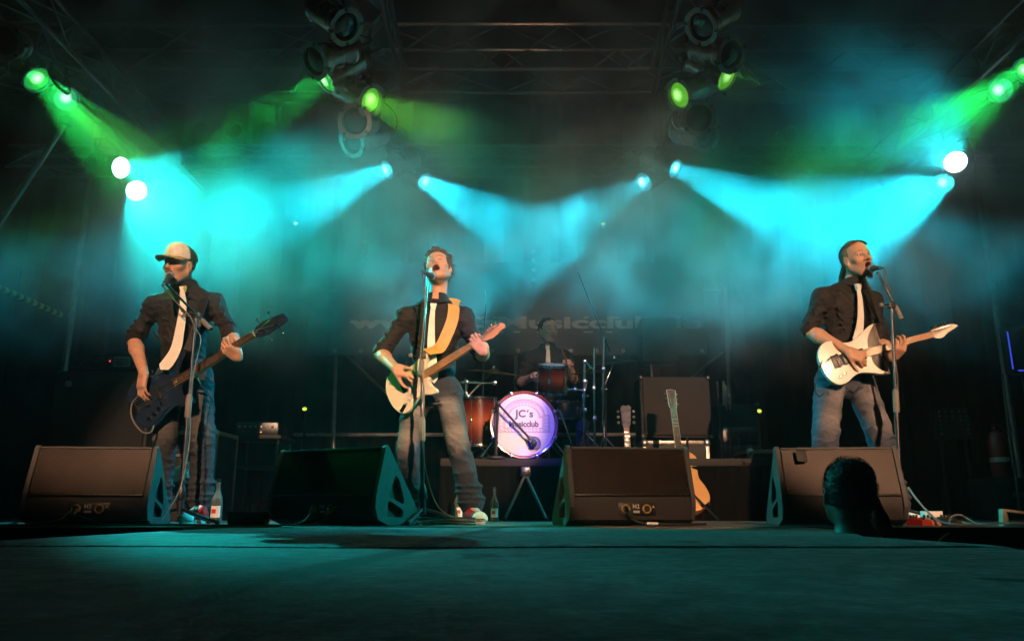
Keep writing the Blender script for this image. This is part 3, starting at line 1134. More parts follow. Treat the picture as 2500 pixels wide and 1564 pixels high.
        me.polygons.foreach_set('loop_start', np.arange(0, len(Fc) * 4, 4, dtype=np.int32))
        me.polygons.foreach_set('use_smooth', np.ones(len(Fc), dtype=bool))
        me.update(calc_edges=True)
        if tint is not None:
            at_ = me.color_attributes.new('tint', 'FLOAT_COLOR', 'POINT')
            at_.data.foreach_set('color', tint(V0).astype(np.float32).ravel())
        return link(name, me, m, parent)

def tint_mat(name, rough=0.5, bump=0.1, bscale=120, sss=0.0, spec=0.5, var=0.12, scale=30, sheen=0.0, weave=False):
    """material whose base colour is the painted 'tint' attribute, broken up by noise"""
    m = bpy.data.materials.new(name)
    m.use_nodes = True
    nt = m.node_tree
    b = nt.nodes['Principled BSDF']
    b.inputs['Roughness'].default_value = rough
    b.inputs['Specular IOR Level'].default_value = spec
    b.inputs['Sheen Weight'].default_value = sheen
    if sss:
        b.inputs['Subsurface Weight'].default_value = sss
        b.inputs['Subsurface Radius'].default_value = (0.012, 0.005, 0.003)
    at_ = nt.nodes.new('ShaderNodeAttribute')
    at_.attribute_name = 'tint'
    tc = nt.nodes.new('ShaderNodeTexCoord')
    nz = nt.nodes.new('ShaderNodeTexNoise')
    nz.inputs['Scale'].default_value = scale
    nz.inputs['Detail'].default_value = 6
    nt.links.new(tc.outputs['Object'], nz.inputs['Vector'])
    mr = nt.nodes.new('ShaderNodeMapRange')
    mr.inputs[1].default_value = 0.3
    mr.inputs[2].default_value = 0.7
    mr.inputs[3].default_value = 1 - var
    mr.inputs[4].default_value = 1 + var
    nt.links.new(nz.outputs[0], mr.inputs[0])
    mx = nt.nodes.new('ShaderNodeVectorMath')
    mx.operation = 'SCALE'
    nt.links.new(at_.outputs['Color'], mx.inputs[0])
    nt.links.new(mr.outputs[0], mx.inputs['Scale'])
    nt.links.new(mx.outputs[0], b.inputs['Base Color'])
    if bump:
        n2 = nt.nodes.new('ShaderNodeTexNoise')
        n2.inputs['Scale'].default_value = bscale
        n2.inputs['Detail'].default_value = 5
        nt.links.new(tc.outputs['Object'], n2.inputs['Vector'])
        bp = nt.nodes.new('ShaderNodeBump')
        bp.inputs['Strength'].default_value = bump
        bp.inputs['Distance'].default_value = 0.004
        nt.links.new(n2.outputs[0], bp.inputs['Height'])
        nt.links.new(bp.outputs[0], b.inputs['Normal'])
    MATS[name] = m
    return m
tint_mat('skin', 0.48, 0.12, 260, sss=0.08, var=0.10, scale=40)
tint_mat('denim', 0.85, 0.4, 500, var=0.13, scale=90, spec=0.25)
tint_mat('cloth_tint', 0.8, 0.15, 300, var=0.15, spec=0.3)
mat('shirt_black', (0.013, 0.0115, 0.011), 0.72, var=0.3, scale=8, bump=0.12, bscale=220, spec=0.35, sheen=0.04)
mat('tie_white', (0.75, 0.72, 0.66), 0.5, var=0.06, scale=20, bump=0.08, bscale=160)
mat('strap_tan', (0.66, 0.33, 0.075), 0.55, var=0.10, scale=15, bump=0.1, bscale=120)
mat('leather_black', (0.012, 0.011, 0.01), 0.4, var=0.2)
mat('hair_dark', (0.014, 0.010, 0.008), 0.6, var=0.4, scale=30, bump=0.5, bscale=90)
mat('hair_brown', (0.075, 0.045, 0.024), 0.5, var=0.4, scale=30, bump=0.5, bscale=90)
mat('hair_fair', (0.17, 0.11, 0.05), 0.45, var=0.35, scale=40, bump=0.4, bscale=120)
mat('eye_dark', (0.02, 0.015, 0.012), 0.15, var=0)
mat('teeth', (0.75, 0.70, 0.60), 0.3, var=0)

def V3(*a):
    return Vector(a)

# ------------------------------------------------------------------ hand
def hand(sc, wrist, d, palm, side, curls, spreads=(0.16, 0.05, -0.05, -0.14), thumb=(0.9, 0.5), size=1.0, k=0.006):
    """add one hand to a sculpt. d: wrist->knuckles, palm: palm normal, side=+1 if the thumb lies along d x palm"""
    d = Vector(d).normalized()
    palm = Vector(palm)
    palm = (palm - d * palm.dot(d)).normalized()
    t = d.cross(palm).normalized() * side     # towards the thumb
    s = size
    W = Vector(wrist)
    M = Matrix((t, d, palm)).transposed()
    sc.box(W + d * 0.048 * s - palm * 0.002, (0.040 * s, 0.048 * s, 0.0155 * s), M, r=0.014 * s, k=0.018)
    sc.ell(W + d * 0.028 * s + t * 0.026 * s + palm * 0.006 * s, (0.020 * s, 0.034 * s, 0.017 * s), M, k=0.016)   # thumb ball
    lens = ((0.044, 0.027, 0.021), (0.049, 0.031, 0.023), (0.045, 0.029, 0.022), (0.036, 0.022, 0.019))
    for i in range(4):
        off = (0.030, 0.010, -0.010, -0.029)[i] * s
        base = W + d * (0.090 - 0.006 * abs(i - 1)) * s + t * off
        dirv = (d + t * spreads[i]).normalized()
        c = curls[i]
        ang = 0.0
        p = base - dirv * 0.016 * s
        r0 = (0.0092, 0.0095, 0.0091, 0.0082)[i] * s
        q = base
        sc.cone(p, q, r0 * 1.08, r0 * 1.05, k)
        for j in range(3):
            ang += c[j]
            dv = (dirv * math.cos(ang) + palm * math.sin(ang)).normalized()
            e = q + dv * lens[i][j] * s
            sc.cone(q, e, r0 * (1.04 - 0.07 * j), r0 * (0.97 - 0.09 * j), k * 0.7)
            q = e
    # thumb leaves the side of the palm near its base
    b0 = W + d * 0.022 * s + t * 0.032 * s + palm * 0.006 * s
    th = (d * math.cos(thumb[0]) + t * math.sin(thumb[0])).normalized()
    th = (th + palm * thumb[1]).normalized()
    e1 = b0 + th * 0.042 * s
    th2 = (th * 0.85 + d * 0.5 + palm * thumb[1] * 0.6).normalized()
    e2 = e1 + th2 * 0.032 * s
    th3 = (th2 * 0.8 + d * 0.5).normalized()
    e3 = e2 + th3 * 0.024 * s
    sc.cone(b0, e1, 0.0135 * s, 0.0115 * s, 0.014)
    sc.cone(e1, e2, 0.0115 * s, 0.0102 * s, k)
    sc.cone(e2, e3, 0.0102 * s, 0.0085 * s, k)

# ------------------------------------------------------------------ head
def head(sc, c, fwd, up, mouth=0.6, jawdrop=0.016, size=1.0, wide=1.0, nose=1.0):
    """sculpt a head; c is the middle of the skull. Returns (matrix columns, function local->world)"""
    f = Vector(fwd).normalized()
    u = Vector(up)
    u = (u - f * u.dot(f)).normalized()
    r = f.cross(u).normalized()               # the person's right seen from behind = local +x
    M = Matrix((r, f, u)).transposed()
    c = Vector(c)
    s = size
    def W(x, y, z):
        return c + M @ Vector((x * s, y * s, z * s))
    def E(p, rad, k=0.02, sub=False):
        sc.ell(W(*p), tuple(q * s for q in rad), M, k * s, sub)
    def C(a, b, ra, rb, k=0.01, sub=False, flat=None):
        sc.cone(W(*a), W(*b), ra * s, rb * s, k * s, sub, flat)
    jd = jawdrop
    E((0, -0.018, 0.032), (0.076 * wide, 0.096, 0.086))
    E((0, 0.030, 0.045), (0.062 * wide, 0.062, 0.062), 0.03)            # forehead
    E((0, 0.030, -0.025), (0.060 * wide, 0.062, 0.075), 0.03)           # mid face
    E((0, 0.030, -0.070 - jd), (0.047 * wide, 0.056, 0.040), 0.035)     # jaw
    E((0, 0.068, -0.098 - jd), (0.024, 0.018, 0.017), 0.025)            # chin
    for sx in (-1, 1):
        C((sx * 0.056 * wide, -0.005, -0.045 - jd * 0.5), (sx * 0.036 * wide, 0.055, -0.088 - jd), 0.020, 0.018, 0.03)   # jaw line
        E((sx * 0.045 * wide, 0.058, -0.020), (0.024, 0.022, 0.020), 0.02)      # cheekbone
        E((sx * 0.031, 0.092, 0.006), (0.019, 0.017, 0.0125), 0.012, sub=True)  # socket
        E((sx * 0.031, 0.0735, 0.005), (0.0135, 0.0135, 0.0125), 0.004)         # eyeball under the lid
        C((sx * 0.047, 0.073, 0.024), (sx * 0.014, 0.086, 0.021), 0.0085, 0.0085, 0.014)   # brow
        E((sx * 0.0135 * nose, 0.096, -0.034), (0.0085 * nose, 0.0105, 0.008), 0.006)
        # ear
        E((sx * 0.078 * wide, -0.008, -0.004), (0.0085, 0.021, 0.033), 0.008)
        E((sx * 0.083 * wide, -0.002, -0.002), (0.005, 0.011, 0.018), 0.004, sub=True)
        E((sx * 0.0765 * wide, 0.0, -0.033), (0.007, 0.010, 0.012), 0.006)
    C((0, 0.088, 0.018), (0, 0.108, -0.026), 0.0085, 0.0125 * nose, 0.012)
    E((0, 0.110, -0.030), (0.0115 * nose, 0.010, 0.009), 0.008)
    # lips and open mouth
    mo = mouth
    mh = 0.006 + 0.020 * mo
    mz = -0.062 - 0.010 * mo - jd * 0.35
    E((0, 0.076, mz), (0.033, 0.022, mh + 0.012), 0.012)
    E((0, 0.094, mz + mh * 0.92 + 0.003), (0.023, 0.008, 0.006), 0.006)
    E((0, 0.090, mz - mh * 0.92 - 0.004), (0.020, 0.009, 0.007), 0.006)
    if mo > 0.05:
        E((0, 0.092, mz), (0.0215, 0.034, mh), 0.004, sub=True)
    else:
        E((0, 0.104, mz), (0.024, 0.010, 0.0018), 0.003, sub=True)
    return M, W, mz, mh

SKIN = np.array([0.56, 0.315, 0.215])
def skin_tint(c, M, mz, mh, mo, stubble=0.0, brow=(0.06, 0.035, 0.02), browamt=0.9, size=1.0, beard=0.0, eyes=False):
    A_ = np.array(M)
    c = np.array(c)
    def fn(V):
        L = ((V - c) @ A_) / size          # local head coordinates
        col = np.tile(np.array([*SKIN, 1.0]), (len(V), 1))
        x, y, z = L[:, 0], L[:, 1], L[:, 2]
        inhead = (np.abs(x) < 0.12) & (y > -0.2) & (z > -0.16) & (z < 0.15) & (y < 0.16)
        def blend(w, rgb):
            w = np.clip(w, 0, 1)[:, None] * inhead[:, None]
            col[:, :3] = col[:, :3] * (1 - w) + np.array(rgb) * w
        def g(cx, cy_, cz, rx, ry, rz):
            return ((x - cx) / rx) ** 2 + ((y - cy_) / ry) ** 2 + ((z - cz) / rz) ** 2
        # warm cheeks, nose
        for sx in (-1, 1):
            blend(0.35 * np.exp(-g(sx * 0.042, 0.07, -0.025, 0.022, 0.03, 0.02)), (0.60, 0.24, 0.16))
        blend(0.35 * np.exp(-g(0, 0.11, -0.03, 0.016, 0.02, 0.014)), (0.60, 0.25, 0.17))
        # stubble / beard area
        if stubble or beard:
            zone = (1 / (1 + np.exp((z + 0.040) * 180))) * (y > 0.0)
            blend(zone * stubble, (0.20, 0.12, 0.08))
            q = g(0, 0.10, mz - mh - 0.030, 0.028, 0.03, 0.022)
            blend(beard * np.exp(-q * q), brow)
            q = g(0, 0.10, mz + mh + 0.014, 0.030, 0.03, 0.007)
            blend(beard * np.exp(-q * q), brow)
        # lips and mouth
        q = g(0, 0.095, mz, 0.029, 0.05, mh + 0.0095)
        blend(0.75 * (q < 1.0), (0.42, 0.13, 0.10))
        if mo > 0.05:
            q = g(0, 0.092, mz, 0.0225, 0.034, mh * 1.02)
            blend(1.0 * (q < 1.0), (0.05, 0.010, 0.010))
        # eyebrows, lids, eyes
        for sx in (-1, 1):
            cz = 0.0255 + 0.006 * (1 - np.abs(np.abs(x) - 0.032) / 0.03)
            q = ((np.abs(x) - 0.032) / 0.023) ** 4 + ((z - cz) / 0.0052) ** 2
            blend(browamt * np.exp(-q * 1.2) * (np.sign(x) == sx) * (y > 0.05), brow)
            q = ((x - sx * 0.031) / 0.0145) ** 2 + ((z - 0.0045) / 0.0036) ** 2
            if eyes:
                q2 = ((x - sx * 0.031) / 0.0135) ** 2 + ((z - 0.0045) / 0.0058) ** 2
                blend(1.0 * (q2 < 1.5) * (y > 0.05), (0.10, 0.05, 0.035))
                blend(1.0 * (q2 < 0.85) * (y > 0.05), (0.62, 0.58, 0.54))
                q3 = ((x - sx * 0.031 - 0.001) / 0.0058) ** 2 + ((z - 0.0045) / 0.0058) ** 2
                blend(1.0 * (q3 < 1.0) * (q2 < 0.9) * (y > 0.05), (0.035, 0.03, 0.03))
            else:
                blend(0.85 * np.exp(-q * q) * (y > 0.05), (0.05, 0.025, 0.02))
        return col
    return fn

def strands(name, m, parent, roots, r=0.0012):
    """fine hair strands: list of point lists"""
    mb = MB()
    for pts in roots:
        n = len(pts)
        mb.tube(pts, [r * (1 - 0.75 * i / (n - 1)) for i in range(n)], 3, cap=False)
    o = mb.build(name, m, parent)
    o['kind'] = 'stuff'
    return o

# ================================================================== people
def lerp(a, b, t):
    return Vector(a) * (1 - t) + Vector(b) * t

def bbox(pts, m):
    P = np.array([tuple(p) for p in pts])
    return P.min(0) - m, P.max(0) + m

def denim_tint(base, fade, fronts, dark=0.6):
    """worn jeans: faded thighs, darker seams"""
    def fn(V):
        n = len(V)
        col = np.tile(np.array([*base, 1.0]), (n, 1))
        for (a, b, r) in fronts:
            a, b = np.array(a), np.array(b)
            ba = b - a
            t = np.clip(((V - a) @ ba) / (ba @ ba), 0, 1)
            d = np.linalg.norm(V - (a + t[:, None] * ba), axis=1)
            w = np.exp(-(d / r) ** 4)[:, None] * (0.75 + 0.25 * np.sin(t * 9 + 1)[:, None])
            col[:, :3] = col[:, :3] * (1 - w) + np.array(fade) * w
        return col
    return fn

def trousers(root, J, fold_seed, base, fade, rth=0.088, rkn=0.064, ran=0.062, length=1.0, res=0.007, up=None):
    pts = [J['hipR'], J['hipL'], J['knR'], J['knL'], J['anR'], J['anL'], J['waist']]
    lo, hi = bbox(pts, 0.17)
    sc = Sculpt(lo, hi, res)
    pc = (Vector(J['hipR']) + Vector(J['hipL'])) / 2
    w = (Vector(J['hipR']) - Vector(J['hipL']))
    hw = w.length / 2
    Mx = frame((0, 0, 1), J.get('back', (0, 1, 0)))
    sc.ell(pc + V3(0, 0, 0.03), (hw + 0.080, 0.118, 0.13), frame_from(w, Vector(J['waist']) - pc), k=0.04)
    sc.cone(pc + V3(0, 0, 0.03), J['waist'], 0.125, 0.120, 0.04, flat=(J.get('fwd', (0, -1, 0)), 0.78))
    for s in 'RL':
        h, kn, an = Vector(J['hip' + s]), Vector(J['kn' + s]), Vector(J['an' + s])
        sc.cone(h, kn, rth, rkn, 0.03)
        sc.cone(kn, an, rkn * 0.98, ran, 0.02)
        # break of the hem over the shoe
        d = (an - kn).normalized()
        for i, t in enumerate((0.70, 0.80, 0.90, 0.98)):
            q = lerp(kn, an, t)
            sc.ell(q + V3((-1) ** i * 0.008, -0.006, 0), (ran * 1.10, ran * 1.12, 0.020), None, 0.02)
        # back-of-knee and crotch creases
        f = Vector(J.get('fwd', (0, -1, 0)))
        for i in range(3):
            q = lerp(kn, an, 0.06 + 0.09 * i)
            a = q + f * (rkn * 0.95) + V3(-0.05, 0, 0.02 * (-1) ** i)
            b = q + f * (rkn * 0.95) + V3(0.05, 0, -0.025 * (-1) ** i)
            sc.cone(a, b, 0.005, 0.003, 0.022)
        for i in range(3):
            q = lerp(h, kn, 0.08 + 0.12 * i)
            sgn = -1 if s == 'R' else 1
            a = pc + f * 0.09 + V3(0, 0, -0.03 - 0.02 * i)
            b = q + f * (rth * 0.98) + V3(sgn * 0.06, 0, 0.03)
            sc.cone(a, b, 0.004, 0.006, 0.02)
    sc.folds(0.0075, 22, fold_seed, (1, 1, 1.5))
    sc.folds(0.0028, 60, fold_seed + 1, (1, 1, 1.4))
    # hollow hems: cut flat at the ankles
    fr = []
    for s in 'RL':
        f = Vector(J.get('fwd', (0, -1, 0)))
        fr.append((Vector(J['hip' + s]) + f * 0.085 + V3(0, 0, -0.1), Vector(J['kn' + s]) + f * 0.06 + V3(0, 0, 0.02), 0.075))
    return sc.build('jeans', 'denim', root, 1, denim_tint(base, fade, fr), origin=root.location)

def frame_from(xdir, zdir):
    x = Vector(xdir).normalized()
    z = Vector(zdir)
    z = (z - x * z.dot(x)).normalized()
    y = z.cross(x)
    return Matrix((x, y, z)).transposed()

def shirt(root, J, seed, m='shirt_black', res=0.006, belly=0.128, chest=0.118, sleeve=0.92, wR=None, wL=None, hem=None):
    pts = [J['shR'], J['shL'], J['elR'], J['elL'], J['waist'], J['neck']]
    lo, hi = bbox(pts, 0.15)
    sc = Sculpt(lo, hi, res)
    sR, sL, nk, wa = Vector(J['shR']), Vector(J['shL']), Vector(J['neck']), Vector(J['waist'])
    side = (sR - sL)
    hw = side.length / 2
    mid = (sR + sL) / 2
    upv = (nk - wa)
    M = frame_from(side, upv)
    fwd = Vector(J.get('fwd', (0, -1, 0)))
    c1 = lerp(mid, wa, 0.30)
    sc.ell(c1, (hw * 0.88, chest, 0.185), M, 0.05)
    sc.ell(lerp(mid, wa, 0.08), (hw * 0.95, chest * 0.82, 0.10), M, 0.06)
    sc.ell(lerp(mid, wa, 0.66), (hw * 0.74, belly * 0.93, 0.17), M, 0.06)
    sc.ell(lerp(mid, wa, 0.95), (hw * 0.75, belly * 0.95, 0.12), M, 0.05)
    # pectoral plane, shoulder yoke
    sc.cone(lerp(mid, nk, 0.82), sR, 0.056, 0.056, 0.06)
    sc.cone(lerp(mid, nk, 0.82), sL, 0.056, 0.056, 0.06)
    for s in 'RL':
        sh, el = Vector(J['sh' + s]), Vector(J['el' + s])
        t = sleeve
        e = lerp(sh, el, t)
        d = (el - sh).normalized()
        sc.ell(sh, (0.060, 0.060, 0.060), None, 0.06)
        sc.cone(sh, e, 0.060, 0.054, 0.045)
        # rolled cuff: two stacked rings
        sc.cone(e - d * 0.045, e + d * 0.004, 0.060, 0.061, 0.006)
        sc.cone(e - d * 0.018, e + d * 0.010, 0.063, 0.061, 0.004)
        # drag folds on the sleeve
        for i in range(5):
            q = lerp(sh, el, 0.22 + 0.14 * i)
            o = d.cross(fwd).normalized()
            a = q + fwd * 0.050 + o * 0.045 + d * 0.025 * (-1) ** i
            b = q + fwd * 0.050 - o * 0.045 - d * 0.025 * (-1) ** i
            sc.cone(a, b, 0.006, 0.004, 0.020)
    # drag lines from the armpits across the chest
    for s, sg in (('R', 1), ('L', -1)):
        for i in range(4):
            a = Vector(J['sh' + s]) + V3(0, 0, -0.09 - 0.035 * i) + fwd * 0.085 - side.normalized() * sg * 0.05
            b = lerp(mid, wa, 0.35 + 0.17 * i) + fwd * (chest - 0.012) + side.normalized() * sg * 0.04
            sc.cone(a, b, 0.007, 0.003, 0.020)
    sc.folds(0.0075, 19, seed, (1, 1, 1.2))
    sc.folds(0.003, 48, seed + 5, (1, 1, 1.2))
    # neck opening
    sc.ell(nk + fwd * 0.015 + V3(0, 0, 0.035), (0.066, 0.066, 0.07), M, 0.01, sub=True)
    ob = sc.build('shirt', m, root, 1, origin=root.location)
    # collar: a standing band and two leaves
    up = upv.normalized()
    sd = side.normalized()
    cb = MB()
    ring = []
    n = 18
    for i in range(n + 1):
        a = math.pi * (-0.5 + 0.09) + (2 * math.pi - 2 * 0.09 * math.pi) * i / n
        # a = -90deg faces front
        v = sd * math.cos(a) * 0.066 + (-fwd) * math.sin(a) * 0.062
        ring.append(nk + v - up * 0.008 + fwd * 0.012 * (0.5 - 0.5 * math.sin(a)))
    V, F = [], []
    for p in ring:
        rad = (p - nk)
        rad -= up * rad.dot(up)
        rad.normalize()
        front = max(0, rad.dot(fwd))
        drop = 0.036 + 0.030 * front ** 2
        V += [p + up * 0.022, p + up * 0.030 + rad * 0.006, p + rad * (0.022 + 0.006 * front) + up * (0.022 - drop), p + rad * (0.018 + 0.006 * front) + up * (0.018 - drop), p + rad * 0.002 - up * 0.02]
    for i in range(n):
        for k in range(4):
            F.append((i * 5 + k, i * 5 + k + 1, i * 5 + 6 + k, i * 5 + 5 + k))
    col_ = MB().add([v - root.location for v in V], F).build('collar', m, root, angle=60)
    sol = col_.modifiers.new('thickness', 'SOLIDIFY')
    sol.thickness = 0.003
    # button placket
    return ob

def tie(root, pts, wd, w, knot, m='tie_white', fwd=(0, -1, 0), name='tie'):
    o = root.location
    P = spline([Vector(p) - o for p in pts], 5)
    n = len(P)
    ws = []
    for i in range(n):
        t = i / (n - 1)
        # narrow under the knot, wide low, pointed tip
        ww = w[0] + (w[1] - w[0]) * min(1, t * 1.25)
        if t > 0.93:
            ww *= max(0.08, (1 - t) / 0.07)
        ws.append(ww)
    tb = MB().ribbon(P, wd, ws, 0.006).build(name, m, root, angle=30)
    k = Vector(knot) - o
    f = Vector(fwd)
    M = frame_from(wd, (0, 0, 1))
    kb = MB().prism([(-0.021, 0.018), (0.021, 0.018), (0.013, -0.022), (-0.013, -0.022)], -0.011, 0.011, M @ Matrix.Rotation(math.pi / 2, 3, 'X').to_3x3(), k)
    kb.build('tie_knot', m, root, angle=30)
    return tb

def shoe(root, heel, toe, upper='shoe_red', sole='shoe_white', name='shoe', size=1.0):
    """canvas shoe from heel point to toe point (on the floor)"""
    h, t = Vector(heel), Vector(toe)
    d = (t - h); L = d.length; d.normalize()
    s = V3(0, 0, 1).cross(d).normalized()
    lo, hi = bbox([h, t], 0.09)
    hi[2] = h.z + 0.13
    sc = Sculpt(lo, hi, 0.005)
    M = Matrix((s, d, V3(0, 0, 1))).transposed()
    sc.cone(h + d * 0.03 + V3(0, 0, 0.045), h + d * 0.10 + V3(0, 0, 0.05), 0.038, 0.042, 0.02)
    sc.cone(h + d * 0.06 + V3(0, 0, 0.085), h + d * 0.05 + V3(0, 0, 0.05), 0.042, 0.044, 0.02)
    sc.cone(h + d * 0.10 + V3(0, 0, 0.055), t - d * 0.055 + V3(0, 0, 0.032), 0.042, 0.038, 0.03)
    sc.ell(t - d * 0.052 + V3(0, 0, 0.028), (0.046, 0.055, 0.032), M, 0.02)
    # laces as ridges
    for i in range(5):
        q = lerp(h + d * 0.10, t - d * 0.09, i / 4) + V3(0, 0, 0.090 - 0.006 * i)
        sc.cone(q - s * 0.022, q + s * 0.022, 0.004, 0.004, 0.004)
    sc.cut(h + V3(0, 0, 0.012), (0, 0, -1))
    q0 = np.array(t - d * 0.035)
    dd = np.array(d)
    red = np.array([0.42, 0.012, 0.012, 1.0]) if upper == 'shoe_red' else np.array([0.02, 0.02, 0.02, 1])
    hh = np.array(h)
    def tint(V):
        col = np.tile(red, (len(V), 1))
        al = (V - hh) @ dd
        cap = al > L - 0.062
        col[cap] = (0.70, 0.66, 0.58, 1)
        up = (V[:, 2] > hh[2] + 0.082 - 0.1 * (al - 0.1)) & (al > 0.09) & (al < L - 0.075)
        lace = up & (np.abs((V - hh) @ np.array(s)) < 0.026)
        col[lace] = (0.66, 0.60, 0.52, 1)
        return col
    o = sc.build(name, 'cloth_tint', root, 1, tint, origin=root.location)
    # rubber sole
    poly = []
    for k in range(28):
        a = 2 * math.pi * k / 28
        x = math.cos(a) * (0.041 + 0.007 * math.sin(a))
        y = L / 2 + math.sin(a) * L / 2
        poly.append((x, y))
    sb = MB().prism(poly, 0.0, 0.024, M, h - root.location).build('sole', sole, o)
    sb.location = (0, 0, 0)
    return o
mat('shoe_white', (0.62, 0.58, 0.52), 0.6, var=0.12, scale=30)

def person(label, J, group='band members'):
    feet = (Vector(J['anR']) + Vector(J['anL'])) / 2
    return thing('person', label, 'person', (feet.x, feet.y, J.get('floor', 0.0)), group=None)

def arms(sc, J, fore=0.040, wristr=0.028):
    for s in 'RL':
        sh, el, wr = Vector(J['sh' + s]), Vector(J['el' + s]), Vector(J['wr' + s])
        sc.cone(lerp(sh, el, 0.1), el, 0.040, 0.040, 0.02)
        m_ = lerp(el, wr, 0.28)
        sc.cone(el, m_, 0.041, fore + 0.004, 0.02)
        sc.cone(m_, wr, fore + 0.002, wristr, 0.02)
    mid = (Vector(J['shR']) + Vector(J['shL'])) / 2
    dn = (Vector(J['waist']) - mid).normalized() * 0.035
    sc.cone(Vector(J['shR']) + dn, Vector(J['shL']) + dn, 0.036, 0.036, 0.02)
    sc.cone(mid + dn * 2, lerp(mid, J['waist'], 0.6), 0.075, 0.075, 0.03)

def mic_eyes(root, W, gaze=0.0, z=0.0045, half=0.5):
    pass

# ------------------------------------------------------------------ centre: singer with the white guitar
YC = 5.0
J = dict(neck=at(1066, 728, YC - 0.02), shR=at(991, 775, YC), shL=at(1131, 777, YC + 0.0),
         elR=at(929, 862, YC - 0.03), elL=at(1176, 866, YC - 0.06),
         wrR=at(966, 900, 4.755), wrL=at(1183, 858, 4.665),
         waist=at(1060, 925, YC + 0.02), hipR=at(1016, 965, YC + 0.02), hipL=at(1096, 962, YC),
         knR=at(996, 1092, YC - 0.02), knL=at(1119, 1085, YC - 0.10), anR=at(1000, 1240, YC + 0.10), anL=at(1152, 1230, YC - 0.02), fwd=(0, -1, 0))
P1 = person('singing man in black shirt and white tie playing a white guitar at centre', J)
hc = at(1071, 658, YC - 0.05)
lo, hi = bbox([J['elR'], J['elL'], J['wrR'], J['wrL'], J['shR'], hc, at(1230, 800, 4.7), J['waist']], 0.12)
hi[2] = hc.z + 0.16
sc = Sculpt(lo, hi, 0.0048)
arms(sc, J)
hf = Vector((-0.16, -0.88, 0.46))
hu = Vector((-0.12, 0.46, 1.0))
M1, W1, mz, mh = head(sc, hc, hf, hu, mouth=1.0, jawdrop=0.022, size=1.03)
sc.cone(W1(0, -0.03, -0.05), J['neck'] + V3(0, 0.01, -0.03), 0.054, 0.064, 0.03)
sc.ell(W1(0, 0.012, -0.115), (0.012, 0.012, 0.014), M1, 0.02)
# strumming hand across the strings, fretting hand round the neck
hand(sc, J['wrR'], (0.86, -0.10, -0.28), (0.05, 0.85, -0.45), -1, ((0.7, 0.7, 0.4), (0.6, 0.8, 0.5), (0.7, 0.9, 0.5), (0.8, 0.9, 0.5)), thumb=(0.7, 0.6))
hand(sc, J['wrL'], (-0.62, -0.34, 0.55), (-0.10, 0.85, 0.40), -1, ((0.75, 0.9, 0.6), (0.8, 0.95, 0.6), (0.85, 1.0, 0.6), (0.95, 1.0, 0.6)), thumb=(0.3, 1.1), size=0.95)
sc.build('body', 'skin', P1, 1, skin_tint(hc, M1, mz, mh, 1.0, stubble=0.22, size=1.03), origin=P1.location)
shirt(P1, J, 21)
trousers(P1, J, 31, (0.030, 0.036, 0.050), (0.20, 0.19, 0.19), rth=0.090, rkn=0.074, ran=0.080)
# hair: short, wavy, swept back
def hair_cap(root, c, M, size, m, seed, amp=0.010, hairline=0.062, down=-0.03, vol=0.016, res=0.0045, back=True, name='hair', sides=1.0, quiff=0):
    c = Vector(c)
    def W(x, y, z):
        return c + M @ Vector((x * size, y * size, z * size))
    sc = Sculpt(np.array(c) - 0.17, np.array(c) + 0.17, res)
    s = size
    sc.ell(W(0, -0.022, 0.036), ((0.079 + vol * 0.5) * s, (0.098 + vol * 0.6) * s, (0.088 + vol) * s), M, 0.01)
    sc.ell(W(0, 0.028, 0.085), (0.055 * s, 0.045 * s, (0.026 + vol * 0.6) * s), M, 0.02)
    if quiff:
        for (qx, qy, qz, qr) in ((-0.035, 0.050, 0.092, 0.036), (0.005, 0.060, 0.104, 0.040), (0.040, 0.048, 0.094, 0.036), (0.0, 0.02, 0.125, 0.045), (-0.06, 0.0, 0.085, 0.035), (0.06, 0.0, 0.085, 0.035)):
            sc.ell(W(qx, qy, qz), (qr * s, qr * s, qr * quiff * s), M, 0.015)
    sc.folds(amp, 62, seed, (1, 1, 1), where=None)
    sc.folds(amp * 0.5, 130, seed + 2)
    # clear the face: everything in front of and below the hairline
    sc.ell(W(0, 0.104, -0.030), (0.082 * s, 0.060 * s, (hairline + 0.030) * s), M, 0.010, sub=True)
    sc.ell(W(0, 0.075, -0.085), (0.13 * s, 0.088 * s, 0.080 * s), M, 0.01, sub=True)
    p = W(0, -0.10, down - 0.05)
    sc.cut(p, M @ Vector((0, 0.55, -1)))
    return sc.build(name, m, root, 0, origin=root.location)
hair_cap(P1, hc, M1, 1.03, 'hair_brown', 5, amp=0.010, vol=0.026, hairline=0.036, quiff=0.95)
# stray locks
def locks(root, c, M, size, m, n, seed, L=(0.02, 0.045), up=0.9, zmin=0.03, r=0.0022):
    rnd = random.Random(seed)
    out = []
    c = Vector(c)
    for _ in range(n):
        a = rnd.uniform(0, 2 * math.pi)
        z = rnd.uniform(zmin, 0.125)
        rr = math.sqrt(max(0.02, 1 - ((z - 0.036) / 0.1) ** 2))
        p = Vector((0.084 * rr * math.cos(a), -0.022 + 0.106 * rr * math.sin(a), z))
        if p.y > 0.05 and z < 0.085:
            continue
        nrm = Vector((p.x, p.y + 0.02, p.z - 0.03)).normalized()
        t = Vector((rnd.uniform(-1, 1), rnd.uniform(-1, 0.4), rnd.uniform(-0.6, 0.4)))
        l = rnd.uniform(*L)
        p1 = p + nrm * l * 0.4 + t * l * 0.3
        p2 = p + nrm * l * 0.45 + t * l * 0.9
        out.append([(c + M @ (q * size)) - root.location for q in (p - nrm * 0.01, p, p1, p2)])
    return strands('hair_strand', m, root, out, r)
locks(P1, hc, M1, 1.03, 'hair_brown', 420, 3)
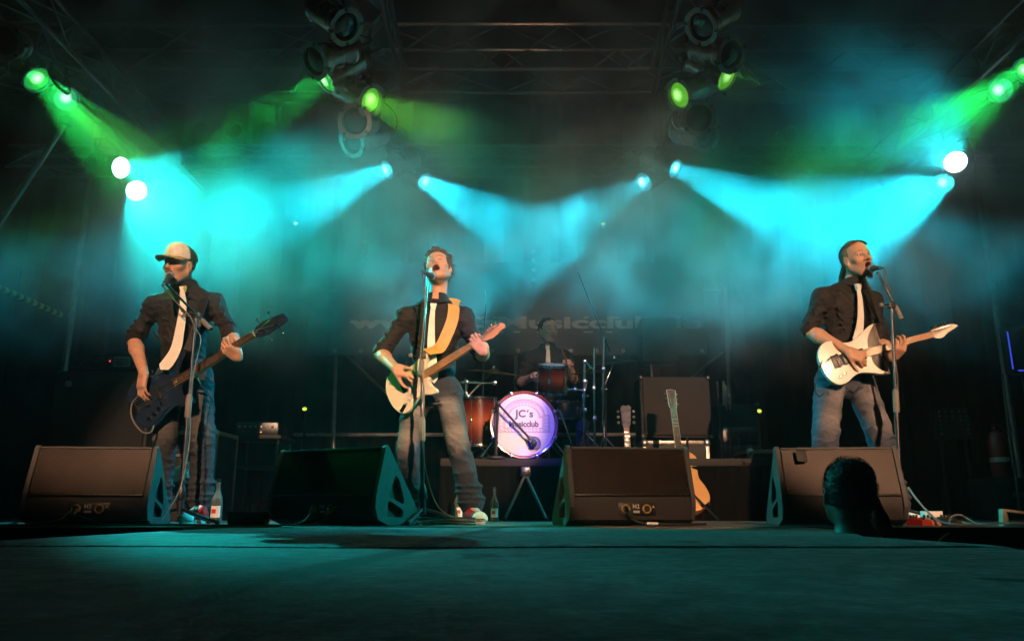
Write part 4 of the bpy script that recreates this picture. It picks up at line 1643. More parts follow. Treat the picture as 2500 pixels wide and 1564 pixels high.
# white tie hanging behind the guitar, tan strap over his left shoulder
yk = YC - 0.128
tie(P1, [at(1057, 752, yk), at(1054, 790, yk - 0.010), at(1053, 840, yk - 0.02), at(1056, 890, yk - 0.02), at(1060, 935, yk - 0.01)], (1, 0.05, 0), (0.028, 0.062), at(1058, 748, yk - 0.002))
o1 = P1.location
# braces of a leather belt
belt_pts = []
def belt(root, J, r=(0.135, 0.108), dz=0.0, m='leather_black'):
    w = Vector(J['waist']) + V3(0, 0, dz)
    pts = []
    for k in range(25):
        a = 2 * math.pi * k / 24
        pts.append(w + V3(math.cos(a) * r[0], math.sin(a) * r[1], 0) - root.location)
    MB().ribbon(pts, (0, 0, 1), 0.036, 0.005).build('belt', m, root)
    MB().cbox(w + V3(0, -r[1] - 0.004, 0) - root.location, (0.045, 0.006, 0.04), 0.003).build('belt_buckle', 'chrome', root)
belt(P1, J, dz=-0.035)
hl = at(1153, 1262, YC - 0.0)
shoe(P1, (hl.x - 0.03, YC + 0.03, 0), (hl.x + 0.075, YC - 0.22, 0))
hr = at(1000, 1262, YC + 0.1)
shoe(P1, (hr.x + 0.01, YC + 0.16, 0), (hr.x - 0.05, YC - 0.10, 0))
J1 = J

# ------------------------------------------------------------------ left: bass player with cap
YB = 5.0
J = dict(neck=at(452, 694, YB), shR=at(379, 746, YB - 0.03), shL=at(524, 742, YB + 0.03),
         elR=at(327, 830, YB + 0.02), elL=at(566, 822, YB - 0.02),
         wrR=at(352, 912, 4.80), wrL=at(582, 872, 4.785),
         waist=at(447, 888, YB + 0.03), hipR=at(412, 930, YB + 0.02), hipL=at(487, 926, YB + 0.03),
         knR=at(404, 1070, YB - 0.03), knL=at(496, 1075, YB - 0.02), anR=at(385, 1235, YB + 0.08), anL=at(490, 1222, YB + 0.02), fwd=(-0.08, -1.0, 0))
P2 = person('man in trucker cap, black shirt and white tie playing a dark blue bass at left', J)
hc = at(438, 650, YB - 0.07)
lo, hi = bbox([J['elR'], J['elL'], J['wrR'], J['wrL'], J['shR'], hc, at(350, 985, 4.8), J['waist'], at(610, 850, 4.75)], 0.11)
hi[2] = hc.z + 0.15
sc = Sculpt(lo, hi, 0.0048)
arms(sc, J, fore=0.042)
M2, W2, mz, mh = head(sc, hc, (-0.30, -0.95, -0.06), (0.05, -0.04, 1.0), mouth=0.85, jawdrop=0.016, size=1.02)
sc.cone(W2(0, -0.035, -0.05), J['neck'] + V3(0, 0.01, -0.03), 0.054, 0.064, 0.03)
hand(sc, J['wrR'], (-0.02, -0.12, -1), (0.55, 0.85, -0.1), -1, ((0.35, 0.6, 0.5), (0.35, 0.6, 0.5), (0.25, 0.5, 0.5), (0.3, 0.5, 0.4)), thumb=(0.55, 0.35))
hand(sc, J['wrL'], (-0.55, -0.50, 0.42), (-0.15, 0.75, 0.60), -1, ((0.6, 0.75, 0.5), (0.65, 0.8, 0.5), (0.7, 0.8, 0.5), (0.75, 0.8, 0.5)), thumb=(0.4, 1.0))
sc.build('body', 'skin', P2, 1, skin_tint(hc, M2, mz, mh, 0.85, stubble=0.25, size=1.02), origin=P2.location)
shirt(P2, J, 57, sleeve=0.90, belly=0.122)
trousers(P2, J, 63, (0.035, 0.038, 0.046), (0.09, 0.085, 0.085), rth=0.092, rkn=0.076, ran=0.078)
hair_cap(P2, hc, M2, 1.0, 'hair_dark', 8, amp=0.004, vol=0.004)
# trucker cap
def trucker_cap(root, c, M, size):
    c = Vector(c)
    def W(x, y, z):
        return c + M @ Vector((x * size, y * size, z * size))
    sc = Sculpt(np.array(c) - 0.16, np.array(c) + 0.19, 0.0042)
    sc.ell(W(0, -0.012, 0.050), (0.090 * size, 0.112 * size, 0.092 * size), M, 0.01)
    sc.ell(W(0, 0.030, 0.088), (0.070 * size, 0.066 * size, 0.064 * size), M, 0.03)
    sc.cut(W(0, 0, 0.040), M @ Vector((0, -0.06, -1)))
    sc.ell(W(0, -0.014, 0.030), (0.084 * size, 0.105 * size, 0.085 * size), M, 0.004, sub=True)
    A_ = np.array(M); cc = np.array(c)
    def tint(V):
        L = ((V - cc) @ A_) / size
        col = np.tile(np.array([0.030, 0.028, 0.026, 1.0]), (len(V), 1))
        col[L[:, 1] > 0.012] = (0.78, 0.74, 0.66, 1)
        seam = np.abs(L[:, 1] - 0.012) < 0.003
        col[seam] = (0.35, 0.30, 0.24, 1)
        btn = (np.abs(L[:, 0]) < 0.002) & (L[:, 1] > 0.012)
        col[btn] = (0.62, 0.58, 0.5, 1)
        return col
    cap = sc.build('cap', 'cloth_tint', root, 1, tint, origin=root.location)
    # curved brim
    V, F = [], []
    n, m_ = 16, 8
    for s in (0, 1):
        for j in range(m_ + 1):
            for i in range(n + 1):
                a = -1.15 + 2.3 * i / n
                r0 = 0.088
                ext = 0.085 * (j / m_) * math.cos(a * 0.95) ** 0.6
                x = math.sin(a) * (r0 + ext * 0.12)
                y = -0.012 + math.cos(a) * 0.112 + ext
                z = 0.044 - 0.10 * x * x / 0.088 * (0.35 + 0.65 * j / m_) * 1.6 - 0.016 * (j / m_) + 0.004 * s
                V.append(W(x, y, z) - root.location)
    k = (n + 1) * (m_ + 1)
    for j in range(m_):
        for i in range(n):
            q = j * (n + 1) + i
            F.append((q, q + 1, q + n + 2, q + n + 1))
            F.append((k + q, k + q + n + 1, k + q + n + 2, k + q + 1))
    for i in range(n):
        q = m_ * (n + 1) + i
        F.append((q, q + 1, k + q + 1, k + q))
    MB().add(V, F).build('cap_brim', 'brim_tan', root)
    MB().sphere(W(0, 0.005, 0.151) - root.location, 0.007, 8).build('cap_button', 'brim_tan', root)
mat('brim_tan', (0.42, 0.24, 0.09), 0.75, var=0.12, scale=40, bump=0.1, bscale=200)
trucker_cap(P2, hc, M2, 1.03)
yk = YB - 0.135
tie(P2, [at(445, 712, yk), at(447, 745, yk - 0.02), at(440, 800, yk - 0.03), at(430, 850, yk - 0.035), at(410, 885, yk - 0.06), at(393, 902, yk - 0.08)], (1, 0.1, 0.1), (0.030, 0.078), at(447, 706, yk + 0.01), fwd=(-0.2, -1, 0))
belt(P2, J, dz=-0.04)
hl = at(492, 1262, YB)
shoe(P2, (hl.x + 0.0, YB + 0.05, 0), (hl.x - 0.035, YB - 0.22, 0))
hr = at(385, 1262, YB + 0.08)
shoe(P2, (hr.x, YB + 0.13, 0), (hr.x - 0.08, YB - 0.12, 0))
J2 = J
# wallet chain at his left hip
ch = spline([at(483, 920, 4.86), at(494, 945, 4.83), at(510, 965, 4.84), at(522, 985, 4.86), at(526, 1000, 4.9)], 10)
mb = MB()
for i in range(len(ch) - 1):
    d = ch[i + 1] - ch[i]
    Mq = frame(d, (0, 1, 0) if i % 2 else (1, 0, 0))
    mb.box((ch[i] + ch[i + 1]) / 2 - P2.location, (0.009, 0.004, d.length * 1.15), Mq)
cq = mb.build('wallet_chain', 'chrome', P2)
cq['kind'] = 'stuff'
# key tag at the collar
MB().sphere(at(452, 703, 4.82) - P2.location, (0.012, 0.004, 0.018), 8).build('collar_badge', 'tag_lime', P2) if 'tag_lime' in MATS else None

# ------------------------------------------------------------------ right: guitarist with long hair
YG = 5.0
J = dict(neck=at(2082, 690, YG), shR=at(2008, 727, YG - 0.05), shL=at(2128, 737, YG + 0.08),
         elR=at(1972, 806, YG - 0.02), elL=at(2150, 838, YG + 0.06),
         wrR=at(2072, 858, 4.80), wrL=at(2176, 872, 4.85),
         waist=at(2062, 885, YG + 0.03), hipR=at(2026, 935, YG), hipL=at(2098, 930, YG + 0.06),
         knR=at(2016, 1050, YG - 0.06), knL=at(2142, 1045, YG - 0.02), anR=at(2012, 1232, YG + 0.02), anL=at(2188, 1232, YG + 0.10), fwd=(0.20, -0.98, 0))
P3 = person('long haired man in black shirt and white tie playing a pale guitar at right', J)
hc = at(2091, 634, YG - 0.05)
lo, hi = bbox([J['elR'], J['elL'], J['wrR'], J['wrL'], J['shR'], hc, J['waist'], at(2225, 850, 4.8)], 0.11)
hi[2] = hc.z + 0.15
sc = Sculpt(lo, hi, 0.0048)
arms(sc, J, fore=0.044)
M3, W3, mz, mh = head(sc, hc, (0.20, -0.97, 0.06), (-0.16, 0.06, 1.0), mouth=0.95, jawdrop=0.018, size=1.02, wide=0.96)
sc.cone(W3(0, -0.035, -0.05), J['neck'] + V3(0, 0.01, -0.03), 0.052, 0.062, 0.03)
hand(sc, J['wrR'], (0.80, -0.22, -0.50), (0.20, 0.80, -0.45), -1, ((0.9, 0.9, 0.6), (0.8, 0.9, 0.6), (0.8, 0.9, 0.6), (0.9, 0.9, 0.6)), thumb=(0.6, 0.5))
hand(sc, J['wrL'], (0.30, -0.62, 0.42), (-0.10, 0.72, 0.65), -1, ((0.6, 0.7, 0.5), (0.6, 0.75, 0.5), (0.65, 0.8, 0.5), (0.7, 0.8, 0.5)), thumb=(0.4, 1.0))
sc.build('body', 'skin', P3, 1, skin_tint(hc, M3, mz, mh, 0.95, stubble=0.45, beard=0.8, brow=(0.13, 0.08, 0.04), size=1.02, eyes=True), origin=P3.location)
shirt(P3, J, 91, sleeve=0.92, belly=0.120)
trousers(P3, J, 97, (0.060, 0.072, 0.098), (0.20, 0.19, 0.20), rth=0.096, rkn=0.086, ran=0.086)
hair_cap(P3, hc, M3, 1.01, 'hair_fair', 15, amp=0.003, vol=0.006)
# hair combed back and tied: strands over the skull, tail falling behind the shoulder
rnd = random.Random(9)
out = []
for i in range(260):
    a = rnd.uniform(-1.25, 1.25)
    x0, z0 = 0.068 * math.sin(a), 0.075 + 0.050 * math.cos(a)
    pts = []
    for t in (0.0, 0.25, 0.5, 0.75, 1.0):
        y = 0.062 - 0.175 * t
        sc_ = math.sqrt(max(0.05, 1 - ((y + 0.018) / 0.108) ** 2))
        x = x0 * (0.55 + 0.5 * sc_) * (1 - 0.55 * t * t)
        z = 0.030 + (z0 - 0.030) * (0.25 + 0.78 * sc_) - 0.05 * t * t + rnd.uniform(-1, 1) * 0.002
        pts.append(Vector((x * 1.12, y, z + 0.006)))
    out.append([(hc + M3 @ (q * 1.02)) - P3.location for q in pts])
strands('hair_strand', 'hair_fair', P3, out, 0.0030)
out = []
for i in range(130):
    p0 = W3(rnd.uniform(-0.02, 0.02), -0.118, 0.0 + rnd.uniform(-0.02, 0.02))
    e = Vector((rnd.uniform(-0.03, 0.04), rnd.uniform(0.0, 0.05), 0))
    p1 = p0 + V3(-0.01, 0.03, -0.07) + e * 0.4
    p2 = p1 + V3(0.02, 0.02, -0.10) + e * 0.8
    p3 = p2 + V3(0.05 + rnd.uniform(-0.03, 0.05), -0.02, -0.10 + rnd.uniform(-0.03, 0.04)) + e
    out.append([q - P3.location for q in spline([p0, p1, p2, p3], 3)])
for i in range(60):     # loose strands in front of the left shoulder
    p0 = W3(-0.068, -0.04, -0.03)
    p1 = at(2116, 690 + rnd.uniform(-6, 6), YG + 0.02)
    p2 = at(2124 + rnd.uniform(-6, 8), 712 + rnd.uniform(-4, 6), YG - 0.03)
    out.append([q - P3.location for q in spline([p0, p1, p2], 4)])
strands('ponytail_strand', 'hair_fair', P3, out, 0.0024)
# goatee
out = []
for i in range(90):
    p = W3(rnd.uniform(-0.016, 0.016), 0.080 + rnd.uniform(-0.012, 0.006), -0.128 + rnd.uniform(-0.006, 0.012))
    e = p + V3(rnd.uniform(-0.006, 0.012), rnd.uniform(-0.02, 0.0), -0.028 + rnd.uniform(-0.01, 0.01))
    out.append([p - P3.location, lerp(p, e, 0.5) - P3.location, e - P3.location])
strands('beard_strand', 'hair_fair', P3, out, 0.0018)
yk = YG - 0.115
tie(P3, [at(2096, 706, yk - 0.02), at(2100, 735, yk - 0.03), at(2101, 775, yk - 0.035), at(2097, 810, yk - 0.04), at(2087, 842, yk - 0.05)], (1, 0.3, 0), (0.026, 0.060), at(2095, 700, yk - 0.012), fwd=(0.34, -0.94, 0))
belt(P3, J, dz=-0.045)
for (px, dx) in ((2010, -0.02), (2188, 0.07)):
    q = at(px, 1262, YG)
    shoe(P3, (q.x, YG + 0.10, 0), (q.x + dx, YG - 0.15, 0), upper='shoe_black', sole='black_rubber')
J3 = J

# ------------------------------------------------------------------ drummer
YD = 7.25
J = dict(neck=at(1336, 846, YD), shR=at(1289, 876, YD), shL=at(1380, 873, YD),
         elR=at(1268, 935, YD - 0.08), elL=at(1402, 930, YD - 0.05), wrR=at(1302, 918, YD - 0.34), wrL=at(1388, 890, YD - 0.34),
         waist=at(1335, 985, YD + 0.05), hipR=at(1305, 1008, YD + 0.03), hipL=at(1365, 1008, YD + 0.03),
         knR=at(1255, 1035, YD - 0.40), knL=at(1420, 1035, YD - 0.40), anR=at(1262, 1110, YD - 0.35), anL=at(1425, 1112, YD - 0.35), fwd=(0, -1, 0), floor=0.466)
P4 = person('seated drummer in black shirt and white tie behind the kit', J)
hc = at(1338, 808, YD - 0.03)
lo, hi = bbox([J['elR'], J['elL'], J['wrR'], J['wrL'], J['shR'], hc, J['waist']], 0.12)
hi[2] = hc.z + 0.15
sc = Sculpt(lo, hi, 0.0060)
arms(sc, J)
M4, W4, mz, mh = head(sc, hc, (0.42, -0.90, -0.05), (0, 0, 1.0), mouth=0.0, jawdrop=0.0, size=1.02)
sc.cone(W4(0, -0.03, -0.05), J['neck'] + V3(0, 0.01, -0.03), 0.052, 0.062, 0.03)
hand(sc, J['wrR'], (0.35, -0.9, 0.1), (0, 0, -1), -1, ((1.1, 1.1, 0.7),) * 4, thumb=(0.4, 0.5))
hand(sc, J['wrL'], (-0.25, -0.9, 0.2), (0, 0, -1), 1, ((1.1, 1.1, 0.7),) * 4, thumb=(0.4, 0.5))
sc.build('body', 'skin', P4, 1, skin_tint(hc, M4, mz, mh, 0.0, stubble=0.2, size=1.02, eyes=True), origin=P4.location)
shirt(P4, J, 121, sleeve=0.95, res=0.0075)
trousers(P4, J, 127, (0.03, 0.034, 0.05), (0.05, 0.055, 0.075), res=0.009)
hair_cap(P4, hc, M4, 1.02, 'hair_dark', 25, amp=0.006, vol=0.012)
yk = YD - 0.13
tie(P4, [at(1338, 852, yk), at(1338, 880, yk - 0.01), at(1338, 910, yk - 0.01), at(1338, 950, yk)], (1, 0, 0), (0.03, 0.06), at(1337, 849, yk))
for (a, s) in (('anR', -0.02), ('anL', 0.03)):
    q = J[a]
    shoe(P4, (q.x, q.y + 0.05, 0.466), (q.x + s, q.y - 0.22, 0.466), upper='shoe_black', sole='black_rubber')
for w_, lab, dx in (('wrR', 'drum stick in the right hand of the drummer', 0.10), ('wrL', 'drum stick in the left hand of the drummer', -0.08)):
    q = J[w_] + V3(0, -0.09, -0.015)
    st = tag(MB().tube([(0, 0.10, -0.02), (dx * 0.5, -0.12, 0.03), (dx, -0.27, 0.08)], [0.007, 0.007, 0.004], 8).build('drum_stick', 'stick_wood'), lab, 'drum stick', 'drum sticks') if 'stick_wood' in MATS else None
    if st:
        st.location = q

# ------------------------------------------------------------------ listener below the stage edge, seen from behind
q = at(2075, 1190, 3.26)
J = dict(anR=(q.x - 0.1, 3.3, -1.35), anL=(q.x + 0.1, 3.3, -1.35), floor=-1.45)
P5 = person('dark silhouetted listener with short hair in the pit beside the catwalk', J)
hc = at(2072, 1211, 3.26)
sc = Sculpt(np.array(hc) + np.array((-0.36, -0.26, -1.50)), np.array(hc) + np.array((0.40, 0.26, 0.17)), 0.0085)
M5, W5, mz, mh = head(sc, hc, (0.25, 0.95, 0.10), (0.08, -0.1, 1), mouth=0, jawdrop=0, size=1.10, wide=1.08)
nk = hc + V3(0.01, -0.02, -0.19)
sc.cone(W5(0, -0.03, -0.06), nk, 0.062, 0.070, 0.03)
shz = nk.z - 0.07
sc.cone(nk, (hc.x - 0.20, 3.27, shz - 0.03), 0.07, 0.06, 0.05)
sc.cone(nk, (hc.x + 0.22, 3.29, shz - 0.03), 0.07, 0.06, 0.05)
sc.ell((hc.x, 3.28, shz - 0.22), (0.20, 0.125, 0.26), None, 0.05)
sc.ell((hc.x, 3.28, shz - 0.50), (0.17, 0.12, 0.22), None, 0.05)
for sx in (-1, 1):
    sc.cone((hc.x + sx * 0.09, 3.28, shz - 0.6), (hc.x + sx * 0.10, 3.26, -0.98), 0.09, 0.06, 0.03)
    sc.cone((hc.x + sx * 0.10, 3.26, -0.98), (hc.x + sx * 0.10, 3.29, -1.38), 0.06, 0.05, 0.03)
    sc.cone((hc.x + sx * 0.10, 3.33, -1.415), (hc.x + sx * 0.11, 3.14 + 0.3, -1.42), 0.035, 0.035, 0.02)
# left arm down, right arm raised with the hand beside the head
sc.cone((hc.x - 0.21, 3.27, shz - 0.04), (hc.x - 0.25, 3.26, shz - 0.34), 0.055, 0.045, 0.03)
sc.cone((hc.x - 0.25, 3.26, shz - 0.34), (hc.x - 0.22, 3.40, shz - 0.55), 0.045, 0.032, 0.03)
elb = V3(hc.x + 0.235, 3.36, shz - 0.10)
sc.cone((hc.x + 0.21, 3.29, shz - 0.04), elb, 0.055, 0.048, 0.03)
wri = V3(hc.x + 0.165, 3.36, hc.z - 0.085)
sc.cone(elb, wri, 0.047, 0.032, 0.03)
hand(sc, wri, (-0.28, 0.05, 1), (-1, 0.1, -0.2), 1, ((0.35, 0.4, 0.3),) * 4, thumb=(0.5, 0.4))
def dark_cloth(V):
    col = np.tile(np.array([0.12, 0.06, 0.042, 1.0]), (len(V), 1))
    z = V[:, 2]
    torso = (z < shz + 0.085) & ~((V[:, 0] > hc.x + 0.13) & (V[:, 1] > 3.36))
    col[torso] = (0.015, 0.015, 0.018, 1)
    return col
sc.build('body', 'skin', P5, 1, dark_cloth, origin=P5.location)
hair_cap(P5, hc, M5, 1.15, 'hair_dark', 33, amp=0.0012, vol=0.010, down=-0.075)
out = []
rnd = random.Random(4)
for i in range(2600):       # cropped hair as fine stubble strands
    a, z = rnd.uniform(0, 6.283), rnd.uniform(-0.045, 0.13)
    rr = math.sqrt(max(0.0, 1 - ((z - 0.036) / 0.098) ** 2))
    p = Vector((0.083 * rr * math.cos(a), -0.022 + 0.103 * rr * math.sin(a), z))
    if p.y > 0.035 and z < 0.08:
        continue
    nrm = Vector((p.x, p.y + 0.022, p.z - 0.03)).normalized()
    b = hc + M5 @ (p * 1.16)
    e = hc + M5 @ ((p + nrm * 0.010 + Vector((0, -0.003, 0.003))) * 1.16)
    out.append([b - P5.location, e - P5.location])
strands('hair_strand', 'hair_dark', P5, out, 0.0011)

# ================================================================== guitars
mat('guitar_white', (0.74, 0.66, 0.52), 0.22, var=0.05, scale=4, coat=0.5)
mat('guitar_pearl', (0.70, 0.62, 0.54), 0.30, var=0.05, scale=4, coat=0.4)
mat('bass_blue', (0.012, 0.022, 0.045), 0.20, var=0.2, scale=6, coat=0.6)
mat('pickguard', (0.62, 0.58, 0.50), 0.35, var=0.05)
mat('maple', (0.55, 0.30, 0.12), 0.4, var=0.16, scale=18, coat=0.2)
mat('rosewood', (0.09, 0.042, 0.022), 0.5, var=0.3, scale=25)
mat('spruce', (0.62, 0.32, 0.11), 0.38, var=0.12, scale=8, coat=0.4)
mat('fret', (0.62, 0.60, 0.55), 0.25, metal=1.0, var=0.05)
mat('tortoise', (0.10, 0.02, 0.012), 0.3, var=0.4, scale=20, coat=0.4)

def closed_spline(pts, n=5):
    P = [Vector((p[0], p[1], 0)) for p in pts]
    m = len(P)
    out = []
    for i in range(m):
        a, b, c, d = P[i - 1], P[i], P[(i + 1) % m], P[(i + 2) % m]
        for k in range(n):
            t = k / n
            q = 0.5 * ((2 * b) + (c - a) * t + (2 * a - 5 * b + 4 * c - d) * t * t + (3 * b - a - 3 * c + d) * t ** 3)
            out.append((q.x, q.y))
    return out
STRAT = [(0, 0), (.006, .06), (.03, .115), (.075, .152), (.125, .160), (.175, .145), (.225, .122), (.27, .116), (.31, .128), (.355, .147), (.395, .148), (.408, .128), (.388, .098), (.356, .066), (.346, .034), (.343, 0), (.340, -.032), (.328, -.058), (.335, -.095), (.352, -.130), (.345, -.152), (.310, -.150), (.265, -.125), (.22, -.115), (.18, -.125), (.135, -.152), (.085, -.163), (.04, -.138), (.010, -.08)]
SUPER = [(0, 0.01), (.008, .07), (.04, .125), (.085, .150), (.135, .148), (.19, .122), (.245, .108), (.30, .120), (.36, .150), (.42, .178), (.465, .180), (.43, .150), (.385, .105), (.362, .06), (.355, .03), (.352, -.03), (.345, -.06), (.350, -.095), (.375, -.135), (.425, -.172), (.37, -.168), (.30, -.140), (.24, -.120), (.18, -.130), (.13, -.155), (.08, -.160), (.035, -.130), (.008, -.07)]
BASS = [(0, 0), (.006, .06), (.03, .12), (.08, .162), (.14, .168), (.20, .145), (.26, .122), (.32, .122), (.39, .150), (.46, .172), (.505, .165), (.49, .135), (.45, .105), (.41, .07), (.395, .035), (.392, -.03), (.375, -.06), (.365, -.09), (.385, -.130), (.40, -.158), (.37, -.172), (.31, -.150), (.25, -.125), (.19, -.135), (.13, -.162), (.075, -.165), (.03, -.13), (.006, -.07)]

def bevel_slab(outline, th, bev, name, m, parent):
    bm = bmesh.new()
    vs = [bm.verts.new((x, y, 0)) for (x, y) in outline]
    f = bm.faces.new(vs)
    if f.normal.z < 0:
        f.normal_flip()
    ex = bmesh.ops.extrude_face_region(bm, geom=[f])
    top = [g for g in ex['geom'] if isinstance(g, bmesh.types.BMFace)]
    bmesh.ops.translate(bm, verts=[g for g in ex['geom'] if isinstance(g, bmesh.types.BMVert)], vec=(0, 0, th))
    bmesh.ops.recalc_face_normals(bm, faces=bm.faces)
    edges = [e for e in bm.edges if abs(e.verts[0].co.z - e.verts[1].co.z) < 1e-6]
    bmesh.ops.bevel(bm, geom=edges, offset=bev, segments=3, affect='EDGES', profile=0.6)
    for q in bm.faces:
        q.smooth = True
    for e in bm.edges:
        e.smooth = len(e.link_faces) == 2 and e.calc_face_angle(0) < 0.6
    me = bpy.data.meshes.new(name)
    bm.to_mesh(me)
    bm.free()
    return link(name, me, m, parent)

def guitar(label, tail, tip, yup, normal, kind, body_mat, outline, L=0.98, name='electric_guitar', cat='guitar'):
    tail, tip = Vector(tail), Vector(tip)
    x = (tip - tail)
    s = x.length / L
    x.normalize()
    n = Vector(normal)
    z = (n - x * n.dot(x)).normalized()
    y = z.cross(x)
    M = Matrix((x, y, z)).transposed()
    root = thing(name, label, cat, tail, M)
    root.scale = (s, s, s)
    bass = kind == 'bass'
    th = 0.042
    bev = 0.010 if kind != 'super' else 0.006
    bevel_slab(closed_spline(outline, 4), th, bev, 'body', body_mat, root).location = (0, 0, -th)
    j0 = 0.345 if not bass else 0.39
    head0 = L - (0.175 if kind == 'strat' else 0.19 if kind == 'super' else 0.23)
    w0, w1 = (0.028, 0.021) if not bass else (0.031, 0.021)
    nk_m = 'maple' if kind != 'bass' else 'maple'
    fb_m = {'strat': 'maple', 'super': 'rosewood', 'bass': 'rosewood'}[kind]
    if kind == 'super':
        fb_m = 'maple'
    fb0 = j0 - 0.055
    MB().add([(j0 - 0.06, -w0, -0.022), (j0 - 0.06, w0, -0.022), (head0, w1, -0.016), (head0, -w1, -0.016), (j0 - 0.06, -w0, 0.006), (j0 - 0.06, w0, 0.006), (head0, w1, 0.006), (head0, -w1, 0.006)],
             [(0, 1, 2, 3), (4, 7, 6, 5), (0, 4, 5, 1), (1, 5, 6, 2), (2, 6, 7, 3), (3, 7, 4, 0)]).build('neck', nk_m, root, smooth=False)
    fb = MB().add([(fb0, -w0, 0.0062), (fb0, w0, 0.0062), (head0, w1, 0.0062), (head0, -w1, 0.0062), (fb0, -w0 * .96, 0.012), (fb0, w0 * .96, 0.012), (head0, w1 * .96, 0.012), (head0, -w1 * .96, 0.012)],
             [(0, 1, 2, 3), (4, 7, 6, 5), (0, 4, 5, 1), (1, 5, 6, 2), (2, 6, 7, 3), (3, 7, 4, 0)]).build('fretboard', fb_m, root, smooth=False)
    scale_len = 0.648 if not bass else 0.864
    nut = head0
    fm = MB().box((0, 0, 0), (0.0022, 1.0, 0.002)).mesh('fret')
    for k in range(1, 23 if not bass else 21):
        xf = nut - scale_len * (1 - 2 ** (-k / 12))
        if xf < fb0 + 0.005:
            break
        t = (xf - fb0) / (head0 - fb0)
        ww = 2 * (w0 + (w1 - w0) * t) * 0.95
        fo = link('fret', fm, 'fret', fb)
        fo.location = (xf, 0, 0.0128)
        fo.scale = (1, ww, 1)
        if k in (3, 5, 7, 9, 12, 15, 17, 19):
            xd = xf + scale_len * 2 ** (-k / 12) * 0.028
            MB().lathe([(0.0032, 0.0121), (0.0004, 0.0126)], 10, o=(xd, 0, 0)).build('inlay', 'black_plastic' if fb_m == 'maple' else 'pickguard', fb)
    # headstock
    hz0, hz1 = -0.018, -0.004
    if kind == 'strat':
        hp = [(head0, -.022), (head0 + .03, -.030), (head0 + .06, -.036), (head0 + .10, -.030), (head0 + .15, -.020), (L - .008, -.022), (L + .002, -.004), (L - .004, .018), (L - .03, .034), (head0 + .10, .040), (head0 + .04, .038), (head0 + .015, .028), (head0, .022)]
    elif kind == 'super':
        hp = [(head0, -.022), (head0 + .035, -.042), (head0 + .06, -.040), (head0 + .10, -.020), (head0 + .15, -.004), (L, .010), (L - .02, .026), (head0 + .14, .034), (head0 + .05, .034), (head0 + .01, .030), (head0, .022)]
    else:
        hp = [(head0, -.022), (head0 + .03, -.040), (head0 + .08, -.050), (head0 + .16, -.042), (L - .01, -.040), (L, -.020), (L - .012, .022), (head0 + .16, .034), (head0 + .08, .050), (head0 + .03, .040), (head0, .022)]
    hm_ = {'strat': 'maple', 'super': 'guitar_pearl', 'bass': 'bass_blue'}[kind]
    hs = bevel_slab(hp, hz1 - hz0, 0.002, 'headstock', hm_, root)
    hs.location = (0, 0, hz0)
    MB().box((head0, 0, 0.0085), (0.004, 2 * w1, 0.012)).build('nut', 'pickguard', root)
    # tuners
    tn = 6 if not bass else 4
    for k in range(tn):
        if bass:
            side = 1 if k < 2 else -1
            tx, ty = head0 + 0.05 + 0.085 * (k % 2) + 0.02 * (side < 0), side * 0.024
            out = 0.058
        else:
            side = 1
            tx, ty = head0 + 0.022 + 0.0235 * k, 0.020 if kind == 'strat' else 0.016 + 0.001 * k
            out = 0.030
        tr = MB().lathe([(0.005, 0.0), (0.005, 0.012), (0.0035, 0.016), (0.0004, 0.0165)] if not bass else [(0.009, 0), (0.008, .016), (.0005, .017)], 8, o=(tx, ty, hz1)).build('tuner', 'chrome', root)
        MB().tube([(tx, ty, hz0 - 0.004), (tx, ty + side * out, hz0 - 0.004)], 0.003, 6).build('tuner_shaft', 'chrome', tr)
        MB().sphere((tx, ty + side * (out + 0.006), hz0 - 0.004), (0.006, 0.010, 0.008) if not bass else (0.012, 0.012, 0.006), 8).build('tuner_button', 'chrome', tr)
    # strings
    ns = 6 if not bass else 4
    bx = nut - scale_len
    for k in range(ns):
        f = (k - (ns - 1) / 2) / ((ns - 1) / 2)
        y0, y1 = f * (0.026 if not bass else 0.028), f * (w1 * 0.80)
        rr = (0.0006 + 0.00012 * k) if not bass else (0.0010 + 0.0003 * k)
        if bass:
            tx, ty = head0 + 0.05 + 0.085 * (k % 2), (1 if k < 2 else -1) * 0.024
        else:
            tx, ty = head0 + 0.022 + 0.0235 * (ns - 1 - k), 0.018
        MB().tube([(bx, y0, 0.019), (nut, y1, 0.0155), (tx, ty, hz1 + 0.012)], rr, 4).build('string', 'chrome' if not bass else 'gold', root)
    # bridge
    br_m = 'chrome' if kind == 'strat' else 'black_plastic' if kind == 'super' else 'chrome'
    br = MB().cbox((bx - 0.012, 0, 0.006), (0.04, 0.075 if not bass else 0.082, 0.010), 0.002).build('bridge', br_m, root)
    for k in range(ns):
        f = (k - (ns - 1) / 2) / ((ns - 1) / 2)
        MB().cbox((bx - 0.002, f * 0.026, 0.013), (0.022, 0.008 if not bass else 0.014, 0.008), 0.0015).build('saddle', 'chrome' if kind != 'super' else 'steel_dark', br)
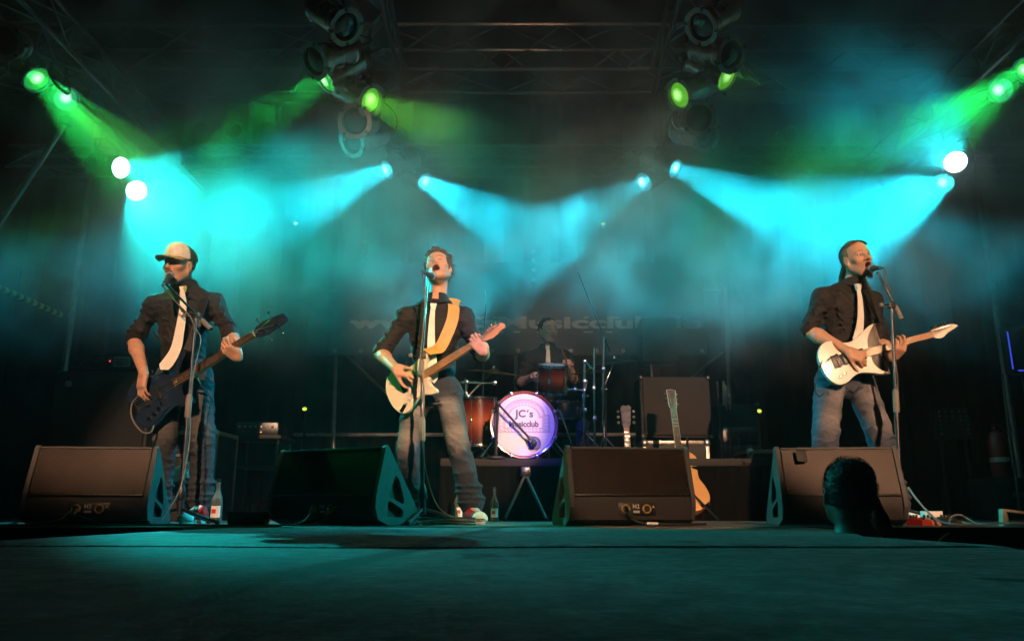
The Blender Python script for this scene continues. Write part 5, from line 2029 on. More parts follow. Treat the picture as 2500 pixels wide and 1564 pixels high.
    # pickups
    if kind == 'strat':
        pg = closed_spline([(.10, -.085), (.13, -.115), (.18, -.098), (.24, -.085), (.30, -.110), (.335, -.118), (.325, -.09), (.315, -.055), (.335, -.03), (.335, .03), (.345, .06), (.37, .09), (.35, .10), (.30, .075), (.24, .055), (.17, .05), (.145, .01), (.12, -.04)], 3)
        MB().prism(pg, 0.0006, 0.0024).build('pickguard', 'pickguard', root)
        for xx, rot in ((bx + 0.042, 0.18), (bx + 0.095, 0), (bx + 0.148, 0)):
            Mr = Matrix.Rotation(rot, 3, 'Z')
            p_ = MB().cbox((xx, 0, 0.0065), (0.018, 0.070, 0.009), 0.003, Mr).build('pickup', 'pickguard', root)
            for k in range(6):
                q = Mr @ Vector((0, (k - 2.5) * 0.0105, 0)) + Vector((xx, 0, 0.0112))
                MB().lathe([(0.0026, 0), (0.0024, 0.0012), (0.0003, 0.0013)], 8, o=q).build('pole_piece', 'steel_dark', p_)
        for (kx, ky) in ((.175, -.075), (.145, -.092), (.115, -.105)):
            MB().lathe([(0.0115, 0.0024), (0.010, 0.016), (0.0004, 0.017)], 14, o=(kx, ky, 0)).build('knob', 'pickguard', root)
        MB().cbox((.075, -.125, 0.001), (0.055, 0.028, 0.004), 0.002, Matrix.Rotation(0.5, 3, 'Z')).build('jack_plate', 'chrome', root)
        MB().tube([(bx - 0.01, 0.03, 0.012), (bx + 0.02, 0.04, 0.03), (bx + 0.11, 0.06, 0.034)], 0.0025, 6).build('tremolo_arm', 'chrome', root)
    elif kind == 'super':
        for xx in (bx + 0.030, bx + 0.150):
            p_ = MB().cbox((xx, 0, 0.006), (0.036, 0.080, 0.010), 0.003).build('pickup', 'black_plastic', root)
            for k in range(12):
                MB().lathe([(0.0026, 0), (0.0022, 0.001), (0.0003, 0.0012)], 6, o=(xx + (-0.008 if k < 6 else 0.008), (k % 6 - 2.5) * 0.0105, 0.0112)).build('pole_piece', 'steel_dark', p_)
        MB().cbox((bx - 0.035, 0.0, 0.004), (0.05, 0.092, 0.006), 0.002).build('bridge_plate', 'black_plastic', root)
        for (kx, ky) in ((.13, -.095), (.095, -.108)):
            MB().lathe([(0.011, 0.0005), (0.0095, 0.016), (0.0004, 0.017)], 14, o=(kx, ky, 0)).build('knob', 'chrome', root)
        MB().tube([(bx - 0.01, 0.035, 0.012), (bx - 0.02, 0.045, 0.03), (bx - 0.10, 0.02, 0.034)], 0.0025, 6).build('tremolo_arm', 'black_plastic', root)
    else:
        for xx, dy in ((bx + 0.075, 0), (bx + 0.16, 0)):
            MB().cbox((xx, dy, 0.008), (0.032, 0.09, 0.012), 0.003).build('pickup', 'black_plastic', root)
        for (kx, ky) in ((.185, -.095), (.145, -.112), (.105, -.120), (.215, -.08)):
            MB().lathe([(0.012, 0.0005), (0.0105, 0.018), (0.0004, 0.019)], 14, o=(kx, ky, 0)).build('knob', 'chrome', root)
    for (bxx, byy) in ((-0.004, 0.0), (outline[11][0] if kind == 'strat' else outline[10][0] - 0.01, 0.13 if kind == 'strat' else outline[10][1] - 0.012)):
        MB().sphere((bxx, byy, -0.02), 0.009, 8).build('strap_button', 'chrome', root)
    return root, M, s

# white guitar of the singer
g1, gm1, gs1 = guitar('off white electric guitar with maple neck held by the singer at centre', at(947, 972, 4.87), at(1231, 792, 4.58), None, (-0.12, -1, 0.16), 'strat', 'guitar_white', STRAT, 0.98)
g2, gm2, gs2 = guitar('dark blue four string bass held by the man in the cap', at(316, 1004, 4.85), at(697, 768, 4.72), None, (-0.10, -1, 0.10), 'bass', 'bass_blue', BASS, 1.15, name='bass_guitar', cat='bass guitar')
g3, gm3, gs3 = guitar('pale pointed horn electric guitar held by the long haired man', at(2004, 893, 4.83), at(2342, 797, 4.76), None, (0.10, -1, 0.14), 'super', 'guitar_pearl', SUPER, 0.98)

def gl(g, M, s, x, y, z):
    return g.location + M @ Vector((x, y, z)) * s
# straps: worn, but things of their own
def strap(label, pts, wd, w, m, root=None):
    o = Vector(pts[0])
    P = spline(pts, 6)
    r = tag(MB().ribbon([p - o for p in P], wd, w, 0.004).build('guitar_strap', m), label, 'strap', 'guitar straps')
    r.location = o
    return r
horn = gl(g1, gm1, gs1, 0.40, 0.135, 0.004)
strap('wide tan leather strap over the shoulder of the singer', [at(1112, 730, 5.06), at(1106, 742, 4.97), at(1108, 752, 4.885), at(1104, 782, 4.845), at(1090, 818, 4.835), at(1072, 850, 4.83), horn + V3(0.0, -0.012, 0.0)], [(1, 0.15, -0.25)] * 37, 0.074, 'strap_tan')
horn3 = gl(g3, gm3, gs3, 0.455, 0.172, 0.0)
strap('thin black strap running to the horn of the pale guitar', [at(2106, 700, 5.04), at(2113, 712, 4.93), at(2125, 745, 4.90), at(2140, 785, 4.87), horn3 + V3(0, -0.004, 0)], [(1, 0.2, 0.3)] * 25, 0.035, 'leather_black')
strap('black strap behind the neck of the man in the cap', [at(520, 716, 5.10), at(505, 722, 4.98), at(490, 760, 4.88), at(475, 810, 4.85), gl(g2, gm2, gs2, 0.49, 0.155, 0.0)], [(1, 0.1, 0.3)] * 25, 0.05, 'leather_black')

# jack leads from the guitars
def cable(label, pts, r=0.0035, m='black_rubber', group='cables', n=8):
    o = Vector(pts[0])
    c = tag(MB().tube([p - o for p in spline(pts, n)], r, 6).build('cable', m), label, 'cable', group)
    c.location = o
    return c
mat('cable_grey', (0.16, 0.14, 0.12), 0.5, var=0.2, scale=30)
mat('cable_orange', (0.55, 0.18, 0.03), 0.5, var=0.1)
cable('jack lead looping under the dark blue bass', [at(336, 968, 4.80), at(322, 985, 4.77), at(322, 1020, 4.76), at(345, 1052, 4.78), at(368, 1055, 4.80), at(376, 1035, 4.83)], 0.0045, 'cable_grey')
cable('thin lead dangling below the pale guitar at right', [at(2008, 880, 4.80), at(1998, 905, 4.78), at(1990, 950, 4.82), at(2000, 966, 4.84), at(2014, 958, 4.86)], 0.0035)

# stage guitars on stands, right of the kit
def guitar_on_stand_neck():
    base = at(1538, 1262, 6.2)
    t = at(1542, 985, 6.25)
    z0 = t.z
    root = thing('electric_guitar', 'dark electric guitar on a stand, only its neck showing above the third wedge', 'guitar', (base.x, 6.2, 0.12))
    o = root.location
    up = V3(0.01, 0.10, 1).normalized()
    Lh = z0 - 0.12
    lp = closed_spline([(0, 0), (.01, .09), (.06, .155), (.13, .165), (.20, .125), (.26, .105), (.32, .125), (.37, .115), (.395, .06), (.39, .02), (.385, -.03), (.36, -.055), (.345, -.08), (.37, -.12), (.36, -.14), (.31, -.13), (.26, -.105), (.20, -.125), (.13, -.165), (.06, -.155), (.01, -.09)], 4)
    M = Matrix((up, V3(0, -1, 0).cross(up).normalized(), V3(0, -1, 0))).transposed()
    M = Matrix((up, V3(-1, 0, 0), V3(0, -1, 0.1))).transposed()
    b = MB().prism(lp, -0.05, 0, M).build('body', 'tortoise', root)
    hx = Lh - 0.19
    MB().prism([(0.35, -.028), (hx, -.021), (hx, .021), (0.35, .028)], -0.01, 0.012, M).build('neck', 'rosewood', root)
    fm = MB().box((0, 0, 0), (0.0025, 0.042, 0.002)).mesh('fret')
    for k in range(1, 22):
        xf = hx - 0.628 * (1 - 2 ** (-k / 12))
        MB().box(M @ Vector((xf, 0, 0.0128)), (0.0028, 0.044, 0.002), M).build('fret', 'fret', root)
        if k in (3, 5, 7, 9, 12):
            MB().box(M @ Vector((xf + 0.014, 0, 0.0128)), (0.008, 0.022, 0.001), M).build('inlay', 'pickguard', root)
    MB().prism([(hx, -.022), (hx + .03, -.034), (hx + .17, -.042), (hx + .19, -.02), (hx + .175, 0), (hx + .19, .02), (hx + .17, .042), (hx + .03, .034), (hx, .022)], -0.012, 0.003, M).build('headstock', 'black_paint', root)
    for k in range(6):
        sd = 1 if k < 3 else -1
        x = hx + 0.045 + 0.045 * (k % 3)
        tr = MB().lathe([(0.006, 0.003), (0.005, 0.016), (0.0004, 0.017)], 8, M, M @ Vector((x, sd * 0.022, 0))).build('tuner', 'chrome', root)
        MB().sphere(M @ Vector((x, sd * 0.062, -0.006)), 0.0125, 8).build('tuner_button', 'brass', tr)
    return root
guitar_on_stand_neck()
def acoustic():
    # slim dreadnought leaning on a stand behind the third wedge
    top = at(1637, 950, 6.35)
    bot = at(1676, 1246, 5.95)
    x = (top - bot); L = x.length; x.normalize()
    z = V3(0.12, -1, 0.25)
    z = (z - x * z.dot(x)).normalized()
    y = z.cross(x)
    M = Matrix((x, y, z)).transposed()
    s = L / 1.04
    root = thing('acoustic_guitar', 'honey coloured acoustic guitar on a stand behind the third wedge', 'guitar', bot, M)
    root.scale = (s, s, s)
    ol = closed_spline([(0, 0), (.006, -.09), (.045, -.165), (.12, -.198), (.20, -.175), (.265, -.135), (.33, -.130), (.40, -.145), (.46, -.120), (.495, -.06), (.50, 0), (.495, .06), (.46, .120), (.40, .145), (.33, .130), (.265, .135), (.20, .175), (.12, .198), (.045, .165), (.006, .09)], 4)
    bevel_slab(ol, 0.10, 0.004, 'soundbox', 'spruce', root).location = (0, 0, -0.10)
    MB().lathe([(0.05, 0.0008), (0.0005, 0.0012)], 24, o=(.335, 0, 0)).build('sound_hole', 'black_cloth', root)
    MB().lathe([(0.052, 0.0010), (0.060, 0.0014)], 24, o=(.335, 0, 0)).build('rosette', 'rosewood', root)
    MB().prism(closed_spline([(.30, .045), (.36, .05), (.40, .02), (.42, .07), (.37, .11), (.27, .125), (.22, .10), (.25, .06)], 3), 0.0008, 0.0022).build('pickguard', 'tortoise', root)
    MB().cbox((.155, 0, 0.005), (0.035, 0.16, 0.010), 0.003).build('bridge', 'rosewood', root)
    MB().prism([(.39, -.028), (.86, -.022), (.86, .022), (.39, .028)], 0.002, 0.012).build('neck', 'rosewood', root)
    for sd in (-1, 1):
        MB().prism([(.50, sd * .0255), (.86, sd * .0218), (.86, sd * .0235), (.50, sd * .0275)], 0.002, 0.0132).build('binding', 'guitar_white', root)
    for k in range(1, 16):
        xf = .86 - 0.65 * (1 - 2 ** (-k / 12))
        MB().box((xf, 0, 0.0128), (0.0028, 0.044, 0.002)).build('fret', 'fret', root)
    MB().prism([(.86, -.023), (.885, -.033), (1.03, -.038), (1.04, 0), (1.03, .038), (.885, .033), (.86, .023)], -0.008, 0.004).build('headstock', 'rosewood', root)
    MB().ribbon([(.865, -.026, .0045), (.885, -.032, .0045), (1.028, -.037, .0045), (1.035, 0, .0045), (1.028, .037, .0045), (.885, .032, .0045), (.865, .026, .0045)], [(0, 0, 1)] * 7, 0.003, 0.004).build('head_binding', 'guitar_white', root)
    for k in range(6):
        sd = 1 if k < 3 else -1
        tr = MB().lathe([(0.007, 0.004), (0.006, 0.016), (0.0004, 0.017)], 8, o=(.905 + .045 * (k % 3), sd * .020, 0)).build('tuner', 'chrome', root)
        MB().sphere((.905 + .045 * (k % 3), sd * .048, -0.004), 0.010, 8).build('tuner_button', 'chrome', tr)
    for k in range(6):
        f = (k - 2.5) / 2.5
        MB().tube([(.155, f * .028, .011), (.86, f * .018, .016), (.905 + .045 * (k % 3), (1 if k < 3 else -1) * -.02, .014)], 0.0006, 3).build('string', 'gold', root)
    return root
acoustic()
def gstand(px, Y, lab, lean=0.0):
    q = at(px, 1262, Y)
    r = thing('guitar_stand', lab, 'stand', (q.x, Y, 0), group='guitar stands')
    MB().tube([(0, 0.06, 0.0), (0, 0.06, 0.62)], 0.011, 8).build('post', 'steel_dark', r)
    MB().tube(spline([(-0.10, -0.10, 0.13), (-0.09, -0.02, 0.11), (0, 0.05, 0.12), (0.09, -0.02, 0.11), (0.10, -0.10, 0.13)], 5), 0.010, 8).build('cradle', 'black_rubber', r)
    for a in (-2.2, -0.95, 1.57):
        MB().tube([(0, 0.06, 0.22), (0.26 * math.cos(a), 0.06 + 0.24 * math.sin(a), 0.012)], 0.009, 8).build('leg', 'steel_dark', r)
gstand(1538, 6.2, 'black stand under the dark electric guitar')
gstand(1692, 5.98, 'black stand under the honey coloured acoustic guitar')

# ================================================================== wedge monitors
def grille_mat():
    m = bpy.data.materials.new('grille')
    m.use_nodes = True
    nt = m.node_tree
    b = nt.nodes['Principled BSDF']
    b.inputs['Metallic'].default_value = 0.3
    b.inputs['Roughness'].default_value = 0.42
    b.inputs['Specular IOR Level'].default_value = 0.4
    tc = nt.nodes.new('ShaderNodeTexCoord')
    sp = nt.nodes.new('ShaderNodeSeparateXYZ')
    nt.links.new(tc.outputs['UV'], sp.inputs[0])
    # staggered round perforations: distance to the centre of a brick cell
    def math_(op, a, b_=None, v=None):
        n = nt.nodes.new('ShaderNodeMath'); n.operation = op
        nt.links.new(a, n.inputs[0])
        if b_ is not None:
            nt.links.new(b_, n.inputs[1])
        if v is not None:
            n.inputs[1].default_value = v
        return n.outputs[0]
    PIT = 1.0
    rowf = math_('MULTIPLY', sp.outputs[1], v=1 / 0.866)
    row = math_('FLOOR', rowf)
    par_ = math_('MODULO', row, v=2.0)
    half = math_('MULTIPLY', par_, v=0.5)
    xx = math_('ADD', sp.outputs[0], half)
    fx = math_('SUBTRACT', math_('FRACT', xx), v=0.5)
    fy = math_('MULTIPLY', math_('SUBTRACT', math_('FRACT', rowf), v=0.5), v=0.866)
    d = math_('SQRT', math_('ADD', math_('MULTIPLY', fx, fx), math_('MULTIPLY', fy, fy)))
    cr = nt.nodes.new('ShaderNodeValToRGB')
    cr.color_ramp.elements[0].position = 0.30
    cr.color_ramp.elements[0].color = (0.0015, 0.0015, 0.0015, 1)
    cr.color_ramp.elements[1].position = 0.40
    cr.color_ramp.elements[1].color = (0.033, 0.017, 0.0092, 1)
    nt.links.new(d, cr.inputs[0])
    nz = nt.nodes.new('ShaderNodeTexNoise')
    nz.inputs['Scale'].default_value = 7
    nt.links.new(tc.outputs['Object'], nz.inputs['Vector'])
    mr = nt.nodes.new('ShaderNodeMapRange')
    mr.inputs[1].default_value = 0.3; mr.inputs[2].default_value = 0.7
    mr.inputs[3].default_value = 0.65; mr.inputs[4].default_value = 1.25
    nt.links.new(nz.outputs[0], mr.inputs[0])
    vm = nt.nodes.new('ShaderNodeVectorMath'); vm.operation = 'SCALE'
    nt.links.new(cr.outputs[0], vm.inputs[0]); nt.links.new(mr.outputs[0], vm.inputs['Scale'])
    nt.links.new(vm.outputs[0], b.inputs['Base Color'])
    bp = nt.nodes.new('ShaderNodeBump')
    bp.inputs['Strength'].default_value = 0.8
    bp.inputs['Distance'].default_value = 0.003
    nt.links.new(cr.outputs[0], bp.inputs['Height'])
    nt.links.new(bp.outputs[0], b.inputs['Normal'])
    MATS['grille'] = m
grille_mat()
mat('wedge_paint', (0.016, 0.0115, 0.0085), 0.6, var=0.4, scale=18, bump=0.25, bscale=260)
mat('wedge_side', (0.055, 0.055, 0.055), 0.6, var=0.3, scale=14, bump=0.3, bscale=300)
mat('print_white', (0.45, 0.43, 0.40), 0.6, var=0.15, scale=60)
mat('connector_gold', (0.40, 0.27, 0.06), 0.45, metal=0.6, var=0.2)
mat('label_white', (0.75, 0.73, 0.70), 0.6, var=0.08)

# side profile in (y depth, z): toward the hall is -y
PROF = [(0.10, 0.0), (0.012, 0.03), (-0.012, 0.09), (-0.008, 0.15), (0.055, 0.385), (0.070, 0.398), (0.085, 0.392), (0.36, 0.07), (0.385, 0.03), (0.37, 0.0)]
def wedge(label, pl, pr, Y, dy=0.0, w=0.74, plugs=2, logo=True, scale=1.0, extra=None):
    """pl, pr: bottom-left and bottom-right front pixels"""
    a, b = Vector(pl), Vector(pr)
    d = (b - a)
    w = d.length
    rz = math.atan2(d.y, d.x)
    mid = (a + b) / 2
    root = thing('wedge_monitor', label, 'monitor speaker', (mid.x, mid.y, 0.0), (0, 0, rz), 'floor wedge monitors')
    k = scale
    P = [(y * k, z * k) for (y, z) in PROF]
    Mx = Matrix(((0, 0, 1), (1, 0, 0), (0, 1, 0)))    # polygon (y,z) extruded along x
    cw_ = w - 0.052
    # cabinet: the front is recessed a little behind the cheeks
    core = [(P[0][0] + 0.012, 0.004), (P[2][0] + 0.020, 0.03 * k), (P[2][0] + 0.012, 0.10 * k), (P[3][0] + 0.012, P[3][1]), (P[4][0] + 0.010, P[4][1] - 0.014), (P[6][0], P[6][1] - 0.014), (P[7][0] - 0.012, P[7][1]), (P[8][0] - 0.014, 0.03), (P[9][0] - 0.014, 0.004)]
    MB().prism(core, -cw_ / 2, cw_ / 2, Mx).build('cabinet', 'wedge_paint', root, angle=30)
    # side cheeks with the two triangular hand holes
    for s in (-1, 1):
        bm = bmesh.new()
        outer = [bm.verts.new((0, y, z)) for (y, z) in spline2(P)]
        holes = [[(0.165, 0.205), (0.115, 0.13), (0.118, 0.10), (0.215, 0.058 + 0.02), (0.235, 0.105), (0.19, 0.18)],
                 [(0.105, 0.072), (0.100, 0.03), (0.205, 0.03), (0.222, 0.052), (0.205, 0.060)]]
        holes = [[(0.150, 0.245), (0.100, 0.160), (0.105, 0.140), (0.220, 0.105), (0.228, 0.125), (0.180, 0.225)],
                 [(0.095, 0.115), (0.088, 0.042), (0.215, 0.040), (0.222, 0.070), (0.205, 0.082), (0.110, 0.118)]]
        es = []
        for ring in [outer] + [[bm.verts.new((0, y * k, z * k)) for (y, z) in h] for h in holes]:
            for i in range(len(ring)):
                es.append(bm.edges.new((ring[i], ring[(i + 1) % len(ring)])))
        bmesh.ops.triangle_fill(bm, use_beauty=True, use_dissolve=False, edges=es)
        # remove faces filling the holes
        def inside(p, poly):
            c = False
            n = len(poly)
            for i in range(n):
                (x1, y1), (x2, y2) = poly[i], poly[(i + 1) % n]
                if (y1 > p[1]) != (y2 > p[1]) and p[0] < (x2 - x1) * (p[1] - y1) / (y2 - y1) + x1:
                    c = not c
            return c
        kill = [f for f in bm.faces if any(inside((f.calc_center_median().y / k, f.calc_center_median().z / k), h) for h in holes)]
        bmesh.ops.delete(bm, geom=kill, context='FACES_ONLY')
        ex = bmesh.ops.extrude_face_region(bm, geom=bm.faces[:])
        bmesh.ops.translate(bm, verts=[g for g in ex['geom'] if isinstance(g, bmesh.types.BMVert)], vec=(0.025, 0, 0))
        bmesh.ops.recalc_face_normals(bm, faces=bm.faces)
        for f in bm.faces:
            f.smooth = False
        me = bpy.data.meshes.new('side_cheek')
        bm.to_mesh(me)
        bm.free()
        o = link('side_cheek', me, 'wedge_side', root)
        o.location = (s * (w / 2 - 0.0125) - 0.0125, 0, 0)
        bv = o.modifiers.new('edge', 'BEVEL'); bv.width = 0.003; bv.segments = 2; bv.limit_method = 'ANGLE'; bv.angle_limit = R(50)
    # perforated grille plate on the steep front
    (y0, z0), (y1, z1) = (P[3][0] + 0.006, P[3][1] + 0.004), (P[4][0] + 0.004, P[4][1] - 0.006)
    gw = cw_ - 0.008
    V, F, UV = [], [], []
    nx = 2
    up = Vector((0, y1 - y0, z1 - z0)); ul = up.length; up.normalize()
    nrm = Vector((0, -up.z, up.y))
    me = bpy.data.meshes.new('grille')
    vs = []
    for (s, t) in ((-1, 0), (1, 0), (1, 1), (-1, 1)):
        p = Vector((s * gw / 2, y0, z0)) + up * (t * ul)
        vs.append(p)
    vs2 = [p + nrm * 0.004 for p in vs]
    me.from_pydata([tuple(p) for p in vs2 + vs], [], [(0, 1, 2, 3), (7, 6, 5, 4), (0, 4, 5, 1), (1, 5, 6, 2), (2, 6, 7, 3), (3, 7, 4, 0)])
    uv = me.uv_layers.new(name='UVMap')
    pitch = 0.0130
    for li, lp in enumerate(me.loops):
        v = me.vertices[lp.vertex_index].co
        uv.data[li].uv = ((v.x + gw / 2) / pitch, ((Vector(v) - Vector((0, y0, z0))).dot(up)) / pitch)
    gr = link('grille', me, 'grille', root)
    # frame strip under and over the grille, screws
    MB().cbox(Vector((0, y0, z0)) + nrm * 0.005 - up * 0.006, (gw, 0.012, 0.010), 0.002, Matrix((V3(1, 0, 0), nrm, up)).transposed()).build('grille_strip', 'black_plastic', root)
    MB().cbox(Vector((0, y1, z1)) + nrm * 0.004 + up * 0.004, (gw, 0.014, 0.012), 0.003, Matrix((V3(1, 0, 0), nrm, up)).transposed()).build('top_rail', 'wedge_side', root)
    for i in range(6):
        p = Vector(((-0.5 + (i + 0.5) / 6) * gw, y0, z0)) + nrm * 0.0105 - up * 0.006
        MB().sphere(p, 0.0036, 6).build('screw', 'chrome', root)
    for s in (-1, 1):
        for t in (0.12, 0.5, 0.88):
            p = Vector((s * (gw / 2 - 0.008), y0, z0)) + up * (ul * t) + nrm * 0.006
            MB().sphere(p, 0.0034, 6).build('screw', 'chrome', root)
    # connector panel low in the front
    py = P[2][0] + 0.0125
    pc = Vector((0.02, py, 0.082 * k))
    Mf = frame((0, -1, 0.02), (0, 0, 1))
    MB().cbox(pc, (0.20, 0.004, 0.062), 0.002).build('connector_panel', 'black_plastic', root)
    for i, dx in enumerate((-0.062, 0.052)):
        c = pc + V3(dx, -0.003, 0)
        rg = MB().lathe([(0.016, 0.0), (0.024, 0.0), (0.024, 0.004), (0.020, 0.006), (0.016, 0.005)], 20, Mf, c).build('socket_ring', 'connector_gold', root)
        MB().lathe([(0.0165, 0.003), (0.0005, 0.001)], 16, Mf, c).build('socket', 'black_rubber', rg)
        for q in range(4):
            an = math.pi / 4 + q * math.pi / 2
            MB().box(c + Mf @ Vector((0.0205 * math.cos(an), 0.0205 * math.sin(an), 0.005)), (0.006, 0.003, 0.010), Mf @ Matrix.Rotation(an, 3, 'Z')).build('ring_notch', 'black_rubber', rg)
    t = text_mesh('M2', 0.030, 0.0006, 0.0004)
    o = link('lettering', t, 'print_white', root)
    o.location = pc + V3(-0.006, -0.0032, 0.012); o.rotation_euler = (math.pi / 2, 0, 0)
    MB().box(pc + V3(-0.004, -0.0026, -0.014), (0.034, 0.001, 0.012)).build('type_plate', 'print_white', root)
    MB().prism([(-0.007, -0.006), (0.007, -0.006), (0, 0.008)], 0, 0.0006, Mf, pc + V3(0.088, -0.0024, 0.012)).build('warning_mark', 'print_white', root)
    for px_ in plugs:
        dx = (-0.062, 0.052)[px_]
        c = pc + V3(dx, -0.008, -0.004)
        pl_ = MB().lathe([(0.014, 0.0), (0.0145, 0.02), (0.011, 0.026), (0.008, 0.045), (0.0005, 0.046)], 14, frame((0.15, -0.75, -0.6)), c).build('plug', 'chrome', root)
    return root, pc
def spline2(P):
    return [tuple(p) for p in P]

def W_(pl, pr, Y0, Y1):
    a = at(pl, 1283, Y0); b = at(pr, 1283, Y1)
    return (a.x, Y0, 0), (b.x, Y1, 0)
w1, _p1 = wedge('leftmost floor wedge monitor in front of the bass player', *W_(44, 357, 4.10, 4.17), 4.2, scale=1.04, plugs=(0,))
w2, _p2 = wedge('second floor wedge from the left, its side panel lit teal', *W_(652, 918, 4.45, 4.10), 4.2, scale=1.04, plugs=(0, 1))
w3, _p3 = wedge('third floor wedge from the left, in front of the drum kit', *W_(1391, 1700, 4.10, 4.22), 4.2, scale=1.04, plugs=(0,))
w4, _p4 = wedge('rightmost floor wedge, in front of the long haired guitarist', *W_(1913, 2223, 4.20, 4.14), 4.2, scale=1.04, plugs=())
# torn gaffer patch on two grilles
mat('gaffer', (0.012, 0.012, 0.012), 0.6, var=0.2, scale=50)
t_ = tag(MB().cbox((0, 0, 0), (0.055, 0.003, 0.065), 0.0012).build('gaffer_tape', 'gaffer'), 'black gaffer tape patch stuck on the rightmost wedge grille', 'tape', 'tape patches')
t_.location = at(1957, 1112, 4.20); t_.rotation_euler = (-0.26, 0, 0.03)
t_ = tag(MB().cbox((0, 0, 0), (0.045, 0.003, 0.016), 0.0012).build('gaffer_tape', 'gaffer'), 'curled scrap of tape on the top edge of the leftmost wedge', 'tape', 'tape patches')
t_.location = at(140, 1098, 4.27); t_.rotation_euler = (-0.4, 0.1, -0.2)

# ================================================================== microphones and stands
mat('mic_grille', (0.62, 0.60, 0.58), 0.38, metal=0.55, var=0.25, scale=120, bump=0.6, bscale=700)
mat('mic_body', (0.045, 0.045, 0.05), 0.35, var=0.15)
mat('grip_grey', (0.20, 0.18, 0.16), 0.6, var=0.1)
def microphone(label, head, direction, lead=None):
    d = Vector(direction).normalized()
    r = thing('microphone', label, 'microphone', head, frame(d), 'vocal microphones')
    MB().lathe([(0.0005, 0.031), (0.012, 0.029), (0.021, 0.022), (0.0255, 0.010), (0.0255, -0.006), (0.0235, -0.016), (0.019, -0.026)], 18).build('mic_head', 'mic_grille', r)
    MB().lathe([(0.0262, 0.006), (0.0268, 0.003), (0.0268, -0.003), (0.0262, -0.006)], 18).build('mic_band', 'chrome', r)
    MB().lathe([(0.020, -0.024), (0.0205, -0.032), (0.018, -0.06), (0.0125, -0.155), (0.012, -0.165), (0.0005, -0.166)], 16).build('mic_handle', 'mic_body', r)
    MB().lathe([(0.0095, -0.164), (0.0095, -0.20), (0.006, -0.215), (0.0005, -0.216)], 12).build('mic_plug', 'chrome', r)
    return r
def mic_stand(label, foot, joint, boom_end, boom_tail, group='microphone stands', base_r=0.27, legs_a=(-2.3, -0.6, 1.2), low=True):
    foot, joint = Vector(foot), Vector(joint)
    r = thing('mic_stand', label, 'microphone stand', foot, group=group)
    o = foot
    zc = 0.16 if low else 0.14
    tops = Vector((0, 0, 1))
    ax = (joint - foot)
    hub = ax * (zc / ax.z)
    MB().tube([hub * 0.35, hub * 1.0], 0.020, 12).build('leg_hub', 'black_plastic', r)
    MB().lathe([(0.018, -0.03), (0.030, -0.01), (0.024, 0.03), (0.016, 0.06)], 14, frame(ax), hub).build('leg_collar', 'black_plastic', r)
    for a in legs_a:
        e = V3(math.cos(a) * base_r, math.sin(a) * base_r, 0.012)
        lg = MB().tube([hub * 0.55, e], 0.009, 8).build('leg', 'steel_dark', r)
        MB().sphere(e, 0.015, 8).build('rubber_foot', 'black_rubber', lg)
    clutch = ax * 0.55
    MB().tube([hub, clutch], 0.0125, 10).build('lower_tube', 'steel_dark', r)
    MB().lathe([(0.016, -0.07), (0.019, -0.06), (0.019, 0.05), (0.014, 0.07)], 14, frame(ax), clutch).build('clutch', 'grip_grey', r)
    MB().tube([clutch, ax], 0.0095, 10).build('upper_tube', 'steel_dark', r)
    if boom_end is not None:
        be, bt = Vector(boom_end) - o, Vector(boom_tail) - o
        MB().tube([bt, be], 0.0075, 10).build('boom', 'chrome', r)
        d = (be - bt).normalized()
        MB().lathe([(0.014, -0.01), (0.0155, 0.0), (0.0155, 0.08), (0.012, 0.085)], 12, frame(d), bt - d * 0.02).build('counterweight', 'grip_grey', r)
        MB().cbox(ax, (0.045, 0.03, 0.035), 0.006).build('swivel', 'black_plastic', r)
        MB().tube([ax + V3(-0.06, -0.01, 0.0), ax + V3(0.02, -0.01, 0)], 0.006, 8).build('swivel_screw', 'chrome', r)
        MB().sphere(ax + V3(-0.065, -0.01, 0), 0.014, 8).build('swivel_knob', 'grip_grey', r)
    return r
# left
mh_ = at(415, 671, 4.78)
mc = at(1055, 674, 4.76)
mr_ = at(2129, 655, 4.80)
fl = at(447, 1262, 4.62)
mic_stand('microphone stand with a boom in front of the bass player', (fl.x - 0.02, 4.62, 0), at(478, 770, 4.64), mh_ + V3(0.020, -0.088, -0.085), at(508, 796, 4.62), legs_a=(-2.75, -0.35, 1.3))
microphone('chrome headed microphone at the mouth of the bass player', mh_, (-0.20, 0.86, 0.61))
cable('microphone lead hanging down the stand at left', [mh_ + V3(0.040, -0.173, -0.123), at(428, 735, 4.68), at(462, 770, 4.60), at(477, 800, 4.62), at(490, 830, 4.66), at(475, 900, 4.6), at(466, 980, 4.59), at(462, 1080, 4.58), at(440, 1190, 4.5), at(395, 1270, 4.35)], 0.0035, 'cable_grey')
# centre
fc_ = at(1032, 1262, 4.50)
mic_stand('straight microphone stand in front of the singer at centre', (fc_.x, 4.50, 0), at(1030, 868, 4.55), mc + V3(-0.018, -0.098, -0.036), at(1028, 905, 4.54), legs_a=(-1.75, 0.25, 2.5))
microphone('silver headed microphone at the mouth of the singer at centre', mc, (0.18, 0.95, 0.15))
cable('microphone lead winding down the centre stand', [mc + V3(-0.040, -0.21, -0.033), at(1038, 720, 4.60), at(1034, 800, 4.56), at(1026, 880, 4.52), at(1036, 960, 4.52), at(1030, 1060, 4.50), at(1040, 1150, 4.47), at(1066, 1230, 4.44), at(1110, 1268, 4.42)], 0.0035, 'cable_grey')
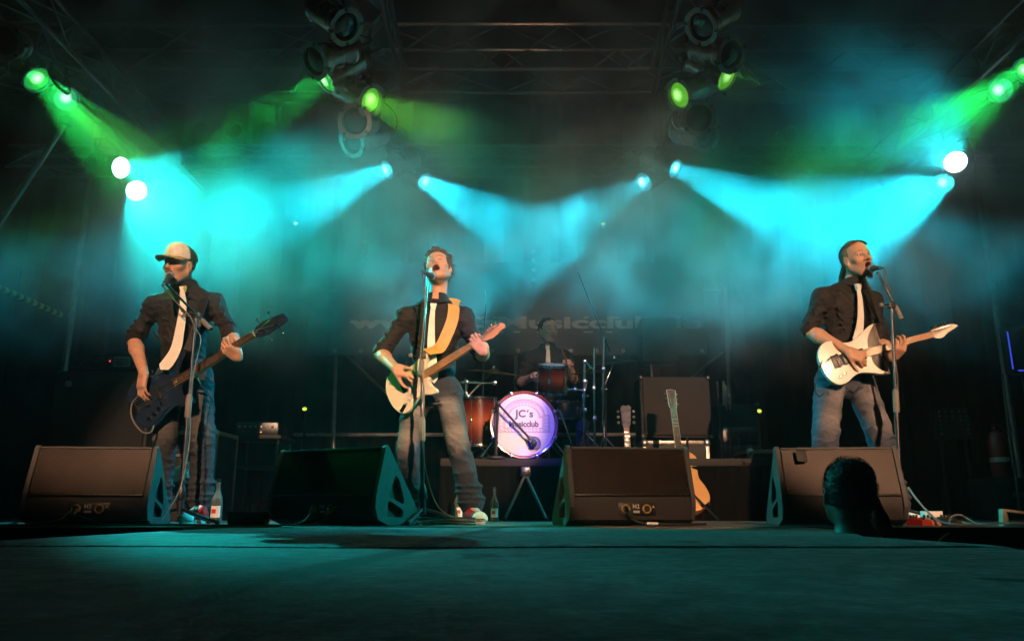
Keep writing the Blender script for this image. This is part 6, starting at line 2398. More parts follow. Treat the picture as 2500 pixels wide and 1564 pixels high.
# right
fr_ = at(2188, 1262, 4.72)
mic_stand('microphone stand with a short boom in front of the guitarist at right', (fr_.x + 0.03, 4.72, 0), at(2176, 745, 4.66), mr_ + V3(-0.016, -0.095, -0.052), at(2196, 768, 4.66))
microphone('silver headed microphone at the mouth of the long haired man', mr_, (0.15, 0.86, 0.26))
cable('microphone lead falling along the boom at right', [mr_ + V3(-0.036, -0.205, -0.062), at(2158, 655, 4.70), at(2166, 690, 4.69), at(2176, 728, 4.69), at(2180, 790, 4.70), at(2182, 850, 4.69), at(2192, 930, 4.70), at(2184, 1010, 4.70), at(2190, 1090, 4.70), at(2200, 1180, 4.7), at(2215, 1262, 4.7)], 0.0035, 'cable_grey')

# ================================================================== drum riser and kit
RZ = 0.466
YR = 6.10
mat('riser_top', (0.015, 0.014, 0.013), 0.7, var=0.3, scale=10)
rs = thing('drum_riser', 'black draped riser carrying the drum kit', 'riser', (0.75, YR, 0))
MB().cbox((0.0, 1.0, RZ - 0.03), (2.6, 2.0, 0.06), 0.006).build('deck', 'riser_top', rs)
curtain('skirt', -1.3, 1.3, -0.012, -0.012, 0.0, RZ - 0.062, 0.010, 0.16, 'black_cloth', rs, seed=5)
for (x, y) in ((-1.25, 0.1), (1.25, 0.1), (-1.25, 1.9), (1.25, 1.9)):
    MB().tube([(x, y, 0), (x, y, RZ - 0.06)], 0.024, 8).build('leg', 'alu', rs)

mat('drum_white', (0.74, 0.70, 0.74), 0.45, var=0.05, scale=6)
mat('drum_red', (0.22, 0.035, 0.012), 0.25, var=0.3, scale=5, coat=0.6)
mat('drum_head', (0.55, 0.50, 0.46), 0.5, var=0.15, scale=10)
mat('kick_print_dark', (0.10, 0.085, 0.14), 0.6, var=0.1)
mat('kick_print_tan', (0.50, 0.36, 0.34), 0.6, var=0.1)
mat('kick_print_lilac', (0.55, 0.50, 0.62), 0.5, var=0.08)
mat('ring_blue', (0.02, 0.03, 0.35), 0.4, var=0.2)
def sunburst():
    m = bpy.data.materials.new('sunburst')
    m.use_nodes = True
    nt = m.node_tree
    b = nt.nodes['Principled BSDF']
    b.inputs['Roughness'].default_value = 0.22
    b.inputs['Coat Weight'].default_value = 0.6
    tc = nt.nodes.new('ShaderNodeTexCoord')
    sp = nt.nodes.new('ShaderNodeSeparateXYZ')
    nt.links.new(tc.outputs['Generated'], sp.inputs[0])
    cr = nt.nodes.new('ShaderNodeValToRGB')
    e = cr.color_ramp.elements
    e[0].position = 0.0; e[0].color = (0.02, 0.003, 0.002, 1)
    e[1].position = 1.0; e[1].color = (0.02, 0.003, 0.002, 1)
    q = e.new(0.5); q.color = (0.30, 0.07, 0.015, 1)
    q = e.new(0.25); q.color = (0.11, 0.014, 0.004, 1)
    q = e.new(0.78); q.color = (0.11, 0.014, 0.004, 1)
    nt.links.new(sp.outputs[2], cr.inputs[0])
    nt.links.new(cr.outputs[0], b.inputs['Base Color'])
    MATS['sunburst'] = m
sunburst()

# bass drum: front head faces the hall
kc = at(1279, 1036, 6.24)
KR = 0.262
kd = thing('bass_drum', 'bass drum with a lilac lit club logo on its front head', 'drum', kc, frame((0.0, -1, 0.02), (0, 0, 1)))
MB().lathe([(KR - 0.004, -0.02), (KR - 0.004, -0.40)], 40).build('shell', 'sunburst', kd)
MB().lathe([(KR - 0.016, 0.006), (KR - 0.010, 0.016), (KR + 0.006, 0.018), (KR + 0.010, 0.010), (KR + 0.010, -0.028), (KR - 0.002, -0.030)], 48).build('hoop', 'drum_red', kd)
MB().lathe([(KR - 0.012, 0.004), (KR - 0.03, 0.0055), (0.0005, 0.006)], 48).build('front_head', 'drum_white', kd)
MB().lathe([(KR - 0.002, -0.37), (KR + 0.010, -0.372), (KR + 0.010, -0.41), (KR - 0.016, -0.41)], 40).build('rear_hoop', 'drum_red', kd)
for k in range(8):
    an = math.pi / 8 + k * math.pi / 4
    e = V3(math.cos(an), math.sin(an), 0)
    MB().cbox(e * (KR + 0.012) + V3(0, 0, -0.075), (0.022, 0.022, 0.05), 0.005, Matrix.Rotation(an, 3, 'Z')).build('lug', 'chrome', kd)
    MB().cbox(e * (KR + 0.006) + V3(0, 0, 0.018), (0.03, 0.026, 0.02), 0.005, Matrix.Rotation(an, 3, 'Z')).build('claw', 'chrome', kd)
for sx in (-1, 1):
    MB().tube([(sx * 0.24, -0.12, -0.10), (sx * 0.34, kc.z * -1 + RZ + 0.01, 0.02)], 0.010, 8).build('spur', 'chrome', kd)
# printed club sign on the head: arch with bulbs, lettering
def arch_poly(w, h0, h1, r, n=10):
    """sign outline: flat foot, shoulders, round top"""
    pts = [(-w, h0), (w, h0), (w, h1), (w * 0.86, h1)]
    for i in range(n * 2 + 1):
        a = math.pi * i / (2 * n)
        pts.append((math.cos(a) * w * 0.80, h1 + math.sin(a) * r))
    pts += [(-w * 0.86, h1), (-w, h1)]
    return pts
def outline_strip(poly, w, z0, z1):
    P = [Vector((x, y, 0)) for x, y in poly]
    n = len(P)
    mb = MB()
    V, F = [], []
    for i in range(n):
        a, b, c = P[i - 1], P[i], P[(i + 1) % n]
        t = ((b - a).normalized() + (c - b).normalized())
        t = t.normalized() if t.length > 1e-5 else (c - b).normalized()
        nn = Vector((-t.y, t.x, 0))
        for s, z in ((-1, z0), (1, z0), (1, z1), (-1, z1)):
            V.append((b + nn * (s * w / 2)) + Vector((0, 0, z)))
    for i in range(n):
        j = (i + 1) % n
        for k in range(4):
            k2 = (k + 1) % 4
            F.append((i * 4 + k, i * 4 + k2, j * 4 + k2, j * 4 + k))
    return mb.add(V, F)
big = arch_poly(0.205, -0.062, 0.075, 0.125)
small = arch_poly(0.150, -0.028, 0.055, 0.100)
MB().prism(big, 0.0062, 0.0072).build('sign_field', 'kick_print_lilac', kd, smooth=False)
MB().prism(small, 0.0073, 0.0080).build('sign_panel', 'drum_white', kd, smooth=False)
outline_strip(big, 0.007, 0.0074, 0.0088).build('sign_border', 'kick_print_tan', kd, smooth=False)
outline_strip(small, 0.006, 0.0081, 0.0095).build('panel_border', 'kick_print_tan', kd, smooth=False)
for i in range(17):
    a = math.pi * (i + 0.5) / 17
    x, y = math.cos(a) * 0.142, 0.068 + math.sin(a) * 0.094
    MB().sphere((x, y, 0.009), (0.0105, 0.0105, 0.004), 8).build('bulb', 'drum_white', kd)
for sx in (-1, 1):
    for j in range(4):
        MB().sphere((sx * 0.180, -0.030 + j * 0.027, 0.009), (0.0105, 0.0105, 0.004), 8).build('bulb', 'drum_white', kd)
for i in range(12):
    MB().sphere((-0.17 + 0.31 * i / 11, -0.046, 0.009), (0.0105, 0.0105, 0.004), 8).build('bulb', 'drum_white', kd)
def flat_text(s, w, h, x, y, parent, m, z=0.0096, bold=0.03):
    me = text_mesh(s, 1.0, bold, 0.0)
    co = np.array([v.co[:] for v in me.vertices])
    mn, mx = co.min(0), co.max(0)
    for v in me.vertices:
        v.co.x = x + ((v.co.x - mn[0]) / (mx[0] - mn[0]) - 0.5) * w
        v.co.y = y + ((v.co.y - mn[1]) / (mx[1] - mn[1]) - 0.5) * h
        v.co.z = z
    return link('lettering', me, m, parent)
flat_text('JC\u00b4s', 0.150, 0.080, 0.0, 0.078, kd, 'kick_print_dark', bold=0.035)
flat_text('Musicclub', 0.235, 0.050, 0.0, 0.004, kd, 'kick_print_dark', bold=0.045)
# sound hole with blue ring
MB().lathe([(0.048, 0.0065), (0.056, 0.009), (0.060, 0.0065)], 28, o=(0.075, -0.150, 0)).build('port_ring', 'gold', kd)
MB().lathe([(0.049, 0.0068), (0.0005, 0.0074)], 28, o=(0.075, -0.150, 0)).build('port', 'ring_blue', kd)
# kick microphone on a low boom
km = kc + V3(0.075, -0.09, -0.150)
st0 = at(1210, 1118, 6.12)
ks = thing('mic_stand', 'short black boom stand with microphone before the bass drum', 'microphone stand', (st0.x, 6.16, RZ), group='microphone stands')
o = ks.location
jt = at(1216, 985, 6.12) - o
MB().tube([(0, 0, 0.02), jt], 0.011, 8).build('post', 'black_paint', ks)
MB().lathe([(0.10, 0.0), (0.10, 0.012), (0.03, 0.025), (0.0005, 0.026)], 24).build('base', 'black_paint', ks)
MB().tube([jt - (km - o - jt) * 0.08, km - o], 0.009, 8).build('boom', 'black_paint', ks)
MB().sphere(jt, 0.024, 8).build('swivel', 'black_plastic', ks)
MB().sphere(km - o, (0.026, 0.034, 0.030), 10).build('mic_head', 'mic_body', ks)
MB().lathe([(0.013, 0), (0.012, 0.06), (0.0005, 0.061)], 10, frame(jt - (km - o)), km - o).build('mic_shell', 'steel_dark', ks)

def drum(label, c, r, h, axis, m='sunburst', name='tom_drum', head='drum_head', lugs=6, bottom=True):
    d = thing(name, label, 'drum', c, frame(axis, (0, 1, 0)), 'drums of the kit')
    MB().lathe([(r - 0.003, -h / 2 + 0.01), (r - 0.003, h / 2 - 0.01)], 32).build('shell', m, d)
    for s in (-1, 1):
        MB().lathe([(r - 0.006, s * (h / 2 - 0.006)), (r + 0.006, s * (h / 2 - 0.012)), (r + 0.007, s * (h / 2 + 0.006)), (r - 0.004, s * (h / 2 + 0.008)), (r - 0.006, s * (h / 2))], 32).build('hoop', 'chrome', d)
        MB().lathe([(r - 0.006, s * (h / 2 + 0.001)), (0.0005, s * (h / 2 + 0.0015))], 32).build('drum_skin', head, d)
    for k in range(lugs):
        an = 2 * math.pi * (k + 0.25) / lugs
        e = V3(math.cos(an), math.sin(an), 0)
        MB().tube([e * (r + 0.009) + V3(0, 0, -h / 2), e * (r + 0.009) + V3(0, 0, h / 2)], 0.003, 5).build('tension_rod', 'chrome', d)
        MB().cbox(e * (r + 0.006), (0.018, 0.018, 0.045), 0.004, Matrix.Rotation(an, 3, 'Z')).build('lug', 'chrome', d)
    return d
tc_ = at(1349, 925, 6.42)
drum('small sunburst rack tom mounted above the bass drum', tc_, 0.120, 0.23, (0.03, -0.30, 1))
drum('sunburst floor tom at the left of the bass drum', at(1168, 1030, 6.75), 0.19, 0.40, (0, -0.05, 1))
drum('chrome snare drum beside the bass drum at right', at(1372, 1000, 6.85), 0.17, 0.15, (0, -0.12, 1), 'steel_dark', 'snare_drum')
def cymbal(label, c, r, axis, m='brass', stand_foot=None, group='cymbals'):
    d = thing('cymbal', label, 'cymbal', c, frame(axis, (0, 1, 0)), group)
    MB().lathe([(0.006, 0.018), (0.03, 0.014), (0.045, 0.004), (r * 0.6, -0.006), (r, -0.020), (r, -0.0215), (r * 0.6, -0.008), (0.04, 0.0), (0.006, 0.015)], 40).build('plate', m, d)
    MB().lathe([(0.011, 0.018), (0.011, 0.03), (0.005, 0.045), (0.0005, 0.046)], 10).build('wing_nut', 'chrome', d)
    if stand_foot is not None:
        s = thing('cymbal_stand', 'chrome stand under ' + label, 'stand', stand_foot, group='cymbal stands')
        o = Vector(stand_foot)
        top = Vector(c) - o
        mid = V3(0, 0, top.z * 0.72)
        MB().tube([(0, 0, 0.05), mid], 0.012, 10).build('lower_tube', 'chrome', s)
        MB().tube([mid, top], 0.008, 10).build('upper_tube', 'chrome', s)
        MB().cbox(mid, (0.036, 0.03, 0.04), 0.006).build('tilter', 'chrome', s)
        MB().sphere(mid + V3(0.03, -0.01, 0), 0.013, 8).build('wing_screw', 'chrome', s)
        for a in (-2.0, 0.1, 2.1):
            e = V3(math.cos(a) * 0.24, math.sin(a) * 0.24, 0.012)
            lg = MB().tube([V3(0, 0, 0.26), e], 0.007, 8).build('leg', 'chrome', s)
            MB().sphere(e, 0.014, 8).build('rubber_foot', 'black_rubber', lg)
            MB().tube([V3(0, 0, 0.07), e * 0.55 + V3(0, 0, 0.12)], 0.005, 6).build('strut', 'chrome', s)
    return d
mat('cymbal_dark', (0.20, 0.13, 0.05), 0.35, metal=1.0, var=0.3, scale=10)
def fz(p):
    return (p.x, p.y, RZ)
cymbal('a wide dark cymbal left of the drummer', at(1205, 905, 6.75), 0.25, (0.10, -0.16, 1), 'cymbal_dark', fz(at(1140, 1100, 6.75)))
cymbal('the hi-hat cymbals right of the drummer', at(1440, 905, 6.7), 0.17, (-0.05, -0.12, 1), 'cymbal_dark', fz(at(1428, 1100, 6.7)))
cymbal('a ride cymbal far right of the kit', at(1500, 880, 7.1), 0.22, (-0.12, -0.2, 1), 'cymbal_dark', fz(at(1476, 1100, 7.1)))
# overhead microphones on tall booms
for (lab, foot, jt, end) in (('tall boom stand right of the kit with an overhead microphone', at(1478, 1110, 7.4), at(1478, 830, 7.3), at(1412, 665, 7.2)), ('tall boom stand left of the kit with an overhead microphone', at(1178, 1110, 7.5), at(1180, 830, 7.5), at(1187, 742, 7.3))):
    s = thing('mic_stand', lab, 'microphone stand', (foot.x, foot.y, RZ), group='microphone stands')
    o = s.location
    MB().tube([(0, 0, 0.02), jt - o], 0.010, 8).build('post', 'steel_dark', s)
    MB().tube([(jt - o) + ((jt - end).normalized() * 0.12), end - o], 0.007, 8).build('boom', 'steel_dark', s)
    MB().sphere(jt - o, 0.022, 8).build('swivel', 'black_plastic', s)
    MB().tube([end - o, end - o + V3(-0.01, -0.03, 0.13)], [0.010, 0.011], 10).build('microphone', 'chrome', s)
    for a in (-2.0, 0.1, 2.1):
        MB().tube([V3(0, 0, 0.15), V3(math.cos(a) * 0.25, math.sin(a) * 0.25, 0.01)], 0.008, 6).build('leg', 'steel_dark', s)
# tom mount, hi-hat hardware seen as chrome rods
hw = thing('drum_hardware', 'chrome mounting rods and clamps between tom and cymbals', 'drum hardware', fz(at(1425, 1100, 6.55)))
o = hw.location
for pts, r in (([(1425, 1085), (1427, 880)], 0.011), ([(1427, 880), (1452, 905)], 0.009), ([(1452, 1085), (1450, 850)], 0.010), ([(1472, 1040), (1474, 820)], 0.009), ([(1380, 950), (1428, 952)], 0.010), ([(1396, 1085), (1366, 1000)], 0.009)):
    MB().tube([at(p[0], p[1], 6.55) - o for p in pts], r, 8).build('rod', 'chrome', hw)
for (px, py) in ((1427, 930), (1426, 952), (1428, 1000), (1450, 946), (1452, 1020), (1404, 950), (1427, 882), (1473, 900)):
    MB().cbox(at(px, py, 6.545) - o, (0.034, 0.03, 0.034), 0.006).build('clamp', 'chrome', hw)
lw = thing('drum_hardware', 'chrome cymbal arm sticking out left of the kit', 'drum hardware', fz(at(1138, 1100, 6.7)))
o = lw.location
for pts, r in (([(1138, 1085), (1138, 925)], 0.011), ([(1125, 932), (1212, 934)], 0.009), ([(1162, 1060), (1168, 985)], 0.007)):
    MB().tube([at(p[0], p[1], 6.6) - o for p in pts], r, 8).build('rod', 'chrome', lw)
for (px, py) in ((1138, 932), (1208, 934), (1138, 960), (1166, 1018), (1186, 1045)):
    MB().cbox(at(px, py, 6.595) - o, (0.036, 0.03, 0.034), 0.006).build('clamp', 'chrome', lw)
th = thing('drum_throne', 'round black stool under the drummer', 'stool', (P4.location.x, 7.30, RZ))
MB().lathe([(0.0005, 0.50), (0.15, 0.50), (0.165, 0.475), (0.165, 0.44), (0.15, 0.43), (0.0005, 0.43)], 24).build('seat', 'leather_black', th)
MB().tube([(0, 0, 0.05), (0, 0, 0.43)], 0.02, 10).build('post', 'chrome', th)
for a in (-1.6, 0.5, 2.6):
    MB().tube([(0, 0, 0.22), (math.cos(a) * 0.24, math.sin(a) * 0.24, 0.01)], 0.010, 8).build('leg', 'chrome', th)

# A-frame trestle standing in front of the riser
tr = thing('trestle_stand', 'small grey A-frame trestle in front of the drum riser', 'stand', (at(1283, 1270, 5.95).x, 5.95, 0))
o = tr.location
ap = at(1283, 1150, 5.95) - o
MB().cbox(ap + V3(0, 0.05, 0.0), (0.075, 0.14, 0.075), 0.008).build('head_block', 'steel_dark', tr)
for (px, py) in ((1232, 1268), (1334, 1270)):
    for dy in (0.0, 0.12):
        e = at(px, 1262, 5.95) - o
        e.z = 0.012
        lg = MB().tube([ap + V3(0, dy, -0.02), e + V3(0, dy, 0)], 0.011, 8).build('leg', 'scaffold', tr)
        MB().sphere(e + V3(0, dy, 0.002), 0.017, 8).build('rubber_foot', 'black_rubber', lg)

# ================================================================== back line: amps, cases
mat('amp_cloth', (0.013, 0.012, 0.0115), 0.9, var=0.25, scale=120, bump=0.4, bscale=500)
mat('amp_vinyl', (0.012, 0.0115, 0.0115), 0.7, var=0.2, bump=0.2, bscale=250)
mat('amp_brown', (0.030, 0.021, 0.017), 0.85, var=0.2, scale=80, bump=0.3, bscale=400)
mat('led_red', (0.3, 0.01, 0.01), 0.4, emit=(1.0, 0.05, 0.03), estr=2.5, var=0)
mat('led_orange', (0.3, 0.1, 0.01), 0.4, emit=(1.0, 0.45, 0.12), estr=2.0, var=0)
mat('led_blue', (0.01, 0.02, 0.3), 0.4, emit=(0.05, 0.10, 1.0), estr=0.8, var=0)
mat('case_black', (0.010, 0.010, 0.011), 0.6, var=0.3, scale=20)
mat('case_alu', (0.42, 0.38, 0.35), 0.38, metal=0.7, var=0.3, scale=20, bump=0.1)
def cab(label, x0, x1, y0, depth, z0, z1, m='amp_cloth', name='speaker_cabinet', cat='amplifier', group=None, extras=None):
    w, h = x1 - x0, z1 - z0
    r = thing(name, label, cat, ((x0 + x1) / 2, y0 + depth / 2, z0), group=group)
    MB().cbox((0, 0.012, h / 2), (w, depth - 0.024, h), 0.012).build('housing', 'amp_vinyl', r)
    MB().cbox((0, -depth / 2 + 0.006, h / 2), (w - 0.05, 0.012, h - 0.05), 0.004).build('grille_cloth', m, r)
    for sx in (-1, 1):
        for sz in (0, 1):
            MB().cbox((sx * (w / 2 - 0.012), -depth / 2 + 0.018, 0.012 + sz * (h - 0.024)), (0.036, 0.036, 0.036), 0.008).build('corner', 'black_plastic', r)
    MB().cbox((0, 0.0, h + 0.008), (0.20, 0.03, 0.014), 0.005).build('handle', 'black_rubber', r)
    return r
a, b = at(133, 904, 6.6), at(330, 904, 6.6)
zt_ = a.z
bc = cab('tall dark bass speaker cabinet behind the leftmost wedge', a.x, b.x + 0.15, 6.6, 0.45, 0.0, zt_)
MB().cbox((-0.28, -0.235, zt_ - 0.115), (0.06, 0.004, 0.05), 0.002).build('badge', 'gel_frame', bc)
ha, hb = at(168, 866, 6.6), at(330, 866, 6.6)
hd = thing('amp_head', 'bass amplifier head with red pilot light on the dark cabinet', 'amplifier', ((ha.x + hb.x) / 2 + 0.05, 6.82, zt_ + 0.002))
wH = hb.x - ha.x + 0.12
MB().cbox((0, 0, 0.075), (wH, 0.36, 0.13), 0.008).build('housing', 'amp_vinyl', hd)
MB().cbox((0, -0.184, 0.075), (wH - 0.03, 0.008, 0.10), 0.003).build('front_panel', 'steel_dark', hd)
lx = at(294, 880, 6.6).x - hd.location.x
MB().cbox((lx, -0.190, 0.080), (0.14, 0.006, 0.085), 0.003).build('vent_plate', 'gel_frame', hd)
for k in range(4):
    MB().box((lx, -0.194, 0.055 + 0.016 * k), (0.12, 0.003, 0.006)).build('slot', 'black_rubber', hd)
MB().sphere((at(264, 876, 6.6).x - hd.location.x, -0.190, 0.085), 0.006, 8).build('pilot_light', 'led_red', hd)
for k in range(6):
    MB().lathe([(0.012, 0), (0.010, 0.016), (0.0005, 0.017)], 12, frame((0, -1, 0)), (-0.25 + 0.055 * k, -0.188, 0.06)).build('knob', 'black_plastic', hd)
# combo amp behind the guitars, right of the kit
a, b = at(1562, 918, 6.9), at(1742, 1068, 6.9)
gc = cab('brown guitar speaker cabinet standing on the silver edged road case', a.x, b.x, 6.9, 0.36, b.z, a.z, 'amp_brown')
def road_case(label, x0, x1, y0, depth, z0, z1, group='road cases'):
    w, h = x1 - x0, z1 - z0
    r = thing('road_case', label, 'flight case', ((x0 + x1) / 2, y0 + depth / 2, z0), group=group)
    MB().cbox((0, 0, h / 2), (w - 0.012, depth - 0.012, h - 0.012), 0.004).build('panel', 'case_black', r)
    e = 0.034
    for sx in (-1, 1):
        for sy in (-1, 1):
            MB().cbox((sx * (w / 2 - e / 2), sy * (depth / 2 - e / 2), h / 2), (e, e, h), 0.004).build('edge_profile', 'case_alu', r)
    for sz in (e / 2 + 0.0, h - e / 2):
        for sy in (-1, 1):
            MB().cbox((0, sy * (depth / 2 - e / 2 + 0.001), sz), (w - 2 * e, e, e - 0.003), 0.004).build('edge_profile', 'case_alu', r)
        for sx in (-1, 1):
            MB().cbox((sx * (w / 2 - e / 2 + 0.001), 0, sz), (e, depth - 2 * e, e - 0.003), 0.004).build('edge_profile', 'case_alu', r)
    for sx in (-1, 1):
        for sz in (0, 1):
            MB().sphere((sx * (w / 2 - 0.02), -depth / 2 + 0.014, 0.022 + sz * (h - 0.044)), 0.034, 10).build('ball_corner', 'alu', r)
    MB().cbox((0, -depth / 2 - 0.004, h * 0.62), (0.10, 0.012, 0.10), 0.003).build('latch', 'case_alu', r)
    MB().cbox((0, -depth / 2 - 0.001, h * 0.72), (w - 2 * e, 0.008, 0.022), 0.003).build('lid_profile', 'case_alu', r)
    return r
a, b = at(1568, 1074, 6.75), at(1732, 1074, 6.75)
road_case('silver edged black road case behind the acoustic guitar', a.x, b.x, 6.75, 0.5, 0.0, a.z)
a, b = at(1826, 1096, 6.5), at(1945, 1096, 6.5)
road_case('silver edged road case behind the rightmost wedge', a.x, b.x, 6.5, 0.5, 0.0, a.z)
a, b = at(412, 1050, 6.3), at(532, 1050, 6.3)
road_case('silver edged road case behind the legs of the bass player', a.x, b.x, 6.3, 0.5, 0.0, a.z)
# rack of black cases between
a, b = at(1752, 985, 7.0), at(1870, 1240, 7.0)
rk = cab('dark equipment rack between the two right road cases', a.x, b.x, 7.0, 0.45, 0.0, a.z, name='equipment_rack', cat='rack')
for k in range(4):
    MB().cbox((0, -0.232, 0.25 + 0.16 * k), (b.x - a.x - 0.06, 0.008, 0.13), 0.003).build('rack_unit', 'steel_dark', rk)
# chrome stands catching light
cs = thing('chrome_stand', 'bundle of chrome stand tubes catching light right of the brown cabinet', 'stand', (at(1772, 1262, 6.85).x, 6.85, 0))
o = cs.location
for (px, t0, t1, r) in ((1768, 990, 930, 0.016), (1774, 1000, 940, 0.010), (1782, 1000, 968, 0.010), (1765, 1190, 1070, 0.006), (1784, 1210, 1070, 0.006), (1806, 1170, 1070, 0.006)):
    MB().tube([at(px, t0, 6.85) - o, at(px - 2, t1, 6.85) - o], r, 8).build('tube', 'chrome', cs)
MB().tube([(0, 0, 0), (0, 0, at(1768, 930, 6.85).z)], 0.008, 8).build('post', 'steel_dark', cs)
# black monitor box on a pole in front of the banner
pb = thing('pole_speaker', 'black box speaker on a pole in front of the banner', 'speaker', (at(1610, 1262, 8.6).x, 8.6, 0))
o = pb.location
a, b = at(1564, 776, 8.6) - o, at(1656, 884, 8.6) - o
MB().cbox(((a.x + b.x) / 2, 0.12, (a.z + b.z) / 2), (b.x - a.x, 0.30, a.z - b.z), 0.02).build('housing', 'amp_vinyl', pb)
MB().cbox(((a.x + b.x) / 2, -0.036, (a.z + b.z) / 2), (b.x - a.x - 0.05, 0.012, a.z - b.z - 0.05), 0.006).build('grille_cloth', 'amp_cloth', pb)
MB().tube([(0, 0.1, 0.3), (0, 0.1, b.z)], 0.018, 10).build('pole', 'steel_dark', pb)
for an in (-2.0, 0.1, 2.1):
    MB().tube([(0, 0.1, 0.55), (0.35 * math.cos(an), 0.1 + 0.35 * math.sin(an), 0.01)], 0.012, 8).build('leg', 'steel_dark', pb)
# keyboard-like tables and racks at left rear
a, b = at(560, 1062, 7.2), at(690, 1062, 7.2)
tb = thing('equipment_table', 'dark table with small devices behind the second wedge', 'table', ((a.x + b.x) / 2, 7.4, 0))
wT = b.x - a.x
MB().cbox((0, 0, a.z - 0.02), (wT, 0.5, 0.035), 0.004).build('table_top', 'case_black', tb)
for sx in (-1, 1):
    for sy in (-1, 1):
        MB().tube([(sx * (wT / 2 - 0.04), sy * 0.2, 0), (sx * (wT / 2 - 0.04), sy * 0.2, a.z - 0.04)], 0.014, 8).build('leg', 'steel_dark', tb)
MB().cbox((0, 0, a.z * 0.62), (wT - 0.06, 0.46, 0.02), 0.004).build('shelf', 'case_black', tb)
mx = thing('mixer', 'small rack device with an orange light on the dark table', 'mixer', ((a.x + b.x) / 2, 7.36, a.z + 0.0))
MB().cbox((0, 0, 0.06), (wT * 0.8, 0.3, 0.12), 0.006).build('housing', 'steel_dark', mx)
MB().sphere((0.04, -0.153, 0.03), 0.006, 8).build('pilot_light', 'led_orange', mx)
for k in range(7):
    MB().lathe([(0.010, 0), (0.009, 0.014), (0.0005, 0.015)], 10, frame((0, -1, 0)), (-0.16 + 0.05 * k, -0.151, 0.08)).build('knob', 'alu', mx)
# white cloth lying behind the bass player
sc = Sculpt((-0.2, -0.12, -0.02), (0.2, 0.12, 0.22), 0.007)
sc.ell((0, 0, 0.06), (0.10, 0.07, 0.07), None, 0.03).ell((-0.06, -0.02, 0.03), (0.07, 0.05, 0.04), None, 0.03).ell((0.05, 0, 0.11), (0.05, 0.05, 0.06), None, 0.03)
sc.folds(0.018, 30, 4)
sc.cut((0, 0, 0.002), (0, 0, -1))
mat('rag', (0.55, 0.55, 0.50), 0.85, var=0.1)
st_ = at(428, 1180, 5.9)
box_ = thing('stool_box', 'low black box behind the bass player with a rag on it', 'box', (st_.x, 5.95, 0))
MB().cbox((0, 0, (st_.z) / 2), (0.5, 0.3, st_.z), 0.008).build('panel', 'case_black', box_)
MB().cbox((0.05, -0.152, st_.z * 0.6), (0.10, 0.008, 0.03), 0.003).build('handle', 'steel_dark', box_)
rg = sc.build('rag', 'rag')
rg.location = (st_.x + 0.02, 5.9, st_.z + 0.001)
tag(rg, 'crumpled pale rag on the low black box behind the bass player', 'rag')

# ================================================================== small things on the floor
mat('glass_clear', (0.75, 0.85, 0.80), 0.04, var=0)
MATS['glass_clear'].node_tree.nodes['Principled BSDF'].inputs['Transmission Weight'].default_value = 0.9
MATS['glass_clear'].node_tree.nodes['Principled BSDF'].inputs['IOR'].default_value = 1.45
mat('label_red', (0.55, 0.03, 0.02), 0.5, var=0.05)
mat('label_blue', (0.05, 0.10, 0.40), 0.5, var=0.05)
def bottle(label, px, Y, h=0.27):
    q = at(px, 1262, Y)
    r = thing('bottle', label, 'bottle', (q.x, Y, 0), (0, 0, random.uniform(-0.5, 0.5)), 'glass bottles on the stage')
    k = h / 0.27
    MB().lathe([(0.0005, 0.004), (0.030, 0.003), (0.0335, 0.010), (0.0335, 0.135), (0.030, 0.155), (0.018, 0.185), (0.0125, 0.205), (0.0125, 0.245), (0.0105, 0.246)], 20).build('glass', 'glass_clear', r).scale = (k, k, k)
    MB().lathe([(0.0135, 0.244), (0.0145, 0.248), (0.0145, 0.268), (0.012, 0.27), (0.0005, 0.2705)], 14).build('cap', 'chrome', r).scale = (k, k, k)
    # paper label round the front
    V, F = [], []
    for i in range(11):
        a = -2.5 + 1.9 * i / 10
        for z in (0.035, 0.105):
            V.append((0.0342 * math.cos(a) * k, 0.0342 * math.sin(a) * k, z * k))
    F = [(2 * i, 2 * i + 2, 2 * i + 3, 2 * i + 1) for i in range(10)]
    lb = MB().add(V, F).build('paper_label', 'label_white', r)
    lb.modifiers.new('thickness', 'SOLIDIFY').thickness = 0.0006
    V = []
    for i in range(7):
        a = -2.2 + 0.8 * i / 6
        for z in (0.06, 0.085):
            V.append((0.0350 * math.cos(a) * k, 0.0350 * math.sin(a) * k, z * k))
    lb2 = MB().add(V, [(2 * i, 2 * i + 2, 2 * i + 3, 2 * i + 1) for i in range(6)]).build('label_print', 'label_red', r)
    lb2.modifiers.new('thickness', 'SOLIDIFY').thickness = 0.0004
bottle('clear glass bottle beside the red shoe of the bass player', 527, 4.95, 0.27)
bottle('clear glass bottle standing before the drum riser', 1207, 5.6, 0.235)
bottle('clear bottle half hidden behind the foot of the singer', 1118, 5.7, 0.25)
# round tin / cable drum beside wedge two
td = thing('stage_box', 'low round edged black stage box left of the second wedge', 'stage box', (at(600, 1270, 4.35).x, 4.40, 0))
MB().cbox((0, 0, 0.032), (0.19, 0.14, 0.064), 0.012).build('housing', 'black_paint', td)
MB().cbox((0, 0, 0.066), (0.195, 0.145, 0.008), 0.003).build('lid', 'steel_dark', td)
MB().lathe([(0.030, 0), (0.034, 0.004), (0.030, 0.008)], 20, frame((0, -1, 0)), (-0.02, -0.071, 0.034)).build('socket', 'black_rubber', td)
for k, (x, c) in enumerate(((0.0, 'cable_grey'), (0.05, 'red_lead'))):
    if c == 'red_lead':
        mat('red_lead', (0.5, 0.02, 0.015), 0.5, var=0.05)
    MB().tube(spline([(x, 0.02, 0.07), (x - 0.01, 0.02, 0.105), (x + 0.03, 0.02, 0.125), (x + 0.08, 0.03, 0.09), (x + 0.13, 0.05, 0.02)], 6), 0.003, 6).build('lead', c, td)
